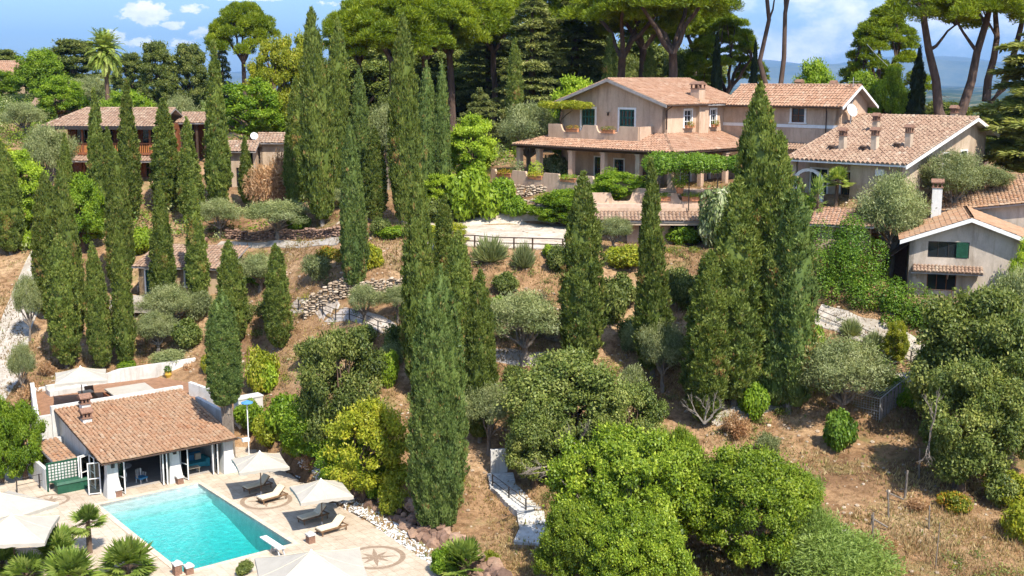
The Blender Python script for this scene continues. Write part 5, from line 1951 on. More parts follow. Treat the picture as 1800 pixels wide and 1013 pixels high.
def furniture():
    pt = FH.p
    so = thing('sofa', 'blue and white sofa inside the right opening of the pool house', 'sofa', pt(7.0, 3.2, .03))
    mb = MB(); FH.box(mb, 5.9, 8.1, 2.6, 3.5, .12, .45); obj('seat', mb, M['teal'], so)
    mb = MB(); FH.box(mb, 5.9, 8.1, 3.51, 3.75, .12, .95); obj('backrest', mb, M['blue'], so)
    for a in (5.75, 8.25):
        mb = MB(); FH.box(mb, a - .14, a + .14, 2.6, 3.75, .05, .65); obj('armrest', mb, M['teal'], so)
    for i, a in enumerate((6.2, 6.75, 7.3, 7.8)):
        mb = MB(); c = pt(a, 3.36, .68)
        vs = []
        mb.box(c, (.42, .16, .42), FH.r + .1); obj('cushion', mb, M['cushion'] if i % 2 else M['blue'], so)
    ta = thing('coffee_table', 'low pale coffee table in front of the blue sofa', 'table', pt(6.7, 1.9, .03))
    mb = MB(); FH.box(mb, 6.1, 7.3, 1.7, 2.2, .38, .43); obj('table_top', mb, M['cushion'], ta)
    for a in (6.18, 7.22):
        for b in (1.77, 2.13):
            mb = MB(); FH.box(mb, a - .03, a + .03, b - .03, b + .03, .03, .38); obj('leg', mb, M['cushion'], ta)
    for (a, b, rr, lab) in ((3.2, 2.1, .3, 'pale blue armchair facing out of the left pool house opening'), (2.1, 2.9, -.6, 'white wicker chair by the dining table inside the pool house')):
        ch = thing('armchair', lab, 'armchair', pt(a, b, .03))
        mat = M['blue'] if rr > 0 else M['whitewood']
        c = pt(a, b, 0)
        mb = MB(); mb.box((c.x, c.y, .40), (.6, .6, .12), FH.r + rr); obj('seat', mb, mat, ch)
        mb = MB()
        for k in range(7):
            w0 = FH.r + rr + PI * (k / 6)
            mb.bar((c.x + .32 * math.cos(w0), c.y + .32 * math.sin(w0), .42), (c.x + .36 * math.cos(w0), c.y + .36 * math.sin(w0), .95 if 1 < k < 5 else .7), .1, .05)
        obj('backrest', mb, M['greymetal'] if rr > 0 else mat, ch)
        for k in range(4):
            w0 = FH.r + rr + PI / 4 + k * PI / 2
            mb = MB(); mb.tube([(c.x + .36 * math.cos(w0), c.y + .36 * math.sin(w0), .03), (c.x + .33 * math.cos(w0), c.y + .33 * math.sin(w0), .36)], .025, 5); obj('leg', mb, M['whitewood'], ch)
    tb = thing('dining_table', 'round white table inside the left opening of the pool house', 'table', pt(2.6, 4.3, .03))
    c = pt(2.6, 4.3, 0)
    mb = MB(); mb.lathe([(.7, .72), (.7, .76)], (c.x, c.y, 0), 20); obj('table_top', mb, M['whitewood'], tb)
    mb = MB(); mb.lathe([(.3, .03), (.07, .12), (.07, .715)], (c.x, c.y, 0), 12); obj('pedestal', mb, M['whitewood'], tb)
    # lattice screen and green chest
    la = thing('lattice_screen', 'dark framed white lattice screen beside the pool house lean-to', 'lattice', pt(-1.4, 4.1, 0))
    fr = MB()
    for a in (-2.45, -.15):
        fr.bar(pt(a, 4.1, 0), pt(a, 4.1, 2.0), .08)
    for z in (.65, 1.97):
        fr.bar(pt(-2.45, 4.1, z), pt(-.15, 4.1, z), .07)
    obj('frame', fr, M['greenpaint'], la)
    lt = MB()
    FH.box(lt, -2.41, -.19, 4.1, 4.13, .68, 1.94)
    obj('lattice', lt, M['greenpaint'], la)
    bk = MB()
    for i in range(10):
        for j in range(6):
            a0 = -2.36 + i * .213; z0 = .73 + j * .2
            FH.box(bk, a0, a0 + .145, 4.085, 4.098, z0, z0 + .135)
    obj('lattice_openings', bk, M['white'], la)
    cb = thing('storage_chest', 'dark green storage chest below the lattice screen', 'chest', pt(-1.1, 3.5, 0))
    mb = MB(); FH.box(mb, -2.1, -.1, 3.2, 3.9, 0, .62); obj('box', mb, M['greenpaint'], cb)
    mb = MB()
    mb.hexa([pt(-2.16, 3.14, .625), pt(-.04, 3.14, .625), pt(-.04, 3.96, .625), pt(-2.16, 3.96, .625)], [pt(-2.1, 3.24, .78), pt(-.1, 3.24, .78), pt(-.1, 3.86, .78), pt(-2.1, 3.86, .78)])
    obj('lid', mb, M['greenpaint'], cb)
    # raised sun terrace behind the roof
    te = thing('sun_terrace', 'white walled sun terrace with brown tiled floor behind the pool house roof', 'terrace', pt(5, 14, 2.9))
    mb = MB()
    TP = [(-1.1, 10.06), (12.6, 10.06), (14.1, 18.45), (1.5, 20.1)]
    mb.hexa([pt(a, b, 1.2) for a, b in TP], [pt(a, b, 2.9) for a, b in TP])
    obj('floor', mb, plain('cotto_floor', (.30, .16, .09), .8, .35, 2.2), te)
    wl = MB()
    def run(a0, b0, a1, b1, z0, z1, z2, th=.3):
        d = Vector((a1 - a0, b1 - b0)).normalized(); n_ = Vector((-d.y, d.x)) * th
        q = [(a0, b0), (a1, b1), (a1 + n_.x, b1 + n_.y), (a0 + n_.x, b0 + n_.y)]
        wl.hexa([pt(a, b, z0) for a, b in q], [pt(a, b, z) for (a, b), z in zip(q, (z1, z2, z2, z1))])
    run(-1.11, 9.9, 1.45, 20.1, .4, 3.7, 3.7)
    run(-1.1, 9.75, -.32, 9.75, .4, 3.7, 3.7)
    run(1.46, 20.12, 5.8, 19.55, 1.0, 3.2, 3.2)
    run(5.81, 19.55, 8.0, 19.26, 1.0, 3.4, 3.95)
    run(8.01, 19.26, 14.2, 18.46, 1.0, 3.95, 4.15)
    obj('parapet', wl, M['white'], te)
    wl = MB()
    (a0, b0), (a1, b1) = fh_at(343, 698, 3.7), fh_at(396, 726, 3.1)
    run(a0, b0, a1, b1, .2, 3.7, 3.1)
    obj('side_parapet', wl, M['white'], te)
    wl = MB()
    (a0, b0), (a1, b1) = fh_at(331, 672, 4.0), fh_at(376, 688, 3.6)
    run(a0, b0, a1, b1, .6, 4.0, 3.6)
    obj('side_parapet', wl, M['white'], te)
    wb = thing('white_kiosk', 'plain white block wall under the blue topped lamp right of the pool house', 'wall', pt(13.3, 6.2, 1))
    mb = MB()
    a_, b_ = fh_at(419, 703, 3.5)
    FH.box(mb, a_, a_ + 2.0, b_, b_ + .9, -.2, 3.45)
    FH.box(mb, a_ - .05, a_ + 2.05, b_ - .05, b_ + .95, 3.452, 3.55)
    obj('wall', mb, M['white'], wb)
D_T0 = 9.56
furniture()

# lamp right of the pool house
p = at_d(437, 780, 80.6)
lp = thing('lamp_post', 'slim white lamp post with blue domed head right of the pool house', 'lamp post', (p.x, p.y, 0))
zt_ = at_d(437, 706, 80.6).z
mb = MB(); mb.tube([(p.x, p.y, 0), (p.x, p.y, zt_ - .2)], .04, 8); mb.lathe([(.12, 0), (.1, .1), (.05, .14)], (p.x, p.y, 0), 10); obj('pole', mb, M['whitewood'], lp)
mb = MB(); mb.lathe([(.05, -.22), (.3, -.14), (.42, -.1), (.40, -.05), (.14, .05), (.03, .09)], (p.x, p.y, zt_), 14); obj('lamp_head', mb, plain('blue_enamel', (.08, .25, .55), .4, .1), lp)
p = at_d(432, 773, 79.6)
fg = thing('floodlight', 'white floodlight on the right corner of the pool house eave', 'floodlight', p)
mb = MB(); mb.box(p, (.5, .3, .22), .5); obj('housing', mb, M['whitewood'], fg)
mb = MB(); mb.bar(p, FH.p(9.5, .3, 2.5), .06); obj('bracket', mb, M['greymetal'], fg)

# ------------------------------------------------------------------ parasols, loungers
def parasol(name, label, c, size, ze, zt, deg, group=None, pole=True, flap=.22, off=(0, 0), mat='canvas'):
    t = thing(name, label, 'parasol', (c[0] + off[0], c[1] + off[1], c[2]), group)
    r = math.radians(deg)
    s = size / 2
    n = 10
    mb = MB()
    def pq(x, y, z): return (c[0] + x * math.cos(r) - y * math.sin(r), c[1] + x * math.sin(r) + y * math.cos(r), c[2] + z)
    per = []
    for k, (x0, y0, x1, y1) in enumerate(((-1, -1, 1, -1), (1, -1, 1, 1), (1, 1, -1, 1), (-1, 1, -1, -1))):
        for i in range(n):
            f = i / n
            sag = .07 * size / 3.5 * math.sin(PI * f)
            k_ = 1 - .035 * math.sin(PI * f)
            per.append(((x0 + (x1 - x0) * f) * s * k_, (y0 + (y1 - y0) * f) * s * k_, ze - 0.0 + sag * .4))
    m = len(per)
    rings = [1.0, .8, .6, .4, .2, .03]
    vs = []
    for q in rings:
        for (x, y, z) in per:
            tt = 1 - q
            zz = z + (zt - z) * (tt ** 1.05) - .05 * math.sin(PI * tt)
            vs.append(pq(x * q, y * q, zz))
    fs = []
    for i in range(len(rings) - 1):
        for k in range(m):
            j = (k + 1) % m
            fs.append((i * m + k, i * m + j, (i + 1) * m + j, (i + 1) * m + k))
    fs.append(tuple((len(rings) - 1) * m + k for k in range(m)))
    mb.add(vs, fs)
    can = obj('canopy', mb, M[mat], t)
    sm = MB()
    for c_ in range(0, m, n // 2):
        x, y, z = per[c_]
        ln_ = []
        for q in rings:
            tt = 1 - q
            p_ = Vector(pq(x * q, y * q, z + (zt - z) * (tt ** 1.05) - .05 * math.sin(PI * tt)))
            ln_.append(p_ + Vector((0, 0, .012)))
        sm.tube(ln_, .022 if (c_ // (n // 2)) % 2 == 0 else .012, 4)
    obj('seam', sm, M['cushion'], can)
    v = MB()
    vs = []
    for (x, y, z) in per: vs.append(pq(x, y, z))
    for i, (x, y, z) in enumerate(per): vs.append(pq(x * 1.005, y * 1.005, z - flap * (1 if i % 2 else .72)))
    v.add(vs, [(k, (k + 1) % m, m + (k + 1) % m, m + k) for k in range(m)])
    obj('valance', v, M[mat], can)
    tp = MB()
    tp.lathe([(.10, 0), (.06, .08), (.02, .14)], pq(0, 0, zt - .02), 8)
    obj('finial', tp, M['whitewood'], can)
    rb = MB()
    for (x, y) in ((-1, -1), (1, -1), (1, 1), (-1, 1), (0, -1), (1, 0), (0, 1), (-1, 0)):
        k_ = .97
        rb.bar(pq(0, 0, zt - .12), pq(x * s * k_ * .96, y * s * k_ * .96, ze - .03), .03)
    obj('rib', rb, M['teak'], t)
    p = MB()
    p.tube([(c[0] + off[0], c[1] + off[1], c[2]), (c[0] + off[0], c[1] + off[1], c[2] + zt - .1)], .035, 8)
    obj('pole', p, M['teak'], t)
    b = MB()
    b.lathe([(.34, 0), (.34, .07), (.08, .1), (.06, .3)], (c[0] + off[0], c[1] + off[1], c[2]), 12)
    obj('base', b, M['greymetal'], t)
    return t
GP = 'cream parasols round the pool'
c1 = at_z(460, 812, 2.4); parasol('parasol', 'cream square parasol between the pool house corner and the first pair of loungers', (c1.x - .15, c1.y + .2, 0), 3.25, 2.25, 3.0, 22, GP)
c2 = at_z(568, 862, 2.4); parasol('parasol', 'cream square parasol over the second pair of loungers by the pebbles', (c2.x - .15, c2.y + .2, 0), 3.25, 2.25, 3.0, 22, GP)
c3 = at_z(0, 888, 2.6); parasol('parasol', 'large cream parasol cut by the left edge beside the small compass mosaic', (c3.x, c3.y, 0), 4.6, 2.4, 3.35, 60, GP)
c4 = at_z(22, 930, 2.6); parasol('parasol', 'large cream parasol with scalloped edge above the fan palms', (c4.x, c4.y, 0), 4.2, 2.45, 3.4, 10, GP)
c5 = at_z(548, 992, 2.7); parasol('parasol', 'large cream parasol at the near end of the pool', (c5.x, c5.y, 0), 5.6, 2.2, 3.4, 14, GP)
c6 = at_z(142, 658, 5.3); parasol('parasol', 'cream parasol on the sun terrace behind the pool house', (c6.x, c6.y, 2.9), 3.7, 2.2, 2.95, 20, GP)

def lounger(label, foot, head, z0, group, cmat='cushion', tilt=.95):
    f = Vector((foot[0], foot[1], z0)); h = Vector((head[0], head[1], z0))
    d = (h - f).normalized(); s = Vector((-d.y, d.x, 0)); up = Vector((0, 0, 1))
    t = thing('sun_lounger', label, 'sun lounger', f + d, group)
    w = .34
    hz = .36
    fr = MB()
    for sg in (-1, 1):
        fr.bar(f + s * sg * w + up * (hz - .06), f + d * 1.95 + s * sg * w + up * (hz - .06), .06, .09)
    for k in range(5):
        q = f + d * (.02 + .48 * k) + up * (hz - .07)
        fr.bar(q - s * w, q + s * w, .06, .05)
    obj('frame', fr, M['teak'], t)
    for x in (.12, 1.8):
        for sg in (-1, 1):
            l = MB(); l.bar(f + d * x + s * sg * w, f + d * x + s * sg * w + up * (hz - .1), .07); obj('leg', l, M['teak'], t)
    c = MB()
    def slab(p0, p1, th):
        q = [p0 - s * (w - .02), p1 - s * (w - .02), p1 + s * (w - .02), p0 + s * (w - .02)]
        nn = (p1 - p0).cross(s).normalized()
        if nn.z < 0: nn = -nn
        c.hexa([v for v in q][::-1] if False else q, [v + nn * th for v in q])
    k = f + d * 1.22 + up * hz
    slab(f + up * (hz - .005), k, .09)
    slab(k + d * .01, k + d * .72 * math.cos(tilt * .8) + up * .72 * math.sin(tilt * .8), .09)
    obj('cushion', c, M[cmat], t)
    b = MB()
    e = k + d * .72 * math.cos(tilt * .8) + up * .72 * math.sin(tilt * .8)
    for sg in (-1, 1):
        b.bar(k + s * sg * w * .9 - up * .03, e + s * sg * w * .9 - up * .05, .05)
    b.bar(e - s * w - up * .05, e + s * w - up * .05, .05)
    b.bar((k + e) / 2 + s * .2 - up * .05, f + d * 1.85 + s * .2 + up * (hz - .08), .04)
    obj('back_frame', b, M['teak'], t)
GL = 'teak sun loungers by the pool'
def ll(lab, fp, hp, z=0.0, **k):
    a, b = at_z(*fp, z + .35), at_z(*hp, z + .35)
    lounger(lab, a, b, z, GL, **k)
ll('sun lounger in the shade of the parasol nearest the pool house', (431, 858), (478, 845))
ll('sunlit lounger beside the shaded one near the pool house', (456, 877), (512, 862))
ll('sun lounger in the shade of the second parasol by the pebbles', (527, 912), (580, 897))
ll('sunlit lounger in front of the second parasol by the pebbles', (559, 932), (612, 917))
ll('dark lounger on the sun terrace below the terrace parasol', (164, 700), (148, 682), 2.9, cmat='teak', tilt=1.1)

# low stone lanterns / planters at the pool corners
def corner_block(px, py, label, h=.55, two=False):
    p = at_z(px, py, 0)
    t = thing('pool_lantern', label, 'lantern', p, 'stone lanterns round the pool')
    mb = MB(); mb.box((p.x, p.y, h * .4), (.42, .42, h * .8), PF.r); obj('block', mb, M['brick'], t)
    mb = MB(); mb.box((p.x, p.y, h * .8 + .05), (.5, .5, .1), PF.r); 
    mb.hexa([(p.x - .2, p.y - .2, h * .8 + .102), (p.x + .2, p.y - .2, h * .8 + .102), (p.x + .2, p.y + .2, h * .8 + .102), (p.x - .2, p.y + .2, h * .8 + .102)],
            [(p.x - .05, p.y - .05, h * .8 + .25), (p.x + .05, p.y - .05, h * .8 + .25), (p.x + .05, p.y + .05, h * .8 + .25), (p.x - .05, p.y + .05, h * .8 + .25)])
    obj('cap', mb, M['white'], t)
corner_block(208, 872, 'small brown stone lantern at the foot of the left pool house pier')
corner_block(316, 850, 'small brown stone lantern at the foot of the middle pool house pier')
corner_block(546, 954, 'stone lantern at the right corner of the pool', .6)
corner_block(312, 1010, 'taller stone lantern at the near left corner of the pool', .75)
corner_block(332, 1008, 'short stone lantern beside the taller one at the near left pool corner', .5)

# diving board
a = PF.p(1.9, -PHL - 1.4, 0); b = PF.p(1.9, -PHL + .9, .62)
t = thing('diving_board', 'white diving board over the near edge of the pool', 'diving board', PF.p(1.9, -PHL - 1.2, 0))
mb = MB()
FP = PF
PF.box(mb, 1.68, 2.12, -PHL - 1.6, -PHL + .8, .56, .62); obj('board', mb, M['whitewood'], t)
mb = MB()
for x in (1.74, 2.06):
    mb.bar(PF.p(x, -PHL - 1.7, 0), PF.p(x, -PHL - 1.3, .56), .07)
    mb.bar(PF.p(x, -PHL - .5, 0), PF.p(x, -PHL - .7, .56), .07)
obj('stand', mb, M['greymetal'], t)

# things on the sun terrace
def terrace_things():
    pt = FH.p
    t = thing('hot_tub', 'covered hot tub with white lid in dark wooden surround on the sun terrace', 'hot tub', pt(6.6, 13.5, 2.9))
    ha, hb = fh_at(205, 690, 3.3)
    hb = max(hb, 12.2)
    mb = MB()
    FH.box(mb, 5.2, 8.6, 12.0, 15.2, 2.901, 3.3); obj('surround', mb, M['redwood'], t)
    mb = MB()
    FH.box(mb, 5.4, 8.4, 12.2, 13.1, 3.302, 3.34)
    obj('water_rim', mb, plain('tub_liner', (.35, .20, .22), .4, .2), t)
    mb = MB()
    mb.hexa([pt(5.3, 13.0, 3.42), pt(8.5, 13.0, 3.42), pt(8.5, 15.1, 3.5), pt(5.3, 15.1, 3.5)], [pt(5.3, 13.0, 3.52), pt(8.5, 13.0, 3.52), pt(8.5, 15.1, 3.62), pt(5.3, 15.1, 3.62)])
    obj('lid', mb, M['canvas'], t)
    tb = thing('terrace_table', 'small wooden table with pale top near the hot tub', 'table', pt(3.9, 15.2, 2.9))
    mb = MB(); FH.box(mb, 3.4, 4.4, 14.8, 15.6, 3.55, 3.62); obj('table_top', mb, M['cushion'], tb)
    for a in (3.46, 4.34):
        for b in (14.86, 15.54):
            mb = MB(); FH.box(mb, a - .03, a + .03, b - .03, b + .03, 2.901, 3.55); obj('leg', mb, M['teak'], tb)
    bn = thing('white_bench', 'white built-in bench under the terrace parasol', 'bench', pt(1.4, 18.8, 2.9))
    mb = MB(); FH.box(mb, 2.0, 5.0, 18.0, 18.8, 2.902, 3.3); obj('seat', mb, M['white'], bn)
    mb = MB(); FH.box(mb, 2.0, 5.0, 18.81, 19.1, 2.902, 3.6); obj('backrest', mb, M['white'], bn)
    for i, (a, b, lab) in enumerate(((11.6, 18.1, 'yellow glazed pot by the white terrace wall'), (13.2, 17.9, 'terracotta pot with dry plant by the white terrace wall'))):
        p = pt(a, b, 2.902)
        po = thing('flower_pot', lab, 'flower pot', p)
        mb = MB(); mb.lathe([(.16, 0), (.30, .3), (.26, .5), (.3, .55)], p, 12)
        obj('pot', mb, plain('yellow_glaze', (.55, .36, .05), .4, .2) if i == 0 else M['terracotta'], po)
        V, Fq, T = blob_leaves(np.array([[p.x, p.y, p.z + .78]]), np.array([[.36, .36, .32]]), 160, .2, .4, 5 + i)
        link('foliage', quads('foliage', V - np.array(po.location), Fq, T, [L['ivy'] if i == 0 else L['dead']]), None, po)
terrace_things()

# ------------------------------------------------------------------ cottage among the cypresses
FC = Frame(*at_d(243, 470, 109.0)[:2], -10)
def build_cottage():
    z0 = 7.6
    t = thing('cottage', 'small ochre cottage with flat tiled roof and green door hidden among cypresses', 'cottage', FC.p(4, 2, z0))
    w = MB()
    wall_with_holes(w, FC.p(0, 0), FC.p(8.4, 0), z0 - 1, 10.4, [(.7, 2.2, z0 + .1, 10.0), (4.6, 5.8, z0 + 1, 10.0)], .3)
    wall_with_holes(w, FC.p(8.4, 0), FC.p(8.4, 4.5), z0 - 1, 10.4, [], .3)
    wall_with_holes(w, FC.p(8.4, 4.5), FC.p(0, 4.5), z0 - 1, 11.6, [], .3)
    wall_with_holes(w, FC.p(0, 4.5), FC.p(0, 0), z0 - 1, 10.4, [], .3)
    obj('wall', w, M['wall_ochre'], t)
    d = (FC.ax, FC.ay)
    window(t, FC.p(1.45, 0, z0 + .1), d, 1.5, 2.3, leaf='green', mull=(2, 4), sill=False, name='door', pane=M['shutter'])
    window(t, FC.p(5.2, 0, z0 + 1), d, 1.2, 1.4, leaf='green', mull=(2, 2))
    q = [FC.p(-.4, -.5, 10.35), FC.p(8.9, -.5, 10.35), FC.p(8.9, 4.8, 11.75), FC.p(-.4, 4.8, 11.75)]
    add_roof(t, [q], M['tile2'], [], pitch=.34, course=.45, h=.06)
    ch = chimney(t, FC.p(5.0, 3.3, 0), 10.9, 12.0, .6, FC.r, M['wall_ochre'])
    pv = MB()
    FC.box(pv, -1.5, 4.2, -3.2, -.01, z0 - 1, z0 - .02)
    obj('terrace', pv, M['whitepath'], t)
build_cottage()
for px, py, lab in ((253, 512, 'white garden seat on the cottage terrace'), (248, 556, 'white garden seat below the cottage terrace')):
    p = hit(px, py)
    t = thing('garden_bench', lab, 'bench', p, )
    mb = MB(); mb.box((p.x, p.y, p.z + .45), (1.1, .6, .08)); obj('seat', mb, M['white'], t)
    mb = MB(); mb.box((p.x, p.y + .32, p.z + .8), (1.1, .07, .75)); obj('backrest', mb, M['white'], t)
    for x in (-.48, .48):
        mb = MB(); mb.box((p.x + x, p.y, p.z + .2), (.09, .55, .5)); obj('leg', mb, M['white'], t)

# ------------------------------------------------------------------ wooden chalet up on the left
FK = Frame(*at_d(124, 260, 136.5)[:2], -4)
def build_chalet():
    z0 = 16.4
    t = thing('chalet', 'red brown wooden house with long balcony and pale tiled roof on the left slope', 'house', FK.p(6, 4, z0))
    w = MB()
    Wd = 10.6
    wall_with_holes(w, FK.p(0, 0), FK.p(Wd, 0), z0 - 1.5, 19.2, [(1.2, 3.6, z0, 18.4), (5.2, 7.4, z0, 18.4), (8.6, 10.0, z0, 18.4)], .3)
    wall_with_holes(w, FK.p(Wd, 0), FK.p(Wd, 6), z0 - 1.5, 19.2, [], .3)
    wall_with_holes(w, FK.p(0, 6), FK.p(0, 0), z0 - 1.5, 19.2, [], .3)
    obj('ground_floor_wall', w, M['redwood'], t)
    w = MB()
    wall_with_holes(w, FK.p(-.6, 1.2), FK.p(Wd + .4, 1.2), 19.2, 22.3, [(.8, 2.4, 19.5, 21.8), (3.6, 5.2, 19.5, 21.8), (6.2, 7.6, 19.5, 21.8), (8.6, 10.0, 19.5, 21.8)], .25)
    wall_with_holes(w, FK.p(Wd + .4, 1.2), FK.p(Wd + .4, 7), 19.2, 22.3, [(1.5, 3, 19.6, 21.6)], .25)
    wall_with_holes(w, FK.p(-.6, 7), FK.p(-.6, 1.2), 19.2, 22.3, [], .25)
    FK.box(w, -.6, Wd + .4, -.3, 7, 19.0, 19.19)
    obj('upper_wall', w, M['redwood'], t)
    d = (FK.ax, FK.ay)
    for a in (1.0, 3.8, 6.3, 8.7):
        window(t, FK.p(a, 1.2, 19.5), d, 1.5, 2.3, frame_mat=M['redwood'], trim=0, mull=(2, 2), deep=.1)
    for a, b in ((2.4, 2.4), (6.3, 2.2), (9.3, 1.4)):
        window(t, FK.p(a, 0, z0), d, b, 2.0, frame_mat=M['redwood'], leaf='red', trim=0, mull=(3, 2), deep=.1)
    # balcony front of orange boards between posts
    for i in range(8):
        a0 = -1.2 + i * 1.55
        b = MB()
        FK.box(b, a0 + .12, a0 + 1.43, -1.0, -.93, 19.2, 20.15)
        if i in (1, 3, 4, 6):
            b = MB()
            for k in range(6):
                FK.box(b, a0 + .16 + k * .22, a0 + .26 + k * .22, -1.0, -.94, 19.2, 20.1)
        obj('balcony_panel', b, M['orangewood'], t)
    ps = MB()
    for i in range(9):
        a = -1.2 + i * 1.55
        FK.box(ps, a - .11, a + .11, -1.06, -.86, 16.8 if i % 2 == 0 else 19.0, 22.0)
    FK.box(ps, -1.4, 11.4, -1.12, -.84, 20.17, 20.3)
    FK.box(ps, -1.4, 11.4, -1.1, .6, 18.95, 19.18)
    obj('post', ps, M['redwood'], t)
    zl, zh = 22.15, 24.0
    f = [FK.p(-2.3, -2.0, zl), FK.p(11.0, -2.0, zl), FK.p(11.0, 4, zh), FK.p(.4, 4, zh)]
    l = [FK.p(-2.3, 9, zl), FK.p(-2.3, -2.0, zl), FK.p(.4, 4, zh)]
    e = [FK.p(11.0, -2.0, zl), FK.p(11.0, 9, zl), FK.p(11.0, 4, zh)]
    b = [FK.p(11.0, 9, zl), FK.p(-2.3, 9, zl), FK.p(.4, 4, zh), FK.p(11.0, 4, zh)]
    add_roof(t, [f, l, b], M['tile2'], [(FK.p(.4, 4, zh), FK.p(11, 4, zh)), (FK.p(-2.3, -2, zl), FK.p(.4, 4, zh))], pitch=.36, course=.5, h=.07)
    fa = MB()
    FK.box(fa, -2.4, 11.1, -2.12, -2.02, zl - .35, zl - .02)
    FK.box(fa, -2.42, -2.32, -2.0, 9, zl - .35, zl - .02)
    obj('fascia', fa, M['metal'], t)
    f2 = [FK.p(-.5, -2.6, 18.35), FK.p(11.4, -2.6, 18.35), FK.p(11.4, -.003, 19.0), FK.p(-.5, -.003, 19.0)]
    add_roof(t, [f2], M['tile2'], [], pitch=.36, course=.5, h=.07, name='skirt_roof')
build_chalet()
def shed(name, label, fr, w, dp, z0, ze, zr, cat='outbuilding', wall='wall_ochre', open_=True, tile='tile2'):
    t = thing(name, label, cat, fr.p(w / 2, dp / 2, z0))
    q = [fr.p(-.5, -.6, ze), fr.p(w + .5, -.6, ze), fr.p(w + .5, dp * .5, zr), fr.p(-.5, dp * .5, zr)]
    q2 = [fr.p(w + .5, dp + .6, ze), fr.p(-.5, dp + .6, ze), fr.p(-.5, dp * .5, zr), fr.p(w + .5, dp * .5, zr)]
    add_roof(t, [q, q2], M[tile], [(fr.p(-.5, dp * .5, zr), fr.p(w + .5, dp * .5, zr))], pitch=.36, course=.5, h=.07)
    if open_:
        for a in (0, w / 3, 2 * w / 3, w):
            for b in (0, dp):
                p = MB(); fr.box(p, a - .12, a + .12, b - .12, b + .12, z0 - .5, ze); obj('post', p, M['darkwood'], t)
    m = MB()
    if open_:
        wall_with_holes(m, fr.p(.2, dp - .2), fr.p(w - .2, dp - .2), z0 - .5, ze + .1, [], .2)
    else:
        wall_with_holes(m, fr.p(0, 0), fr.p(w, 0), z0 - 1, ze + .05, [(w * .3, w * .3 + 1, z0, z0 + 2)], .25)
        wall_with_holes(m, fr.p(w, 0), fr.p(w, dp), z0 - 1, ze + .05, [], .25)
        wall_with_holes(m, fr.p(w, dp), fr.p(0, dp), z0 - 1, ze + .05, [], .25)
        wall_with_holes(m, fr.p(0, dp), fr.p(0, 0), z0 - 1, ze + .05, [], .25)
    obj('wall', m, M[wall], t)
    if not open_:
        window(t, fr.p(w * .3 + .5, 0, z0), (fr.ax, fr.ay), 1, 2, frame_mat=M['darkwood'], leaf='green', trim=0, mull=(2, 3), name='door', sill=False)
def fr_at(px, py, d, deg): 
    p = at_d(px, py, d); return Frame(p.x, p.y, deg), p.z
f_, z_ = fr_at(318, 245, 141, -2); shed('side_pavilion', 'open tiled pavilion joined to the right of the wooden chalet', f_, 2.9, 5, 17.5, at_d(320, 216, 141).z, at_d(320, 199, 143).z, open_=True, wall='redwood')
f_, z_ = fr_at(60, 205, 186, 0); shed('open_pavilion', 'small open pavilion with pale tiled roof above the chalet', f_, 6.4, 4, ground(f_.x + 3, f_.y), at_d(60, 187, 186).z, at_d(60, 174, 188).z, wall='darkwood')
f_, z_ = fr_at(-60, 140, 215, 0); shed('hilltop_house', 'orange hip roof of a house cut by the upper left edge', f_, 10.6, 8, 25, at_d(0, 134, 215).z, at_d(0, 108, 219).z, cat='house', open_=False, tile='tile')
f_, z_ = fr_at(402, 285, 131, 0); shed('annex', 'low cream annex with short tiled roof left of the dish', f_, 2.6, 3.5, 17.0 - 1.2, at_d(402, 266, 131).z, at_d(402, 249, 132.7).z, wall='wall_cream', open_=False)
f_, z_ = fr_at(458, 285, 134, 2); shed('annex', 'cream annex with tiled roof and bright wall behind the dry brown bush', f_, 3.6, 4, 16.0, at_d(458, 251, 134).z, at_d(458, 235, 136).z, wall='wall_cream', open_=False)
f_, z_ = fr_at(300, 300, 133, 0)

# ------------------------------------------------------------------ walls, rails, fences on the slope
def stone_thing(name, pts, zt, label, mat='stone', th=.5, size=.28, cat='stone wall', zb=None):
    p0 = pts[0]
    t = thing(name, label, cat, (p0[0], p0[1], ground(*p0[:2])))
    mb = MB()
    stone_wall_mesh(mb, pts, zb or (lambda x, y: ground(x, y) - .25), zt, th, size, random.Random(len(label)))
    obj('stones', mb, M[mat], t)
gu = lambda k: (lambda x, y: ground(x, y) + k)
stone_thing('dry_stone_wall', [(-17.2, 97.3), (-13, 96.6), (-9.2, 95.4), (-6, 94.2), (-3.6, 93.2)], gu(1.35), 'long dry stone wall above the grey path in the middle of the slope')
stone_thing('dry_stone_wall', [(-1.6, 91.6), (1, 90.4), (3.4, 89.2), (5.0, 88.5)], gu(1.3), 'dry stone wall behind the olive tree in the middle of the slope')
stone_thing('dry_stone_wall', [(-1.2, 117.2), (2.0, 116.9), (5.0, 116.0)], lambda x, y: 17.0, 'high stone retaining wall below the villa terrace', zb=lambda x, y: 13.5, size=.34)
stone_thing('dry_stone_wall', [H2(400, 421), H2(480, 419), H2(540, 418), H2(600, 416)], gu(.75), 'low brown wall behind the white path above the cottage', mat='rock', size=.3)
stone_thing('rubble_bank', [(-2.6, 115.0), (0, 114.6), (2.6, 113.8), (5.2, 112.6)], gu(.7), 'heap of loose stones along the gravel drive edge', size=.32, cat='rubble')

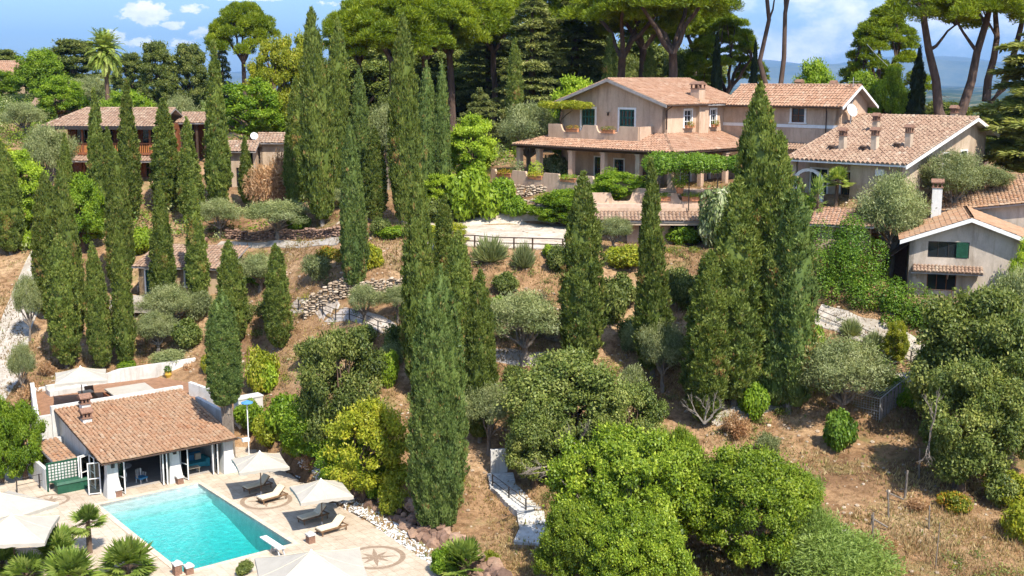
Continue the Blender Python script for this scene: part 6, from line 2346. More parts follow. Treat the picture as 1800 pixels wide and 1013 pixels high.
rail_pts = [H2(800, 415), H2(870, 425), H2(935, 437), H2(985, 446)]
rail_pts = [(-4.9, 99.6), (-1.4, 98.9), (1.7, 98.7), (4.2, 98.7)]
railing('driveway_railing', rail_pts, 1.05, 'brown post and rail railing along the gravel drive', M['darkwood'], step=1.9, r=.05, post=.07)
railing('path_railing', [H2(505, 545), H2(590, 566), H2(690, 592)], 1.0, 'thin dark railing along the grey path below the stone wall', M['metal'], step=1.8)
railing('stair_railing', [H2(866, 862), H2(925, 905)], 1.0, 'dark handrail beside the white garden steps', M['metal'], step=1.6, r=.03)
railing('slope_railing', [H2(1436, 566), H2(1500, 594), H2(1558, 618), H2(1600, 640)], .95, 'dark handrail along the white path under the ivy hedge', M['metal'], step=2.2)
railing('pen_railing', [H2(1560, 668), H2(1630, 655), H2(1690, 648)], 1.1, 'rusty handrail above the wire pen', M['rust'], step=2.4)
railing('deck_railing', [H2(30, 868), H2(110, 850)], 1.0, 'thin black railing at the left end of the pool deck', M['metal'], step=1.6, zfun=lambda x, y: 0.0, r=.02)

# broken fence posts in the dry grass, one by one
FP_ = [(1590, 880, 56, 'tall pale fence post leaning in the dry grass', .075), (1562, 910, 50, 'thin brown fence post left of the tall pale one', .055), (1534, 945, 48, 'short brown fence post at the near end of the broken fence', .06),
       (1455, 950, 42, 'slim grey post beside the concrete slab', .045), (1633, 930, 45, 'pale stick post right of the broken fence', .045), (1644, 1000, 90, 'tall thin pale cane in the brown grass', .03), (1616, 845, 60, 'grey fence post at the foot of the dark oak', .06)]
for px, py, hp, lab, r_ in FP_:
    p = hit(px, py)
    hh = hp * p.y / 2100
    t = thing('fence_post', lab, 'fence post', p, 'old fence posts in the dry grass')
    mb = MB()
    le = random.uniform(-.12, .12)
    mb.tube([p + Vector((0, 0, -.3)), p + Vector((le * .5, 0, hh * .5)), p + Vector((le, 0, hh))], [r_ * 1.1, r_, r_ * .8], 7)
    obj('stake', mb, M['greybark'], t)
    mb = MB(); mb.tube([p + Vector((le * .8 - .1, 0, hh * .8)), p + Vector((le * .8 + .1, .03, hh * .82))], .02, 5); obj('wire_nail', mb, M['rust'], t)
p = hit(1478, 950)
sl = thing('concrete_slab', 'pale square concrete slab on the bare ground by the grey post', 'slab', p)
mb = MB(); mb.box((p.x, p.y, p.z + .12), (1.5, 1.6, .3), .2); mb.box((p.x + .1, p.y, p.z + .29), (1.1, 1.2, .05), .2); obj('slab', mb, M['whitepath'], sl)
for (a, b, lab) in (((1560, 880), (1588, 886), 'fallen grey rail between the fence posts'), ((1532, 925), (1560, 935), 'fallen brown rail at the near fence post')):
    p, q = hit(*a), hit(*b)
    t = thing('fallen_rail', lab, 'rail', p)
    mb = MB(); mb.bar(p + Vector((0, 0, .5)), q + Vector((0, 0, .25)), .1, .06); mb.bar(p + Vector((0, .06, .1)), p + Vector((0, .02, .7)), .07); obj('plank', mb, M['greybark'], t)

# wire pen
def wire_mat():
    m = bpy.data.materials.new('wire_net'); m.use_nodes = True
    nt = m.node_tree; bs = nt.nodes['Principled BSDF']
    bs.inputs['Base Color'].default_value = (.42, .42, .40, 1); bs.inputs['Roughness'].default_value = .6
    return m
def wire_pen():
    c = hit(1545, 745)
    t = thing('wire_pen', 'grey wire mesh animal pen with slanting roof under the olive tree', 'animal pen', c)
    g = c.z
    f = Frame(c.x, c.y, -48)
    fr = MB(); net = MB()
    W, D, H0, H1 = 5.0, 3.2, 1.7, 2.6
    P = {}
    for a in (-W, 0):
        for b, h in ((0, H0), (D, H1)):
            P[(a, b)] = f.p(a, b, 0)
            fr.bar(f.p(a, b, g - .2), f.p(a, b, g + h), .07)
    for a in (-W, -W / 2, 0):
        fr.bar(f.p(a, 0, g + H0), f.p(a, D, g + H1), .06)
    for b, h in ((0, H0), (D, H1)):
        fr.bar(f.p(-W, b, g + h), f.p(0, b, g + h), .06)
    fr.bar(f.p(-W, 0, g + .8), f.p(0, 0, g + .8), .04)
    obj('frame', fr, M['greymetal'], t)
    def sheet(o, u, v, nu, nv):
        for i in range(nu + 1):
            net.bar(o + u * (i / nu), o + u * (i / nu) + v, .018, .012)
        for j in range(nv + 1):
            net.bar(o + v * (j / nv), o + v * (j / nv) + u, .018, .012)
    sheet(f.p(-W, 0, g), f.p(0, 0, g) - f.p(-W, 0, g), Vector((0, 0, H0)), 24, 9)
    sheet(f.p(0, 0, g), f.p(0, D, g) - f.p(0, 0, g), Vector((0, 0, H0)), 16, 9)
    sheet(f.p(-W, 0, g + H0), f.p(0, 0, g) - f.p(-W, 0, g), f.p(0, D, g + H1) - f.p(0, 0, g + H0), 24, 16)
    obj('wire_mesh', net, wire_mat(), t)
    pl = MB()
    for k in range(7):
        a = .02
        b0 = k * D / 7 + .05
        hh = H0 + (H1 - H0) * (b0 / D)
        pl.hexa([f.p(a, b0, g), f.p(a + .04, b0, g), f.p(a + .04, b0 + .3, g), f.p(a, b0 + .3, g)], [f.p(a, b0, g + hh - .05), f.p(a + .04, b0, g + hh - .05), f.p(a + .04, b0 + .3, g + hh - .02), f.p(a, b0 + .3, g + hh - .02)])
    obj('end_boards', pl, M['greywood'], t)
wire_pen()

# white garden steps
def steps():
    a, b = hit(884, 830), hit(940, 965)
    t = thing('garden_steps', 'white stone steps winding down between the big cypress and the green trees', 'steps', a)
    mb = MB()
    pts = [hit(880, 838), hit(884, 858), hit(906, 880), hit(932, 905), hit(938, 935), hit(926, 962)]
    n = 26
    for k in range(n):
        s = k / n * (len(pts) - 1); i = int(s)
        p = pts[i].lerp(pts[i + 1], s - i)
        d = pts[i + 1] - pts[i]
        ang = math.atan2(d.y, d.x)
        z = max(ground(p.x, p.y), ground(p.x + .6, p.y), ground(p.x - .6, p.y)) + .08
        mb.box((p.x, p.y, z - .3), (.52, 1.7, .7), ang)
    obj('treads', mb, M['white'], t)
    w = MB()
    q = hit(882, 836)
    w.box((q.x - .2, q.y + .3, q.z + .7), (1.1, .3, 1.9), .2)
    obj('gate_pier', w, M['white'], t)
steps()

# rocks and pebbles along the deck edge
def rock_edge():
    edge = [at_z(*q, 0) for q in [(520, 834), (585, 882), (650, 917), (716, 962), (772, 999), (850, 1080)]]
    t = thing('rock_border', 'row of rough dark brown rocks between the white pebbles and the shrubs', 'rock border', edge[2])
    rnd = random.Random(4)
    mb = MB()
    pb = MB()
    ln = [(edge[i + 1] - edge[i]).length for i in range(5)]
    for i in range(5):
        d = (edge[i + 1] - edge[i]).normalized(); n = Vector((-d.y, d.x, 0))
        if n.x < 0: n = -n
        k = int(ln[i] / .42)
        for j in range(k):
            p = edge[i] + d * (ln[i] * j / k)
            for row in range(3):
                q = p + n * (1.35 + row * .5 + rnd.uniform(-.25, .25)) + d * rnd.uniform(-.3, .3)
                s = rnd.uniform(.22, .55)
                stone(mb, (q.x, q.y, max(0, ground(q.x, q.y)) + .12 + row * .28), (s, s * rnd.uniform(.7, 1.2), s * rnd.uniform(.6, 1)), rnd, rnd.uniform(0, 3))
        for j in range(int(ln[i] * 75)):
            q = edge[i] + d * rnd.uniform(0, ln[i]) + n * rnd.uniform(-.15, 1.25)
            s = rnd.uniform(.035, .085)
            stone(pb, (q.x, q.y, .03 + max(0, ground(q.x, q.y))), (s, s, s * .6), rnd)
    obj('rocks', mb, M['rock'], t)
    tag(obj('pebbles', pb, M['pebble']), kind='stuff')
rock_edge()
bd = MB()
edge = [at_z(*q, 0) for q in [(500, 828), (585, 882), (650, 917), (716, 962), (772, 999), (850, 1080)]]
for i in range(5):
    d = (edge[i + 1] - edge[i]).normalized(); n = Vector((-d.y, d.x, 0))
    if n.x < 0: n = -n
    bd.hexa([edge[i] + n * .02 - Vector((0, 0, .3)), edge[i + 1] + n * .02 - Vector((0, 0, .3)), edge[i + 1] + n * 1.4 - Vector((0, 0, .3)), edge[i] + n * 1.4 - Vector((0, 0, .3))],
            [edge[i] + n * .02, edge[i + 1] + n * .02, edge[i + 1] + n * 1.4, edge[i] + n * 1.4])
tag(obj('pebble_bed', bd, M['whitepath']), kind='structure')

# stake fence beside the left path
def left_fence():
    pts = [H2(-40, 560), H2(5, 500), H2(34, 455)]
    p0 = pts[0]
    t = thing('stake_fence', 'pale wooden stake fence along the white path at the left edge', 'fence', (p0[0], p0[1], ground(*p0)))
    P = [Vector(p) for p in pts]
    for i in range(2):
        n = 9
        for k in range(n):
            q = P[i].lerp(P[i + 1], k / n) + Vector((-1.9, 0))
            z = ground(q.x, q.y)
            mb = MB(); mb.tube([(q.x, q.y, z - .2), (q.x + random.uniform(-.08, .08), q.y, z + random.uniform(1.3, 1.7))], .06, 6); obj('stake', mb, M['greybark'], t)
    for f in (.5, 1.1):
        mb = MB()
        for i in range(2):
            a = P[i] + Vector((-1.9, 0)); b = P[i + 1] + Vector((-1.9, 0))
            mb.tube([(a.x, a.y, ground(a.x, a.y) + f), (b.x, b.y, ground(b.x, b.y) + f)], .03, 5)
        obj('rail', mb, M['greybark'], t)
left_fence()

# overhead cable
a_, b_ = at_d(1524, 78, 158), at_d(1668, 172, 131)
ca = thing('overhead_cable', 'thin pale overhead cable slanting down from the full rounded pine', 'cable', b_)
mb = MB()
pts = [a_.lerp(b_, k / 12) - Vector((0, 0, 1.2 * math.sin(PI * k / 12))) for k in range(13)]
mb.tube(pts, .03, 5); obj('wire', mb, M['greymetal'], ca)
# ------------------------------------------------------------------ library of plants
LIB = {}
def _cyp(n, h, R, cnt, sp, seed, mat, leaf=.27, **k):
    crown = cypress_mesh(h, R, cnt, sp, seed, [L[mat]], leaf, **k)
    tr = trunk_mesh('cypress_trunk', [([(0, 0, -.8), (0, 0, h * .12), (0.02, 0, h * .7)], [.24, .17, .05], 8)], M['greybark'])
    LIB.setdefault(n, []).append((crown, tr, h, R))
S1 = [(0, 0, 1, 1, 0)]
_cyp('cypress', 14, 1.55, 7600, S1, 1, 'cypress', top=3.2)
_cyp('cypress', 14, 1.55, 7600, [(0, 0, 1, .92, 0), (.45, -.2, .90, .62, 0), (-.4, .15, .82, .6, 0)], 2, 'cypress', top=3.0)
_cyp('cypress', 14, 1.55, 7600, S1, 3, 'cypress', top=4.2, loose=1.2)
_cyp('cypress', 14, 1.55, 7600, [(0, 0, 1, .95, 0), (.35, -.35, .84, .6, 0)], 4, 'cypress', top=2.6)
for _q, _t in ((61, 1.35), (62, 1.6), (63, 1.9)):
    _cyp('cone', 14, 1.35, 6800, S1 if _q != 62 else [(0, 0, 1, .92, 0), (.3, -.15, .8, .6, 0)], _q, 'cypress', top=_t)
_cyp('slim', 14, 1.2, 6800, S1, 5, 'cypress', top=2.8)
_cyp('slim', 14, 1.2, 6800, [(0, 0, 1, .9, 0), (.3, -.1, .93, .6, 0)], 6, 'cypress', top=3.4)
_cyp('multi', 14, 1.7, 5600, [(-.55, 0, 1, .66, 0), (.45, -.15, .95, .62, 0), (.05, -.4, .86, .66, 0), (.8, .2, .74, .5, 0)], 7, 'cypress_cool', top=3.4)
_cyp('multi', 14, 1.7, 5600, [(0, 0, 1, .7, 0), (.7, .1, .80, .6, 0), (-.6, -.2, .72, .55, 0), (.15, -.5, .6, .6, 0)], 8, 'cypress_cool', top=3.2)
_cyp('dark', 10, 1.25, 3200, S1, 9, 'cypress_dark', top=2.2)
_cyp('big', 16, 2.05, 13000, [(-.35, 0, 1, .82, 0), (.55, -.25, .93, .72, 0), (.1, -.6, .84, .7, 0), (-.85, -.2, .72, .5, 0)], 10, 'cypress_cool', .24, top=4.2)
_cyp('big', 16, 2.05, 13000, [(0, 0, 1, .9, 0), (.6, -.3, .86, .7, 0), (-.6, -.3, .8, .62, 0)], 11, 'cypress', .24, top=3.6)

def _add(n, res): LIB.setdefault(n, []).append(res)
for s in (1, 2, 3):
    _add('oak', broad_tree(8, 4.2, 20 + s, [L['oak']], M['bark'], 70, 520, .24, .55, zc=.50, zr=.50, rc=.22, mind=.2, stems=2, upb=.5, low=-.85, shell=.32))
for s in (1, 2):
    _add('green', broad_tree(8, 4.2, 30 + s, [L['green']], M['bark'], 66, 470, .27, .55, zc=.50, zr=.50, rc=.21, mind=.2, stems=2, upb=.6, low=-.85, shell=.32))
    _add('yellow', broad_tree(7, 4.0, 40 + s, [L['yellow']], M['bark'], 62, 430, .26, .5, zc=.50, zr=.50, rc=.21, mind=.2, stems=2, upb=.5, low=-.85, shell=.34))
    _add('lime', broad_tree(9, 4.0, 50 + s, [L['lime']], M['bark'], 70, 430, .34, .5, zc=.50, zr=.50, rc=.2, mind=.2, stems=2, upb=.6, low=-.9, shell=.34))
# big near trees with broad glossy leaves
for s in (1, 2, 3):
    _add('near', broad_tree(8.6, 5.4, 60 + s, [L['near'] if 'near' in L else L['green']], M['greybark'], 150, 560, .20, .6, zc=.56, zr=.46, rc=.125, mind=.145, stems=3, upb=.6, droop=.2, low=-.5, shell=.36))
for s in (1, 2, 3):
    _add('olive', broad_tree(5, 2.9, 70 + s, [L['olive']], M['greybark'], 40, 520, .20, .24, zc=.60, zr=.40, rc=.26, mind=.22, stems=1, trunk_r=.05, fork=.22, shell=.42, upb=.2, droop=.05, low=-.3))
for s in (1, 2):
    _add('loose', broad_tree(14, 6.0, 80 + s, [L['yellow'] if s == 1 else L['green']], M['bark'], 60, 420, .42, .5, zc=.56, zr=.46, rc=.17, mind=.2, stems=2, shell=.4, upb=.4, low=-.7, fork=.3))
    _add('dense', broad_tree(14, 5.0, 90 + s, [L['oak']], M['bark'], 70, 520, .40, .5, zc=.52, zr=.5, rc=.22, mind=.2, stems=1, upb=.4, low=-.9, fork=.2))
for s in (1, 2, 3):
    _add('pine', pine_tree(22, 8.0, 100 + s, [L['pine']], M['pinebark'], bare=.55, clumps=80, per=620, leaf=.62, flat=.26, forks=5))
_add('pine_tall', pine_tree(26, 9.0, 111, [L['pine']], M['pinebark'], bare=.5, clumps=84, per=560, leaf=.62, flat=.2, forks=4, lean=.1))
_add('pine_fork', pine_fork(26, 9.0, 113, [L['pine']], M['pinebark'], [(-2.6, 0, .86, .04), (2.2, .5, .9, .05)], tr=.42))
_add('pine_fork', pine_fork(24, 9.5, 114, [L['pine']], M['pinebark'], [(-4.6, 0, .88, .15), (4.9, .5, .86, .16)], tr=.72))
_add('pine_fork', pine_fork(20, 6.5, 115, [L['pine']], M['pinebark'], [(3.6, 0, .84, .30), (1.0, .6, .9, .34)], tr=.42))
_add('pine_round', pine_tree(20, 5.5, 121, [L['pine']], M['pinebark'], bare=.40, clumps=80, per=560, leaf=.55, flat=.46, forks=5))
_add('pine_round', pine_tree(20, 5.5, 122, [L['pine']], M['pinebark'], bare=.40, clumps=80, per=560, leaf=.55, flat=.5, forks=5))
for s in (1, 2):
    _add('cedar', cedar_tree(24, 7.0, 130 + s, [L['cedar']], M['bark'], layers=17, per=2600, leaf=.6))
_add('cedar_pale', cedar_tree(24, 7.0, 139, [L['cedar_pale']], M['bark'], layers=13, per=3400, leaf=.7, drop=.16))
_add('cedar_flat', cedar_tree(16, 6.5, 140, [L['cedar']], M['bark'], layers=9, per=3000, leaf=.55, z0=.4))
_add('spruce', cedar_tree(16, 3.0, 141, [L['cypress_dark']], M['bark'], layers=16, per=900, leaf=.5, z0=.1, drop=.2))
for s in (1, 2, 3):
    _add('fan', fan_palm(150 + s, [L['fan']], M['bark'], .5, 1.5, 46, 17))
_add('fan_tall', fan_palm(155, [L['fan']], M['bark'], 1.75, 1.15, 34, 17))
_add('chusan', fan_palm(157, [L['palm']], M['bark'], 2.6, 1.35, 36, 17))
_add('date', date_palm(160, [L['palm']], M['bark']))
_add('yucca', fan_palm(170, [L['reed']], M['bark'], 1.2, 1.3, 20, 7))
SH = {}
for s in (1, 2, 3):
    SH.setdefault('green', []).append(shrub_mesh(200 + s, L['green'], 1, 1, 12, 420, .15))
    SH.setdefault('lime', []).append(shrub_mesh(210 + s, L['lime'], 1, 1, 12, 420, .17))
    SH.setdefault('yellow', []).append(shrub_mesh(220 + s, L['yellow'], 1, 1, 12, 380, .14))
    SH.setdefault('oak', []).append(shrub_mesh(230 + s, L['oak'], 1, 1, 12, 420, .13))
    SH.setdefault('olive', []).append(shrub_mesh(240 + s, L['olive'], 1, 1, 12, 420, .13, .25, .2, .8, .4))
    SH.setdefault('flower', []).append(shrub_mesh(250 + s, L['flower'], 1, 1, 10, 380, .13))
    SH.setdefault('dead', []).append(shrub_mesh(260 + s, L['dead'], 1, 1, 9, 260, .15, .3, .2, .8, .5))
    SH.setdefault('spiky', []).append(shrub_mesh(270 + s, L['olive'], 1, 1, 9, 200, .55, .07, spiky=True))
    SH.setdefault('reed', []).append(shrub_mesh(280 + s, L['reed'], 1, 1, 12, 420, .20, .22, .2, .9, .4))
    SH.setdefault('mass', []).append(shrub_mesh(285 + s, L['reed'], 1, 1, 34, 900, .075, .25, .2, .9, .4))
    SH.setdefault('ivy', []).append(shrub_mesh(290 + s, L['ivy'], 1, 1, 12, 420, .15, .65))
    SH.setdefault('blossom', []).append(shrub_mesh(300 + s, L['blossom'], 1, 1, 12, 420, .15, .5))
    SH.setdefault('pampas', []).append(shrub_mesh(310 + s, L['dead'], 1, 1, 26, 300, .16, .2, .2, 1.0, .5))

PR = random.Random(99)
def place(kind, name, cat, label, x, y, ztop, r, zb=None, var=None, rot=None, group=None, sink=0.0, crown='crown'):
    lib = LIB[kind]
    c, tr, h0, r0 = lib[(var if var is not None else PR.randrange(len(lib))) % len(lib)]
    zb = ground(x, y) - sink if zb is None else zb
    t = thing(name, label, cat, (x, y, zb), group)
    h = max(1.0, ztop - zb)
    t.scale = (r / r0, r / r0, h / h0)
    le = .03 if name == 'cypress_tree' else 0
    t.rotation_euler = (PR.uniform(-le, le), PR.uniform(-le, le), PR.uniform(0, 6.28) if rot is None else rot)
    for nm, me in ((crown, c), ('trunk', tr)):
        o = bpy.data.objects.new(nm, me); COL.objects.link(o); o.parent = t
    return t

def tree(kind, name, cat, label, px, top, w, b=None, d=None, **k):
    """px centre column, top row, width in picture pixels; b = row of the foot, or d = distance when the foot is hidden"""
    if d is None:
        p = hit(px, b); x, y = p.x, p.y
    else:
        x, y = at_d(px, 500, d).x, d
    return place(kind, name, cat, label, x, y, at_d(px, top, y).z, w / 2 * y / 2100, **k)

def bush(kind, label, px, py, w, h=None, name='shrub', cat='shrub', d=None, group=None, z=None, lift=0.0):
    p = hit(px, py) if d is None else Vector((at_d(px, py, d).x, d, ground(at_d(px, py, d).x, d)))
    if z is not None: p.z = z
    r = w / 2 * p.y / 2100
    hh = (h or w * .8) * p.y / 2100
    me = PR.choice(SH[kind])
    o = bpy.data.objects.new(name, me); COL.objects.link(o)
    o.location = p + Vector((0, 0, lift)); o.scale = (r, r, hh); o.rotation_euler = (0, 0, PR.uniform(0, 6.28))
    return tag(o, label, cat, group)

def hedge(label, pts, w, h, mat, name='hedge', cat='hedge', leaf=.17, dens=120, zf=None, group=None, seed=1, asp=.6):
    p0 = pts[0]
    z = (zf or ground)(p0[0], p0[1])
    o = link(name, hedge_mesh(pts, w, h, seed, L[mat], leaf, dens, asp, zf, origin=(p0[0], p0[1], z)), None)
    o.location = (p0[0], p0[1], z)
    return tag(o, label, cat, group)
# ------------------------------------------------------------------ cypresses
GC = 'cypresses on the slope'
CYP = [
 # px, top, width, foot row or None, distance, kind, label
 (20, 250, 54, 448, None, 'cypress', 'cypress at the far left edge behind the stake fence'),
 (90, 300, 56, 560, None, 'cypress', 'broad cypress beside the white path, left end of the row'),
 (122, 238, 36, 452, None, 'cone', 'slim cypress in front of the left end of the chalet balcony'),
 (132, 288, 56, 600, None, 'cypress', 'cypress directly behind the front cypress left of the pool terrace'),
 (177, 158, 50, 405, None, 'cone', 'tall cypress crossing the left part of the chalet roof'),
 (203, 225, 36, 400, None, 'cone', 'short slim cypress between two tall ones in front of the chalet'),
 (118, 415, 60, 648, None, 'cypress', 'front cypress nearest the white path above the terrace parasol'),
 (182, 428, 52, 652, None, 'cypress', 'shorter front cypress above the white terrace wall, middle of three'),
 (222, 400, 46, 645, None, 'cone', 'narrow front cypress above the terrace wall, right of three'),
 (214, 262, 52, 520, None, 'cypress', 'cypress behind the narrow front one, below the chalet'),
 (230, 142, 50, 388, None, 'cone', 'tall cypress crossing the middle of the chalet roof'),
 (293, 175, 52, 372, None, 'cone', 'tall cypress crossing the right end of the chalet roof'),
 (338, 208, 44, 392, None, 'cone', 'slim cypress before the side pavilion of the chalet'),
 (385, 75, 52, 372, None, 'cone', 'very tall lone cypress between the chalet and the annex'),
 (290, 322, 44, 548, None, 'cone', 'cypress in front of the cottage, left of its green door'),
 (350, 318, 46, 535, None, 'cone', 'cypress in front of the cottage roof, right of the pair'),
 (414, 425, 50, 605, None, 'cypress', 'cypress beside the right end of the cottage'),
 (490, 428, 52, 615, None, 'cypress', 'small lone cypress on bare ground with its shadow to the left'),
 (437, 240, 30, 362, None, 'cone', 'small thin cypress under the white dish'),
 (523, 138, 50, 362, None, 'cypress', 'tall cypress right of the dry brown bush'),
 (567, 18, 54, 398, None, 'cypress', 'tallest cypress left of the umbrella pine wood'),
 (595, 30, 46, 352, None, 'cypress', 'tall cypress close behind the tallest one'),
 (637, 118, 54, 388, 120, 'multi', 'many tipped cypress right of the tallest pair'),
 (623, 212, 62, 508, None, 'multi', 'cypress standing over the left end of the dry stone wall'),
 (660, 225, 42, 392, None, 'slim', 'slim cypress beside the round clipped bush'),
 (713, 22, 54, 398, None, 'cypress', 'very tall straight cypress before the pine wood'),
 (748, 110, 50, 350, None, 'multi', 'twin tipped cypress left of the bright lime tree'),
 (776, 108, 44, 345, None, 'multi', 'feathery cypress touching the bright lime tree'),
 (735, 298, 62, 705, 84, 'cypress', 'tall cypress rising behind the big blue green front cypress'),
 (778, 345, 50, 650, 90, 'slim', 'slim cypress second behind the big front cypress'),
 (806, 410, 56, 660, 84, 'cypress', 'cypress just right behind the big front cypress'),
 (775, 470, 116, 940, None, 'big', 'big blue green cypress standing at the deck edge'),
 (842, 478, 66, 735, 79, 'cypress', 'cypress at the right flank of the big front cypress'),
 (905, 68, 36, 195, 142, 'slim', 'slim cypress before the dark cedars left of the villa'),
 (1065, 62, 34, 150, 146, 'slim', 'small cypress behind the villa gable'),
 (1135, 80, 34, 150, 150, 'slim', 'small cypress behind the villa main roof'),
 (1249, 58, 27, 150, 150, 'dark', 'dark narrow cypress above the villa roof valley'),
 (1308, 72, 25, 160, 152, 'dark', 'dark narrow cypress left of the forked bare pine trunk'),
 (1590, 84, 36, 210, 137, 'dark', 'dark pointed cypress behind the guest house roof'),
 (1023, 308, 88, 655, None, 'cypress', 'broad cypress in front of the driveway railing end'),
 (1147, 282, 66, 660, None, 'cone', 'pointed cypress in front of the garage canopy'),
 (1238, 436, 92, 745, None, 'cypress', 'short broad cypress right of the lower dark oak'),
 (1330, 150, 140, 720, 85, 'big', 'tallest right hand cypress in front of the villa wing'),
 (1298, 318, 108, 690, 82, 'cypress', 'lower cypress on the left flank of the tall villa cypress'),
 (1395, 318, 122, 725, 81.5, 'multi', 'ragged cypress with brown patches on the right flank of the tall villa cypress'),
 (1358, 230, 110, 690, 83.2, 'cypress', 'cypress buried between the tall villa cypress and its right flank'),
]
CV = {'big': [0, 1]}
for i, (px, top, w, b, d, kind, lab) in enumerate(CYP):
    var = None
    if kind == 'big': var = 0 if px < 1000 else 1
    elif kind in ('cypress', 'slim', 'multi', 'cone'): var = i
    tree(kind, 'cypress_tree', 'cypress', lab, px, top, w * (PR.uniform(.9, .99) * (.9 if px < 260 else 1) if kind in ('cypress', 'cone') else PR.uniform(.78, .86)), b, d, group=GC, var=var)
# cypress at the pool house with a bare trunk
tree('big', 'cypress_tree', 'cypress', 'loose cypress with bare trunk at the right corner of the pool house', 393, 512, 62, None, 82.2, group=GC, var=0, zb=4.3)
p = at_d(398, 700, 82.2)
o = [c for c in COL.objects if c.get('label', '').startswith('loose cypress with bare')][0]
mb = MB()
for k in range(5):
    mb.tube([(p.x + .12 * k - .25, 82.2 + .1 * (k % 2), ground(p.x, 82.2) - .4), (p.x + .16 * k - .32, 82.2, 3.6), (p.x + .2 * k - .5, 82.2, 6.2)], [.12, .1, .05], 6)
me = bpy.data.meshes.new('stem'); 
inv = Vector((o.location.x, o.location.y, o.location.z))
rz = o.rotation_euler.z
vs = []
for v in mb.v:
    q = Vector(v) - inv
    x = q.x * math.cos(-rz) - q.y * math.sin(-rz); y = q.x * math.sin(-rz) + q.y * math.cos(-rz)
    vs.append((x / o.scale.x, y / o.scale.y, q.z / o.scale.z))
me.from_pydata(vs, [], mb.f); me.materials.append(M['greybark'])
st = bpy.data.objects.new('bare_stem', me); COL.objects.link(st); st.parent = o

# ------------------------------------------------------------------ pines, cedars and the wood behind
GP2 = 'umbrella pines behind the houses'
def pine(kind, px, top, w, d, lab, **k): return tree(kind, 'umbrella_pine', 'pine tree', lab, px, top, w, None, d, group=GP2, **k)
pine('pine', 441, -2, 128, 165, 'lone umbrella pine with domed crown against the cloudy sky at the left', var=0, rot=2.0)
pine('pine', 690, -22, 210, 150, 'wide umbrella pine over the tall straight cypress', var=1, rot=.5)
pine('pine', 745, -30, 200, 153, 'umbrella pine crown just right of the tall straight cypress', var=0, rot=1.0)
pine('pine', 870, -45, 170, 162, 'umbrella pine crown left of the layered cedar', var=1, rot=2.2)
pine('pine', 1125, -58, 230, 160, 'umbrella pine crown between the two villa pines', var=2, rot=.8)
pine('pine', 1010, -62, 200, 166, 'high umbrella pine crown above the dark cedars', var=0, rot=5.0)
pine('pine', 640, -10, 120, 156, 'umbrella pine at the left end of the wood', var=2, rot=4.0)
pine('pine', 800, -40, 200, 158, 'umbrella pine crown in the middle of the wood', var=2, rot=3.1)
pine('pine_tall', 1090, -70, 230, 150, 'umbrella pine with spreading limbs above the villa gable', rot=1.2)
pine('pine_tall', 1175, -90, 250, 146, 'umbrella pine with dark trunk rising behind the villa roof', rot=4.0)
pine('pine_round', 1268, 14, 140, 160, 'rounded bright pine between two dark narrow cypresses', var=0)
pine('pine', 1215, -30, 130, 172, 'pine crown between the villa pines and the rounded bright pine', var=1)
pine('pine_fork', 1348, -190, 240, 144, 'bare forked pine whose crown lies above the picture, behind the wing ridge', var=0, rot=0.0)
pine('pine_round', 1524, 4, 150, 165, 'full rounded pine in front of the blue mountains', var=1)
pine('pine_fork', 1652, -62, 265, 132, 'large forked umbrella pine right of the dark pointed cypress', var=1, rot=0.0)
pine('pine_fork', 1712, -45, 240, 138, 'leaning umbrella pine at the upper right', var=2, rot=0.0)
def cedar(kind, px, top, w, d, lab, **k): return tree(kind, 'cedar_tree', 'cedar tree', lab, px, top, w, None, d, group='cedars round the villa', **k)
cedar('cedar', 935, -25, 150, 156, 'layered cedar left of the villa, behind the slim cypress', var=0)
cedar('cedar', 1005, -20, 160, 160, 'dark layered cedar just behind the villa gable', var=1)
cedar('cedar', 860, 10, 130, 168, 'dark cedar deep in the middle of the wood', var=1)
cedar('cedar_flat', 845, 160, 90, 128, 'small flat topped cedar above the bright lime tree')
cedar('cedar_pale', 1822, -20, 300, 112, 'broad drooping cedar at the upper right edge', var=0)
cedar('cedar', 1480, 92, 70, 175, 'pale green cedar left of the full rounded pine', var=1)
tree('spruce', 'spruce_tree', 'spruce', 'thin dark spruce beside the lone umbrella pine trunk', 407, 66, 34, None, 190)
def bt(kind, px, top, w, d=None, lab='', b=None, name='broadleaf_tree', cat='tree', **k): return tree(kind, name, cat, lab, px, top, w, b, d, **k)
GW = 'trees of the wood behind the houses'
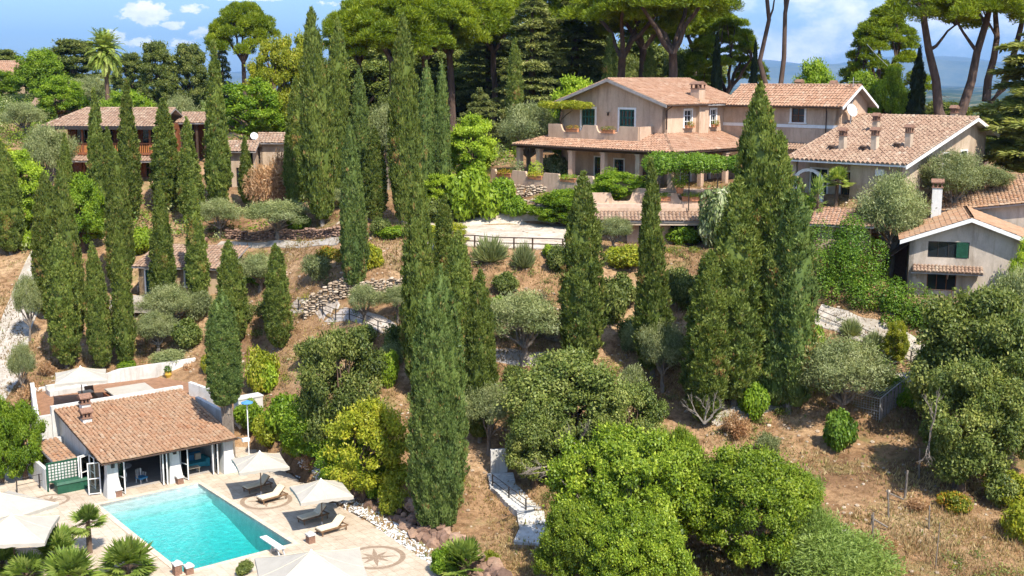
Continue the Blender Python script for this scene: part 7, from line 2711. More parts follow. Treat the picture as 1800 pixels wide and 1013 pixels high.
for px, top, w, d, lab, kind in (
 (30, 122, 70, 205, 'low green tree in front of the orange hip roof', 'green'), (30, 85, 90, 240, 'grey green tree behind the orange hip roof', 'dense'), (0, 62, 60, 250, 'dark tree at the upper left edge', 'dense'), (95, 82, 90, 200, 'bright green tree left of the date palm', 'green'),
 (150, 66, 110, 225, 'dark loose tree just left of the date palm crown', 'dense'), (298, 68, 70, 190, 'dense dark tree right of the date palm', 'dense'), (350, 72, 70, 195, 'dense dark tree between the palm and the tall lone cypress', 'dense'),
 (250, 90, 60, 230, 'far green tree behind the date palm', 'dense'), (492, 64, 105, 148, 'tall loose tree with yellowish leaves before the lone umbrella pine', 'loose'), (525, 55, 100, 152, 'loose yellow green tree beside the tallest cypress', 'loose'),
 (455, 138, 130, 142, 'yellow flowering tree above the annex', 'loose'), (540, 170, 110, 150, 'green tree low behind the tall cypress right of the annex', 'green'),
 (650, 70, 140, 175, 'dark tree low in the wood left of the straight cypress', 'dense'), (760, 90, 160, 172, 'dark tree low in the wood behind the twin tipped cypress', 'dense'), (700, 150, 90, 140, 'dull green tree behind the straight cypress', 'oak'),
 (830, 80, 120, 180, 'dark tree behind the flat topped cedar', 'dense'), (905, 60, 150, 182, 'dark tree filling the wood left of the villa', 'dense'), (985, 60, 160, 184, 'dark tree filling the wood behind the gable', 'dense'),
 (1060, 70, 130, 186, 'dark tree behind the villa main roof, left part', 'dense'), (1010, 122, 100, 128, 'bright leafy tree rising behind the villa balcony', 'lime'),
 (1415, 98, 95, 150, 'round green tree behind the wing ridge chimneys', 'green'), (1500, 120, 100, 150, 'fresh green tree behind the wing end wall', 'green'), (1545, 115, 70, 146, 'bright green tree left of the dark pointed cypress', 'lime'),
 (1640, 175, 110, 160, 'low dark tree under the forked umbrella pine', 'dense'), (1740, 178, 120, 150, 'low dark tree behind the guest house gable end', 'dense'), (1790, 250, 90, 122, 'green tree at the right edge behind the guest house', 'oak'),
 (640, 35, 130, 186, 'tall dark tree behind the pines, left end of the wood', 'dense'), (720, 40, 150, 182, 'tall dark tree behind the straight cypress in the wood', 'dense'), (800, 30, 150, 186, 'tall dark tree behind the middle pine', 'dense'), (870, 40, 120, 178, 'tall dark tree beside the dark cedar in the wood', 'oak'), (960, 25, 150, 184, 'tall dark tree between the two cedars left of the villa', 'dense'), (1040, 45, 120, 180, 'tall dark tree right of the cedar behind the gable', 'dense'), (1120, 40, 140, 188, 'tall dark tree filling the gap behind the villa pines', 'dense'), (1210, 70, 120, 180, 'dull green tree filling the gap left of the rounded bright pine', 'oak'), (575, 100, 80, 165, 'green tree in the gap behind the tallest cypress pair', 'oak'),
 (615, 75, 70, 190, 'dark green tree between the tallest cypress and the pine wood', 'dense'), (1190, 95, 110, 190, 'green tree seen between the pine trunks behind the villa', 'oak'), (1100, 90, 90, 178, 'shaded tree behind the small villa cypresses', 'oak')):
    bt(kind, px, top, w, d, lab, group=GW)
tree('date', 'date_palm', 'palm tree', 'tall date palm with shaggy dead fronds on the left skyline', 208, 58, 78, None, 172)

# left hillside
for px, top, w, b, d, lab, kind in (
 (45, 178, 80, 245, None, 'grey olive left of the open pavilion', 'olive'), (100, 215, 90, 265, 128, 'grey olive beside the left end of the chalet', 'olive'), (165, 130, 70, 200, None, 'grey olive below the date palm', 'olive'),
 (240, 155, 110, 205, 160, 'green tree right behind the chalet roof', 'green'), (330, 165, 70, 215, 158, 'silvery olive behind the side pavilion', 'olive'), (125, 130, 90, 175, 175, 'green tree behind the open pavilion', 'green'),
 (55, 262, 100, 350, 122, 'bright green tree below the chalet at the left', 'lime'), (150, 300, 90, 400, 118, 'green tree under the chalet balcony', 'green'), (8, 240, 70, 300, 135, 'yellow green tree at the left edge above the cypress', 'yellow'),
 (385, 345, 80, 420, None, 'olive with bent trunk above the white path', 'olive'), (490, 350, 130, 420, None, 'wide grey olive above the low brown wall', 'olive'), (300, 500, 110, 590, None, 'olive in front of the cottage terrace', 'olive'),
 (275, 545, 90, 625, None, 'low olive left behind the sun terrace', 'olive'), (455, 445, 90, 515, None, 'pale olive beside the small lone cypress', 'olive'), (52, 480, 52, 600, None, 'grey olive hanging over the white path', 'olive'), (44, 600, 50, 700, None, 'sparse grey olive at the foot of the white path', 'olive'),
 (590, 330, 80, 400, 118, 'grey olive behind the dark tallest cypress', 'olive'), (685, 180, 80, 370, 122, 'grey olive beside the straight cypress', 'olive'),
 (640, 498, 70, 572, None, 'small silver olive before the dry stone wall', 'olive'), (700, 500, 60, 570, None, 'sparse olive at the left of the tall cypress by the wall', 'olive'),
 (918, 505, 150, 642, None, 'large grey olive with dark trunk by the second stone wall', 'olive'), (930, 178, 115, 270, 126, 'rounded grey bush tree left of the villa veranda', 'olive'),
 (1165, 560, 90, 690, None, 'olive right of the broad driveway cypress', 'olive'), (860, 670, 100, 800, None, 'sparse olive above the white steps', 'olive'), (1080, 380, 70, 470, 101, 'grey olive beside the garage', 'olive'),
 (1560, 300, 130, 412, 96, 'wide grey olive left of the tall white chimney', 'olive'), (1665, 262, 130, 370, 100.5, 'dark olive in front of the guest house gable end', 'olive'), (1720, 290, 110, 380, 101.5, 'olive behind the tall white chimney', 'olive'),
 (1470, 590, 190, 748, None, 'large leafy olive with forked trunk over the wire pen', 'olive'),
 (1800, 462, 130, 580, 82, 'grey green olive covering the right side of the old house', 'olive')):
    bt(kind, px, top, w, d, lab, b if d is None else None, name='olive_tree' if kind == 'olive' else 'broadleaf_tree', cat='olive tree' if kind == 'olive' else 'tree')
# mid slope broadleaf
for px, top, w, b, d, lab, kind, nm in (
 (832, 192, 92, 385, 120, 'bright lime green tree left of the villa terrace', 'lime', 'broadleaf_tree'),
 (775, 300, 70, 400, 116, 'bright lime green shrub tree under the twin tipped cypress', 'lime', 'broadleaf_tree'),
 (785, 388, 80, 470, 100, 'yellow green tree beside the driveway left end', 'yellow', 'broadleaf_tree'),
 (585, 560, 170, 780, 79, 'dark holm oak in the middle left of the slope', 'oak', 'holm_oak'),
 (640, 700, 170, 900, 74.5, 'yellow green tree left of the big front cypress', 'yellow', 'broadleaf_tree'),
 (545, 700, 120, 860, 79, 'green shrub tree behind the second parasol', 'green', 'broadleaf_tree'),
 (600, 760, 110, 890, 75, 'leafy green tree over the dark rocks', 'green', 'broadleaf_tree'),
 (1000, 610, 220, 830, 76, 'broad dark holm oak above the white steps', 'oak', 'holm_oak'),
 (1100, 660, 150, 830, 74, 'dark holm oak behind the bright near trees', 'oak', 'holm_oak'),
 (945, 690, 130, 840, 74, 'dark green tree just right of the white steps', 'oak', 'holm_oak'),
 (990, 330, 120, 410, 112, 'bright green bush tree below the villa parapet', 'green', 'broadleaf_tree'),
 (1085, 300, 110, 375, 110, 'green flowering bush tree on the lower terrace', 'green', 'broadleaf_tree'),
 (1265, 308, 95, 420, 103, 'pale blossoming tree by the villa steps', 'blossom', 'broadleaf_tree'),
 (1725, 492, 230, 760, 78, 'large dark holm oak at the right', 'oak', 'holm_oak'),
 (1790, 540, 190, 800, 74, 'dark holm oak at the right edge', 'oak', 'holm_oak'),
 (1655, 590, 100, 660, 80, 'olive green tree in front of the right house railing', 'oak', 'holm_oak'),
 (1720, 620, 190, 850, 71, 'spreading holm oak with pale bare branch over the dry grass', 'oak', 'holm_oak'),
 (1800, 415, 60, 520, 88, 'fresh green tree at the right wall of the old house', 'lime', 'broadleaf_tree'),
 (1575, 562, 50, 640, None, 'small orange tree beside the white path', 'yellow', 'broadleaf_tree'),
 (22, 700, 80, 860, 79.5, 'dense dark green laurel at the left edge of the deck', 'green', 'broadleaf_tree'),
 (-25, 690, 90, 870, 78.5, 'dense dark green laurel cut by the left edge', 'green', 'broadleaf_tree'),
):
    if kind == 'blossom':
        bush('blossom', lab, px, 420, w, 110, name='blossom_tree', cat='tree', d=d)
    else:
        bt(kind, px, top, w, d, lab, b if d is None else None, name=nm, cat='tree')
# the bright near trees
GN = 'bright leafy trees in the foreground'
for px, top, w, d, zb, lab, var in (
 (1105, 752, 300, 63, 0.2, 'large bright green tree in the foreground, left of its neighbour', 0),
 (1320, 790, 270, 63.5, 0.3, 'large bright green tree in the foreground beside the bare ground', 1),
 (1196, 752, 110, 66.5, 0.6, 'bright green tree top between the two large foreground trees', 2),
 (1120, 890, 200, 59, 0.0, 'lower bright green crown in the foreground, cut by the bottom edge', 1),
 (1030, 880, 170, 60.5, 0.0, 'left foreground green crown cut by the bottom edge', 2)):
    x = at_d(px, 800, d).x
    place('near', 'broadleaf_tree', 'tree', lab, x, d, at_d(px, top, d).z, w / 2 * d / 2100, zb=zb - 1.5, var=var, group=GN)

# ------------------------------------------------------------------ palms
def fan(px, py, w, kind='fan', top=None, lab='', z=0.0, var=None):
    p = at_z(px, py, z)
    r = w / 2 * p.length / 2100
    h = LIB[kind][0][2]; r0 = LIB[kind][0][3]
    t = place(kind, 'fan_palm', 'palm', lab, p.x, p.y, z + h * r / r0, r, zb=z, var=var, group='fan palms', crown='fronds')
    return t
fan(158, 972, 72, 'fan_tall', lab='upright fan palm with a bare brown trunk by the pool')
fan(105, 985, 90, lab='dark fan palm left of the upright one', var=0)
fan(225, 1010, 104, lab='rounded fan palm nearest the pool', var=1)
fan(125, 1032, 110, lab='yellow green fan palm at the bottom edge between two others', var=2)
fan(5, 1005, 70, lab='fan palm at the left edge below the parasols', var=1)
fan(48, 1025, 80, lab='small fan palm at the bottom left corner', var=0)
fan(815, 1010, 110, lab='green fan palm at the bottom edge right of the compass mosaic', var=2)
x = at_d(1470, 365, 101.5)
place('chusan', 'fan_palm', 'palm', 'small pale fan palm in front of the guest house porch', x.x, 101.5, at_d(1470, 292, 101.5).z, 1.35, zb=at_d(1470, 372, 101.5).z, group='fan palms', crown='fronds')
x = at_d(1437, 365, 99.5)
place('yucca', 'yucca', 'yucca', 'bright yucca left of the small pale fan palm', x.x, 99.5, at_d(1437, 305, 99.5).z, 1.1, zb=at_d(1437, 405, 99.5).z, crown='fronds')

# ------------------------------------------------------------------ shrubs, one by one
for kind, px, py, w, h, lab in (
 ('oak', 1075, 565, 70, 66, 'dark glossy bush at the right flank of the broad driveway cypress'), ('oak', 1205, 545, 60, 60, 'dark bush filling the bank right of the pointed cypress'), ('oak', 1110, 600, 60, 44, 'low dark bush below the glossy bush'),
 ('green', 880, 560, 60, 36, 'green bush at the back of the second stone wall'), ('olive', 560, 490, 70, 44, 'grey green bush left of the dry stone wall'), ('oak', 480, 565, 60, 44, 'dark bush beside the path railing end'), ('olive', 350, 560, 70, 50, 'silvery bush below the cottage roof end'),
 ('green', 1420, 620, 60, 60, 'green bush at the foot of the ragged cypress'), ('olive', 1040, 690, 70, 50, 'dull olive bush behind the broad holm oak'), ('oak', 700, 620, 60, 50, 'dark bush on the bank below the grey path'), ('yellow', 1010, 560, 40, 30, 'yellowish weeds at the left foot of the driveway cypress'),
 ('oak', 1180, 640, 60, 50, 'dark low bush between the pointed cypress and the short broad one'), ('olive', 820, 560, 50, 40, 'grey bush above the second stone wall'), ('green', 450, 500, 50, 34, 'green low bush above the path by the small lone cypress'), ('oak', 545, 640, 60, 44, 'dark bush on the slope above the holm oak'),
 ('oak', 1380, 640, 50, 60, 'dark bush in the shade of the villa cypresses'), ('green', 1560, 700, 60, 44, 'green weeds beside the wire pen end boards'), ('olive', 1350, 800, 60, 40, 'grey weeds above the right foreground tree'), ('green', 1600, 720, 50, 40, 'low green bush right of the wire pen'),
 ('lime', 832, 386, 96, 90, 'bright lime shrub at the foot of the bright lime tree'), ('green', 880, 372, 60, 60, 'green shrub at the left end of the villa terrace wall'), ('oak', 770, 392, 60, 40, 'dark shrub beside the left end of the driveway'),
 ('yellow', 462, 690, 70, 80, 'yellow green bush beside the bare slope right of the pool house cypress'), ('lime', 470, 690, 50, 55, 'bright green bush just below the small lone cypress'), ('green', 440, 760, 60, 60, 'green bush at the right wall of the pool house'),
 ('yellow', 470, 780, 60, 50, 'leafy yellow bush behind the first parasol'), ('green', 505, 770, 80, 80, 'green bush right of the white block wall'), ('yellow', 520, 800, 60, 50, 'olive yellow bush above the first rocks'), ('dead', 545, 822, 60, 40, 'dry reddish bush above the rocks behind the second parasol'),
 ('lime', 685, 680, 50, 60, 'fresh green bush left of the tall cypress trunk'), ('oak', 640, 610, 50, 36, 'dark low bush under the small silver olive'), ('olive', 690, 640, 60, 40, 'grey low bush below the grey path'),
 ('spiky', 862, 462, 66, 40, 'spiky grey bush below the driveway railing, left one'), ('spiky', 920, 474, 44, 40, 'spiky dark bush below the driveway railing, right one'), ('lime', 968, 455, 36, 22, 'bright low bush at the foot of the driveway railing'), ('oak', 980, 478, 50, 46, 'dark bush left of the broad driveway cypress'),
 ('oak', 668, 415, 48, 32, 'round clipped grey bush beside the white path end'), ('green', 690, 418, 60, 20, 'low clipped green bush under the straight cypress'), ('yellow', 655, 470, 50, 42, 'yellow green bush left of the tall front cypress'), ('flower', 572, 460, 54, 26, 'orange flowering bush above the dry stone wall'), ('flower', 610, 462, 60, 24, 'yellow flowering bush right of the orange one'),
 ('oak', 890, 515, 60, 36, 'olive coloured bush on the bare slope above the large olive'), ('green', 905, 385, 46, 36, 'green bush on the stony drive edge'), ('oak', 1090, 540, 80, 60, 'dark glossy bush between the driveway cypress and the pointed one'), ('yellow', 1100, 470, 80, 40, 'yellow green bush below the garage'),
 ('oak', 1190, 530, 60, 60, 'dark bush right of the pointed cypress'), ('green', 1200, 430, 60, 34, 'green bush before the garage windows'), ('olive', 1110, 620, 60, 50, 'grey bush at the foot of the driveway cypress'),
 ('green', 1325, 735, 60, 70, 'round green bush between the dark cypress trunks'), ('ivy', 1475, 790, 66, 70, 'round dark green bush at the foot of the forked olive'), ('oak', 1690, 575, 70, 40, 'green bush at the foot of the old house wall'), ('spiky', 1495, 595, 40, 30, 'small spiky plant below the white path'), ('spiky', 1535, 618, 40, 30, 'small agave like plant beside the handrail'),
 ('yellow', 1790, 890, 110, 60, 'yellow green bush at the right edge in the dry grass'), ('yellow', 1800, 950, 90, 70, 'low yellowish bush in the lower right corner'), ('oak', 1760, 890, 80, 60, 'dark bush under the holm oak at the right'), ('dead', 1560, 980, 60, 40, 'rust coloured dry bush by the brown grass'), ('dead', 1610, 900, 60, 26, 'low dry bush at the broken fence'), ('flower', 1680, 900, 70, 36, 'yellowish wild bush in the dry grass'),
 ('dead', 1290, 770, 60, 50, 'dry yellow reed clump above the foreground trees'), ('dead', 1395, 880, 40, 40, 'dry twiggy bush right of the foreground trees'), ('reed', 1420, 880, 60, 50, 'soft green weeds at the foot of the foreground tree'),
 ('green', 225, 655, 40, 20, 'little green bush above the white terrace wall'), ('yellow', 370, 655, 36, 34, 'yellow bush beside the pots on the sun terrace'), ('dead', 60, 720, 60, 50, 'dry brown bush left of the sun terrace wall'), ('dead', 85, 660, 40, 26, 'small dry bush above the sun terrace corner'),
 ('lime', 250, 445, 50, 44, 'bright green bush left of the cottage roof'), ('yellow', 155, 372, 60, 60, 'yellow flowering bush under the chalet'), ('green', 30, 420, 60, 60, 'green bush behind the stake fence'), ('lime', 45, 440, 40, 36, 'broad leaved lime plant at the stake fence'),
 ('oak', 330, 610, 70, 50, 'dark bush between the cottage and the sun terrace'), ('olive', 385, 600, 60, 44, 'grey bush below the cottage cypress'), ('oak', 430, 570, 40, 40, 'dark bush behind the small lone cypress'), ('olive', 300, 640, 80, 26, 'low grey weeds above the white terrace wall'),
 ('yellow', 800, 860, 40, 40, 'yellow green bush at the right of the big front cypress foot'), ('yellow', 690, 905, 60, 60, 'yellow bush among the dark rocks'), ('green', 660, 880, 60, 60, 'green bush among the dark rocks'), ('yellow', 860, 1000, 40, 34, 'yellowing plant beside the bottom fan palm'), ('green', 780, 1010, 60, 50, 'leafy green plant left of the bottom fan palm'), ('oak', 430, 1010, 40, 24, 'dark clipped bush below the diving board'),
 ('green', 1000, 480, 40, 40, 'green weeds at the foot of the broad driveway cypress'), ('olive', 1110, 700, 60, 60, 'grey green bush behind the dark holm oak'), ('oak', 905, 700, 60, 60, 'dull bush above the olive by the steps'), ('dead', 895, 690, 36, 18, 'heap of dry twigs above the steps'), ('olive', 820, 660, 60, 40, 'grey bush beside the second stone wall'),
 ('green', 460, 365, 60, 30, 'green bush under the dry brown bush'), ('green', 525, 405, 50, 30, 'green weeds under the tall cypress right of the brown bush'), ('lime', 600, 280, 30, 20, 'bright lawn bush behind the tallest cypress'), ('green', 1420, 400, 50, 60, 'leafy bush left of the outbuilding'), ('lime', 1470, 420, 40, 30, 'bright small bush before the outbuilding'), ('dead', 1540, 420, 50, 26, 'dry heap right of the outbuilding'), ('yellow', 1390, 260, 50, 60, 'yellow bougainvillea bush right of the tall villa cypress'),
 ('blossom', 975, 310, 60, 40, 'pale leaved bush inside the veranda end')):
    bush(kind, lab, px, py, w, h)
for i, (px, py, w, h, d, lab) in enumerate(((1478, 1000, 270, 62, 60.5, 'soft bright green shrub mass in the foreground right of the leafy trees'), (1425, 985, 130, 66, 62.5, 'soft green shrub behind the foreground shrub mass'))):
    x = at_d(px, py, d)
    bush('mass', lab, px, 1040, w, h * 1.6, d=d)
bush('pampas', 'dry copper brown bush between the annex and the tall cypress', 470, 365, 92, 74)
bush('dead', 'dry brown foliage beside the copper bush', 492, 345, 46, 80)

# hedges, ivy, vines
zt17 = lambda x, y: 17.25
hedge('dark green ivy hedge above the white path at the right', [(v[0] + .9, v[1] + 1.9) for v in (H2(1440, 553), H2(1500, 578), H2(1560, 600), H2(1640, 630))], 1.9, 1.9, 'ivy', seed=3, dens=420)
hedge('ivy covered bank left of the old house porch', [at_d(1440, 480, 94)[:2], at_d(1490, 490, 93.5)[:2], at_d(1530, 500, 92.5)[:2]], 2.8, 2.8, 'ivy', 'ivy_bank', 'ivy', seed=4, dens=1500)
hedge('clipped hedge in front of the old house', [at_d(1560, 520, 88.9)[:2], at_d(1640, 530, 88.2)[:2], at_d(1700, 545, 87.4)[:2]], 1.4, .9, 'ivy', seed=5, dens=260)
hedge('leafy green bank below the white path, left of the handrail', [H2(1440, 640), H2(1500, 640), H2(1550, 650)], 2.6, 1.1, 'reed', 'creeper_bank', 'creeper', seed=6, dens=420)
pz = at_d(1225, 300, 107.5).z
hedge('thick green vine roof of the villa pergola', [at_d(1158, 295, 107.2)[:2], at_d(1225, 295, 107.0)[:2], at_d(1312, 295, 107.0)[:2]], 3.4, 1.35, 'ivy', 'pergola_vine', 'vine', zf=lambda x, y: pz, seed=7, dens=1100, leaf=.2)
pg = thing('pergola', 'slim iron pergola carrying the thick vine in front of the villa', 'pergola', (at_d(1225, 300, 106).x, 106, 16.4))
for px in (1160, 1212, 1262, 1308):
    for d in (105.9, 108.6):
        q = at_d(px, 300, d); mb = MB(); mb.tube([(q.x, d, 15.8), (q.x, d, pz + .2)], .05, 6); obj('post', mb, M['metal'], pg)
for d in (105.9, 108.6):
    mb = MB(); mb.tube([(at_d(1158, 300, d).x, d, pz + .2), (at_d(1310, 300, d).x, d, pz + .2)], .05, 6); obj('beam', mb, M['metal'], pg)
bz = at_d(1000, 178, 119).z
vx = FV.p(-17.2, 2.6)
hedge('yellow green wisteria canopy beside the balcony doors', [v2(FV.p(-18.8, 3.0)), v2(FV.p(-15.6, 2.9)), v2(FV.p(-12.9, 3.0))], 1.6, .65, 'yellow', 'wisteria', 'climbing plant', zf=lambda x, y: 24.45, seed=8, dens=260, leaf=.16)
wt = thing('wisteria_vine', 'twisted dark stem of the wisteria beside the left balcony door', 'climbing plant', FV.p(-17.0, 3.4, 21.9))
mb = MB(); a = FV.p(-17.0, 3.4, 21.6); mb.tube([a, a + Vector((.15, 0, .9)), a + Vector((-.05, 0, 1.7)), a + Vector((.1, 0, 2.6))], [.14, .11, .1, .08], 8); obj('vine_stem', mb, M['bark'], wt)
mb = MB(); mb.tube([a + Vector((.02, 0, 1.6)), a + Vector((.6, -.1, 2.2)), a + Vector((1.2, -.1, 2.6))], [.07, .05, .03], 6); obj('branch', mb, M['bark'], wt)
# planters in the parapet dips
for i, (s, kind) in enumerate(((1.9, 'flower'), (6.2, 'yellow'), (10.6, 'green'))):
    q = A_.lerp(B_, s / 21.3); q.z = 17.65
    t = thing('flower_planter', ('terracotta planter of orange flowers in the left end dip of the villa parapet', 'terracotta planter in the second dip of the villa parapet', 'terracotta planter in the parapet dip behind the bright bush')[i], 'planter', q, 'planters on the villa terrace')
    flowerbox(t, q, 1.9, .34, .36, FV.r, name='box')
    V, Fq, T = blob_leaves(np.array([[0, 0, .5]]), np.array([[.95, .7, .3]]), 420, .14, .5, 40 + i)
    link('foliage', quads('foliage', V, Fq, T, [L[kind]]), None, t)
for i, (s, kind) in enumerate(((6.0, 'green'), (9.2, 'lime'))):
    q = FL.p(s, 1.15, 16.55)
    t = thing('flower_planter', ('planter in the dip of the lower parapet left of the pointed cypress', 'long planter of bright green herbs right of the pointed cypress')[i], 'planter', q, 'planters on the villa terrace')
    flowerbox(t, q, 2.2, .36, .4, FL.r, name='box')
    V, Fq, T = blob_leaves(np.array([[-.5, 0, .52], [.5, 0, .52]]), np.array([[.7, .4, .28]] * 2), 300, .13, .5, 50 + i)
    link('foliage', quads('foliage', V, Fq, T, [L[kind]]), None, t)
for i, (a, b, lab, kind) in enumerate(((-19.0, -.9, 'large pot with a rounded shrub at the veranda left column', 'blossom'), (-16.4, -.9, 'pot with a clipped green shrub between the two left veranda columns', 'lime'), (-6.4, -1.3, 'pot with leafy plant before the right veranda column', 'green'), (1.8, -1.2, 'pot with green plant by the terrace steps', 'green'))):
    q = FV.p(a, b, 17.26)
    t = thing('plant_pot', lab, 'plant pot', q, 'potted plants on the villa terrace')
    mb = MB(); mb.lathe([(.24, 0), (.38, .45), (.34, .5), (.4, .56)], q, 12); obj('pot', mb, M['terracotta'], t)
    V, Fq, T = blob_leaves(np.array([[0, 0, 1.25]]), np.array([[.8, .8, .8]]), 700, .15, .5, 60 + i)
    link('foliage', quads('foliage', V, Fq, T, [L[kind]]), None, t)

# bare branches
def branch_thing(lab, p, dirs, ln, seed, mat='greybark', name='bare_branch'):
    t = thing(name, lab, 'branch', p)
    r = random.Random(seed)
    mb = MB()
    def grow(a, d, l, rad, dep):
        b = a + d * l
        m = a + d * l * .5 + Vector((r.uniform(-.1, .1), r.uniform(-.1, .1), r.uniform(-.1, .1))) * l
        mb.tube([a, m, b], [rad, rad * .8, rad * .55], 5)
        if dep:
            for _ in range(3):
                dd = (d + Vector((r.uniform(-.7, .7), r.uniform(-.7, .7), r.uniform(-.4, .6)))).normalized()
                grow(a.lerp(b, r.uniform(.45, 1)), dd, l * r.uniform(.5, .75), rad * .5, dep - 1)
    for d in dirs: grow(Vector(p), Vector(d).normalized(), ln, .07, 3)
    obj('twigs', mb, M[mat], t)
branch_thing('pale bare branches sticking out above the bright foreground tree', at_d(1018, 795, 68.5), [(.1, -.3, 1), (-.5, -.2, .7)], 1.3, 3)
branch_thing('dead grey branch under the dark oak by the steps', at_d(985, 815, 69), [(-1, -.3, -.1), (-.8, -.2, -.35)], 1.3, 4)
branch_thing('pale dead limb hanging from the spreading holm oak', at_d(1636, 755, 69.5), [(-.2, -.3, -1), (.1, -.2, .9)], 1.3, 6)
branch_thing('grey dry twigs above the foreground trees beside the reed clump', at_d(1238, 745, 68), [(.1, 0, 1), (.6, 0, .8), (-.6, 0, .8)], 1.1, 5)

# ------------------------------------------------------------------ stuff: dry grass, ground litter, far woods
def grass():
    r = np.random.default_rng(5)
    n = 150000
    px = r.uniform(-60, 1860, n); y = r.uniform(58, 116, n) ** 1.0
    x = (px - 900) / 2100 * y
    z = ground_np(x, y)
    cl = np.sin(x * .55 + 1.7 * np.sin(y * .31)) + np.sin(y * .8 + x * .23) + r.normal(0, .7, n)
    ok = (~in_poly(x, y, [(p.x, p.y) for p in DECK])) & (z > -.1) & (cl > -.1)
    # keep off the made ground
    ok &= ~((y > 98) & (y < 118) & (x > -9) & (x < 6.5))
    A2 = (x - FH.x) * FH.ax + (y - FH.y) * FH.ay; B2 = -(x - FH.x) * FH.ay + (y - FH.y) * FH.ax
    ok &= ~((A2 > -2) & (A2 < 14) & (B2 > 0) & (B2 < 20.3))
    x, y, z = x[ok], y[ok], z[ok]
    n = len(x)
    k = 3
    C = np.repeat(np.stack([x, y, z - .03], 1), k, 0) + r.normal(0, .06, (n * k, 3)) * np.array([1, 1, 0])
    A = unit(np.array([0, 0, 1.]) + r.normal(0, .55, (n * k, 3)))
    L_ = r.uniform(.10, .34, n * k) * np.repeat(r.uniform(.6, 1.5, n), k)
    V, Fq = leaf_quads(C, A, rand_dir(r, n * k), L_, L_ * .16 + .012)
    t = np.clip(np.repeat(.35 + .25 * np.sin(x * .21 + y * .13) + r.normal(0, .16, n), k), 0, .95)
    t = np.where(np.repeat(r.uniform(0, 1, n) < .07, k), 1.0, t)
    o = link('dry_grass', quads('dry_grass', V, Fq, t, [L['straw']]), None)
    tag(o, kind='stuff')
grass()
def brown_grass():
    r = np.random.default_rng(6)
    n = 10000
    px = r.uniform(1500, 1880, n); y = r.uniform(57, 69, n)
    keep = (px > 1500 + (y - 57) * 12)
    px, y = px[keep], y[keep]
    x = (px - 900) / 2100 * y
    z = ground_np(x, y)
    k = len(x)
    A = unit(np.array([0.15, 0, 1.]) + r.normal(0, .45, (k, 3)))
    ln = r.uniform(.15, .5, k) * (1 + .4 * np.sin(x * 1.1 + y))
    V, Fq = leaf_quads(np.stack([x, y, z - .03], 1), A, rand_dir(r, k), ln, ln * .07 + .012)
    tag(link('dry_grass', quads('dry_grass', V, Fq, np.clip(r.normal(.42, .2, k), 0, .95), [L['straw'], L['dead']], (r.uniform(0, 1, k) < np.clip((66 - y) / 9, .1, .6)).astype(int)), None), kind='stuff')
brown_grass()
def litter():
    rnd = random.Random(8)
    mb = MB()
    for _ in range(2600):
        px = rnd.uniform(0, 1800); y = rnd.uniform(60, 112)
        x = (px - 900) / 2100 * y
        z = ground(x, y)
        if z < .05: continue
        s = rnd.uniform(.04, .16)
        stone(mb, (x, y, z + s * .2), (s, s, s * .7), rnd)
    tag(obj('rubble', mb, M['stone']), kind='stuff')
litter()
def weeds():
    """low mixed scrub between the trees, too tangled to count"""
    r = np.random.default_rng(15)
    n = 1700
    px = r.uniform(-40, 1840, n); y = r.uniform(60, 128, n)
    x = (px - 900) / 2100 * y
    z = ground_np(x, y)
    cl = np.sin(x * .33 + 2 * np.sin(y * .21)) + np.sin(y * .5 - x * .4)
    A2 = (x - FH.x) * FH.ax + (y - FH.y) * FH.ay; B2 = -(x - FH.x) * FH.ay + (y - FH.y) * FH.ax
    ok = (~in_poly(x, y, [(p.x * 1.0, p.y) for p in DECK])) & (z > .0) & (cl > .05) & ~((y > 97) & (y < 118) & (x > -9) & (x < 7)) & ~((A2 > -2) & (A2 < 14) & (B2 > -1) & (B2 < 20.3))
    ok &= ~((px > 1400) & (px < 1640) & (y < 80)) & ~((px > 820) & (px < 960) & (y < 80))
    ok &= ~((px > 1350) & (y > 96))
    ok &= ~((px < 110) & (y > 88) & (y < 125))
    x, y, z = x[ok], y[ok], z[ok]
    cen = np.stack([x, y, z + .15], 1)
    rad = np.stack([r.uniform(.25, .75, len(x)), r.uniform(.25, .75, len(x)), r.uniform(.2, .55, len(x))], 1)
    V, Fq, T = blob_leaves(cen, rad, 90, .15, .45, 16, .4)
    tag(link('undergrowth', quads('undergrowth', V, Fq, T, [L['oak']]), None), kind='stuff')
    cen2 = cen[::3] + r.normal(0, .6, (len(cen[::3]), 3)) * np.array([1, 1, 0]); 
    V, Fq, T = blob_leaves(cen2, rad[::3] * .9, 80, .14, .4, 17, .4)
    tag(link('weeds', quads('weeds', V, Fq, T, [L['yellow']]), None), kind='stuff')
weeds()
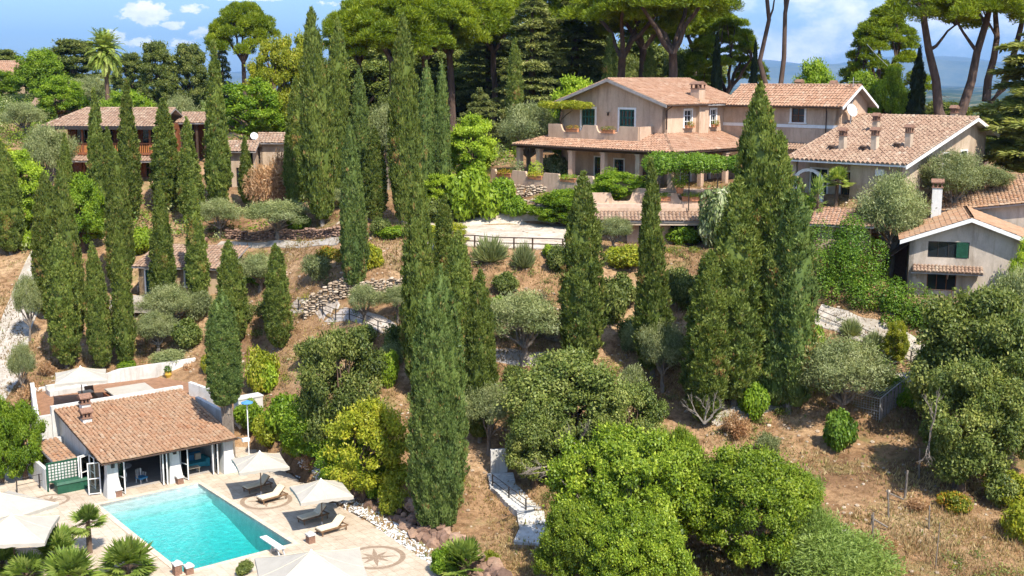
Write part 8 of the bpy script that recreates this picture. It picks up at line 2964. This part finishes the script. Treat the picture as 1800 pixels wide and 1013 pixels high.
def hill_scrub():
    """tangled scrub that clothes the upper slope on the left and behind the houses"""
    r = np.random.default_rng(35)
    n = 1500
    px = r.uniform(-80, 900, n); y = r.uniform(118, 245, n)
    x = (px - 900) / 2100 * y
    z = ground_np(x, y)
    q = (x - FK.x) * FK.ax + (y - FK.y) * FK.ay; w = -(x - FK.x) * FK.ay + (y - FK.y) * FK.ax
    ok = ~((q > -4) & (q < 21) & (w > -6) & (w < 9)) & ((y > 128) | (px < 560)) & ~((px > 380) & (px < 520) & (y > 122) & (y < 140)) & ~((px > 30) & (px < 150) & (y > 178) & (y < 193)) & ~((px < 60) & (y > 205))
    x, y, z = x[ok], y[ok], z[ok]
    k = len(x)
    cen = np.stack([x, y, z + .5], 1)
    s = r.uniform(.7, 1.9, k)
    rad = np.stack([s, s, s * r.uniform(.6, 1.1, k)], 1)
    for nm, sl, mt in (('undergrowth', slice(0, None, 3), 'oak'), ('undergrowth', slice(1, None, 3), 'green'), ('undergrowth', slice(2, None, 3), 'olive')):
        V, Fq, T = blob_leaves(cen[sl], rad[sl], 130, .32, .45, 36, .35)
        tag(link(nm, quads(nm, V, Fq, T, [L[mt]]), None), kind='stuff')
hill_scrub()
def far_woods():
    r = np.random.default_rng(25)
    n = 2600
    y = 330 * np.exp(r.uniform(0, 2.3, n)); x = r.uniform(-.5, .55, n) * y
    z = ground_np(x, y)
    cen = np.stack([x, y, z + 3], 1)
    s = r.uniform(4, 9, n) * (1 + y / 2500)
    rad = np.stack([s, s, s * r.uniform(.6, 1.0, n)], 1)
    V, Fq, T = blob_leaves(cen, rad, 36, 4.5, .8, 26, .2)
    tag(link('far_woods', quads('far_woods', V, Fq, T, [L['oak']]), None), kind='stuff')
far_woods()
# far village houses in the plain
RV = random.Random(31)
FARH = []
for i in range(16):
    px = RV.uniform(1560, 1770); y = RV.uniform(1500, 2600)
    FARH.append(((px - 900) / 2100 * y, y))
base_h = None
for i, (x, y) in enumerate(FARH):
    t = thing('distant_house', 'tiny pale house of the far village in the plain', 'house', (x, y, ground(x, y)), 'houses of the far village')
    if base_h is None:
        mb = MB(); mb.box((x, y, ground(x, y) + 5), (20, 14, 12)); w_ = obj('wall', mb, M['wall_cream'], t)
        mb = MB(); z = ground(x, y) + 11.02
        mb.add([(x - 11, y - 8, z), (x + 11, y - 8, z), (x + 11, y + 8, z), (x - 11, y + 8, z), (x - 11, y, z + 4), (x + 11, y, z + 4)], [(0, 1, 5, 4), (2, 3, 4, 5), (0, 4, 3), (1, 2, 5), (3, 2, 1, 0)])
        r_ = obj('roof', mb, M['tile2'], t)
        base_h = (w_.data, r_.data)
    else:
        for nm, me in zip(('wall', 'roof'), base_h):
            o = bpy.data.objects.new(nm, me); COL.objects.link(o); o.parent = t
        s = RV.uniform(.7, 1.5)
        t.scale = (s, s, RV.uniform(.7, 1.3)); t.rotation_euler = (0, 0, RV.uniform(0, 3.1))
# ------------------------------------------------------------------ light, sky, air, camera
SUN_AZ = Vector((0.50, -0.86, 0)).normalized()
EL = math.radians(53)
def build_world():
    w = bpy.data.worlds.new('World')
    SC.world = w
    w.use_nodes = True
    nt = w.node_tree
    bg = nt.nodes['Background']
    sky = N(nt, 'ShaderNodeTexSky', sky_type='NISHITA')
    sky.sun_disc = False
    sky.sun_elevation = EL
    sky.sun_rotation = math.atan2(SUN_AZ.x, SUN_AZ.y)
    sky.altitude = 100
    sky.air_density = 1.0
    sky.dust_density = 0.8
    sky.ozone_density = 2.0
    # cumulus and veil cloud from the sky direction
    tc = N(nt, 'ShaderNodeTexCoord')
    sep = N(nt, 'ShaderNodeSeparateXYZ')
    nt.links.new(tc.outputs['Generated'], sep.inputs[0])
    def math_(op, a, b=None, c=None):
        n = N(nt, 'ShaderNodeMath', operation=op)
        for i, v in enumerate((a, b, c)):
            if v is None: continue
            if isinstance(v, (int, float)): n.inputs[i].default_value = v
            else: nt.links.new(v, n.inputs[i])
        return n.outputs[0]
    hx = math_('DIVIDE', sep.outputs[0], sep.outputs[1])
    hz = math_('DIVIDE', sep.outputs[2], sep.outputs[1])
    cb = N(nt, 'ShaderNodeCombineXYZ')
    nt.links.new(hx, cb.inputs[0]); nt.links.new(math_('MULTIPLY', hz, 1.7), cb.inputs[1])
    def nz(scale, det, rough, off=0.0):
        mp = N(nt, 'ShaderNodeMapping')
        mp.inputs['Location'].default_value = (off, off * .7, 0)
        nt.links.new(cb.outputs[0], mp.inputs[0])
        n = N(nt, 'ShaderNodeTexNoise')
        n.inputs['Scale'].default_value = scale
        n.inputs['Detail'].default_value = det
        n.inputs['Roughness'].default_value = rough
        nt.links.new(mp.outputs[0], n.inputs['Vector'])
        return n.outputs[0]
    dens = None
    n_fine = nz(85, 8, 0.6)
    # (picture direction of each cloud bank, half width, half height, weight)
    for px, py, wx, wy, k in ((272, 28, 42, 20, 1.1), (318, 48, 30, 9, .8), (350, 20, 34, 9, .75), (215, 68, 26, 14, .9), (262, 78, 44, 11, .8), (385, 62, 50, 14, .75), (330, 78, 40, 10, .6),
                              (460, 2, 90, 7, .8), (590, 10, 40, 8, .5), (120, -4, 60, 6, .4)):
        cx = (px - 900) / 2100.0; cz = (140 - py) / 2100.0
        dx = math_('DIVIDE', math_('SUBTRACT', hx, cx), wx / 2100.0)
        dz = math_('DIVIDE', math_('SUBTRACT', hz, cz), wy / 2100.0)
        r2 = math_('ADD', math_('MULTIPLY', dx, dx), math_('MULTIPLY', dz, dz))
        g = math_('MULTIPLY', math_('POWER', 2.718, math_('MULTIPLY', r2, -0.8)), k)
        dens = g if dens is None else math_('MAXIMUM', dens, g)
    mr = N(nt, 'ShaderNodeMapRange', interpolation_type='SMOOTHSTEP')
    mr.inputs[1].default_value = 0.40; mr.inputs[2].default_value = 0.66
    nt.links.new(math_('ADD', dens, math_('MULTIPLY', math_('SUBTRACT', n_fine, 0.5), 1.5)), mr.inputs[0])
    # veil over the right half
    side = N(nt, 'ShaderNodeMapRange', interpolation_type='SMOOTHSTEP')
    side.inputs[1].default_value = 0.06; side.inputs[2].default_value = 0.24
    nt.links.new(hx, side.inputs[0])
    v = N(nt, 'ShaderNodeMapRange', interpolation_type='SMOOTHSTEP')
    v.inputs[1].default_value = 0.36; v.inputs[2].default_value = 0.62
    mpv = nz(13, 8, 0.62, 3.1)
    nt.links.new(mpv, v.inputs[0])
    veil = math_('MULTIPLY', math_('MULTIPLY', v.outputs[0], side.outputs[0]), 0.85)
    tot = math_('MAXIMUM', mr.outputs[0], veil)
    tot = math_('MULTIPLY', tot, math_('GREATER_THAN', sep.outputs[1], 0.2))
    # gentle shaded undersides come from a second noise of the cloud's own colour
    cc = ramp(nt, nz(60, 5, .6, 1.7), [(0.3, (4.3, 4.5, 4.8)), (0.62, (6.4, 6.2, 5.9))])
    low = N(nt, 'ShaderNodeMapRange', interpolation_type='SMOOTHSTEP')
    low.inputs[1].default_value = 0.02; low.inputs[2].default_value = 0.22
    nt.links.new(sep.outputs[2], low.inputs[0])
    band = mixc(nt, (0.42, 0.51, 0.60), (0.92, 0.98, 1.06), low.outputs[0])
    tint = mixc(nt, sky.outputs[0], band, 1.0, 'MULTIPLY')
    col = mixc(nt, tint, cc, tot)
    nt.links.new(col, bg.inputs[0])
    bg.inputs[1].default_value = 0.15
build_world()

sun = bpy.data.lights.new('sun', 'SUN')
sun.energy = 4.7
sun.angle = math.radians(0.55)
sun.color = (1.0, 0.935, 0.83)
so = bpy.data.objects.new('sun', sun)
COL.objects.link(so)
to_sun = Vector((SUN_AZ.x * math.cos(EL), SUN_AZ.y * math.cos(EL), math.sin(EL)))
so.rotation_euler = to_sun.to_track_quat('Z', 'Y').to_euler()
so.location = (30, -40, 80)

def build_haze():
    mb = MB()
    mb.box((1500, 11000, 400), (40000, 24000, 1000))
    m = bpy.data.materials.new('haze')
    m.use_nodes = True
    nt = m.node_tree
    nt.nodes.clear()
    out = N(nt, 'ShaderNodeOutputMaterial')
    v = N(nt, 'ShaderNodeVolumePrincipled')
    v.inputs['Color'].default_value = (0.20, 0.48, 1.0, 1)
    v.inputs['Density'].default_value = 4.2e-5
    v.inputs['Anisotropy'].default_value = 0.1
    nt.links.new(v.outputs[0], out.inputs['Volume'])
    o = obj('haze', mb, m)
    tag(o, kind='stuff')
if HAZE: build_haze()

cam = bpy.data.cameras.new('camera')
cam.sensor_width = 36.0
cam.lens = 36.0 * F
cam.clip_start = 0.5
cam.clip_end = 80000
co = bpy.data.objects.new('camera', cam)
COL.objects.link(co)
co.location = (0, 0, CAMZ)
co.rotation_euler = (PI / 2 - TH, 0, 0)
SC.camera = co
SC.view_settings.view_transform = 'Standard'
SC.view_settings.look = 'None'
SC.view_settings.gamma = 1.0
SC.view_settings.exposure = 0.86
SC.view_settings.use_curve_mapping = False
SC.cycles.max_bounces = 5
SC.cycles.diffuse_bounces = 2
SC.cycles.glossy_bounces = 2
SC.cycles.transmission_bounces = 4
SC.cycles.transparent_max_bounces = 12
SC.cycles.volume_bounces = 0
SC.cycles.caustics_reflective = False
SC.cycles.caustics_refractive = False
SC.cycles.use_denoising = True
SC.cycles.use_adaptive_sampling = True
SC.cycles.adaptive_threshold = 0.02
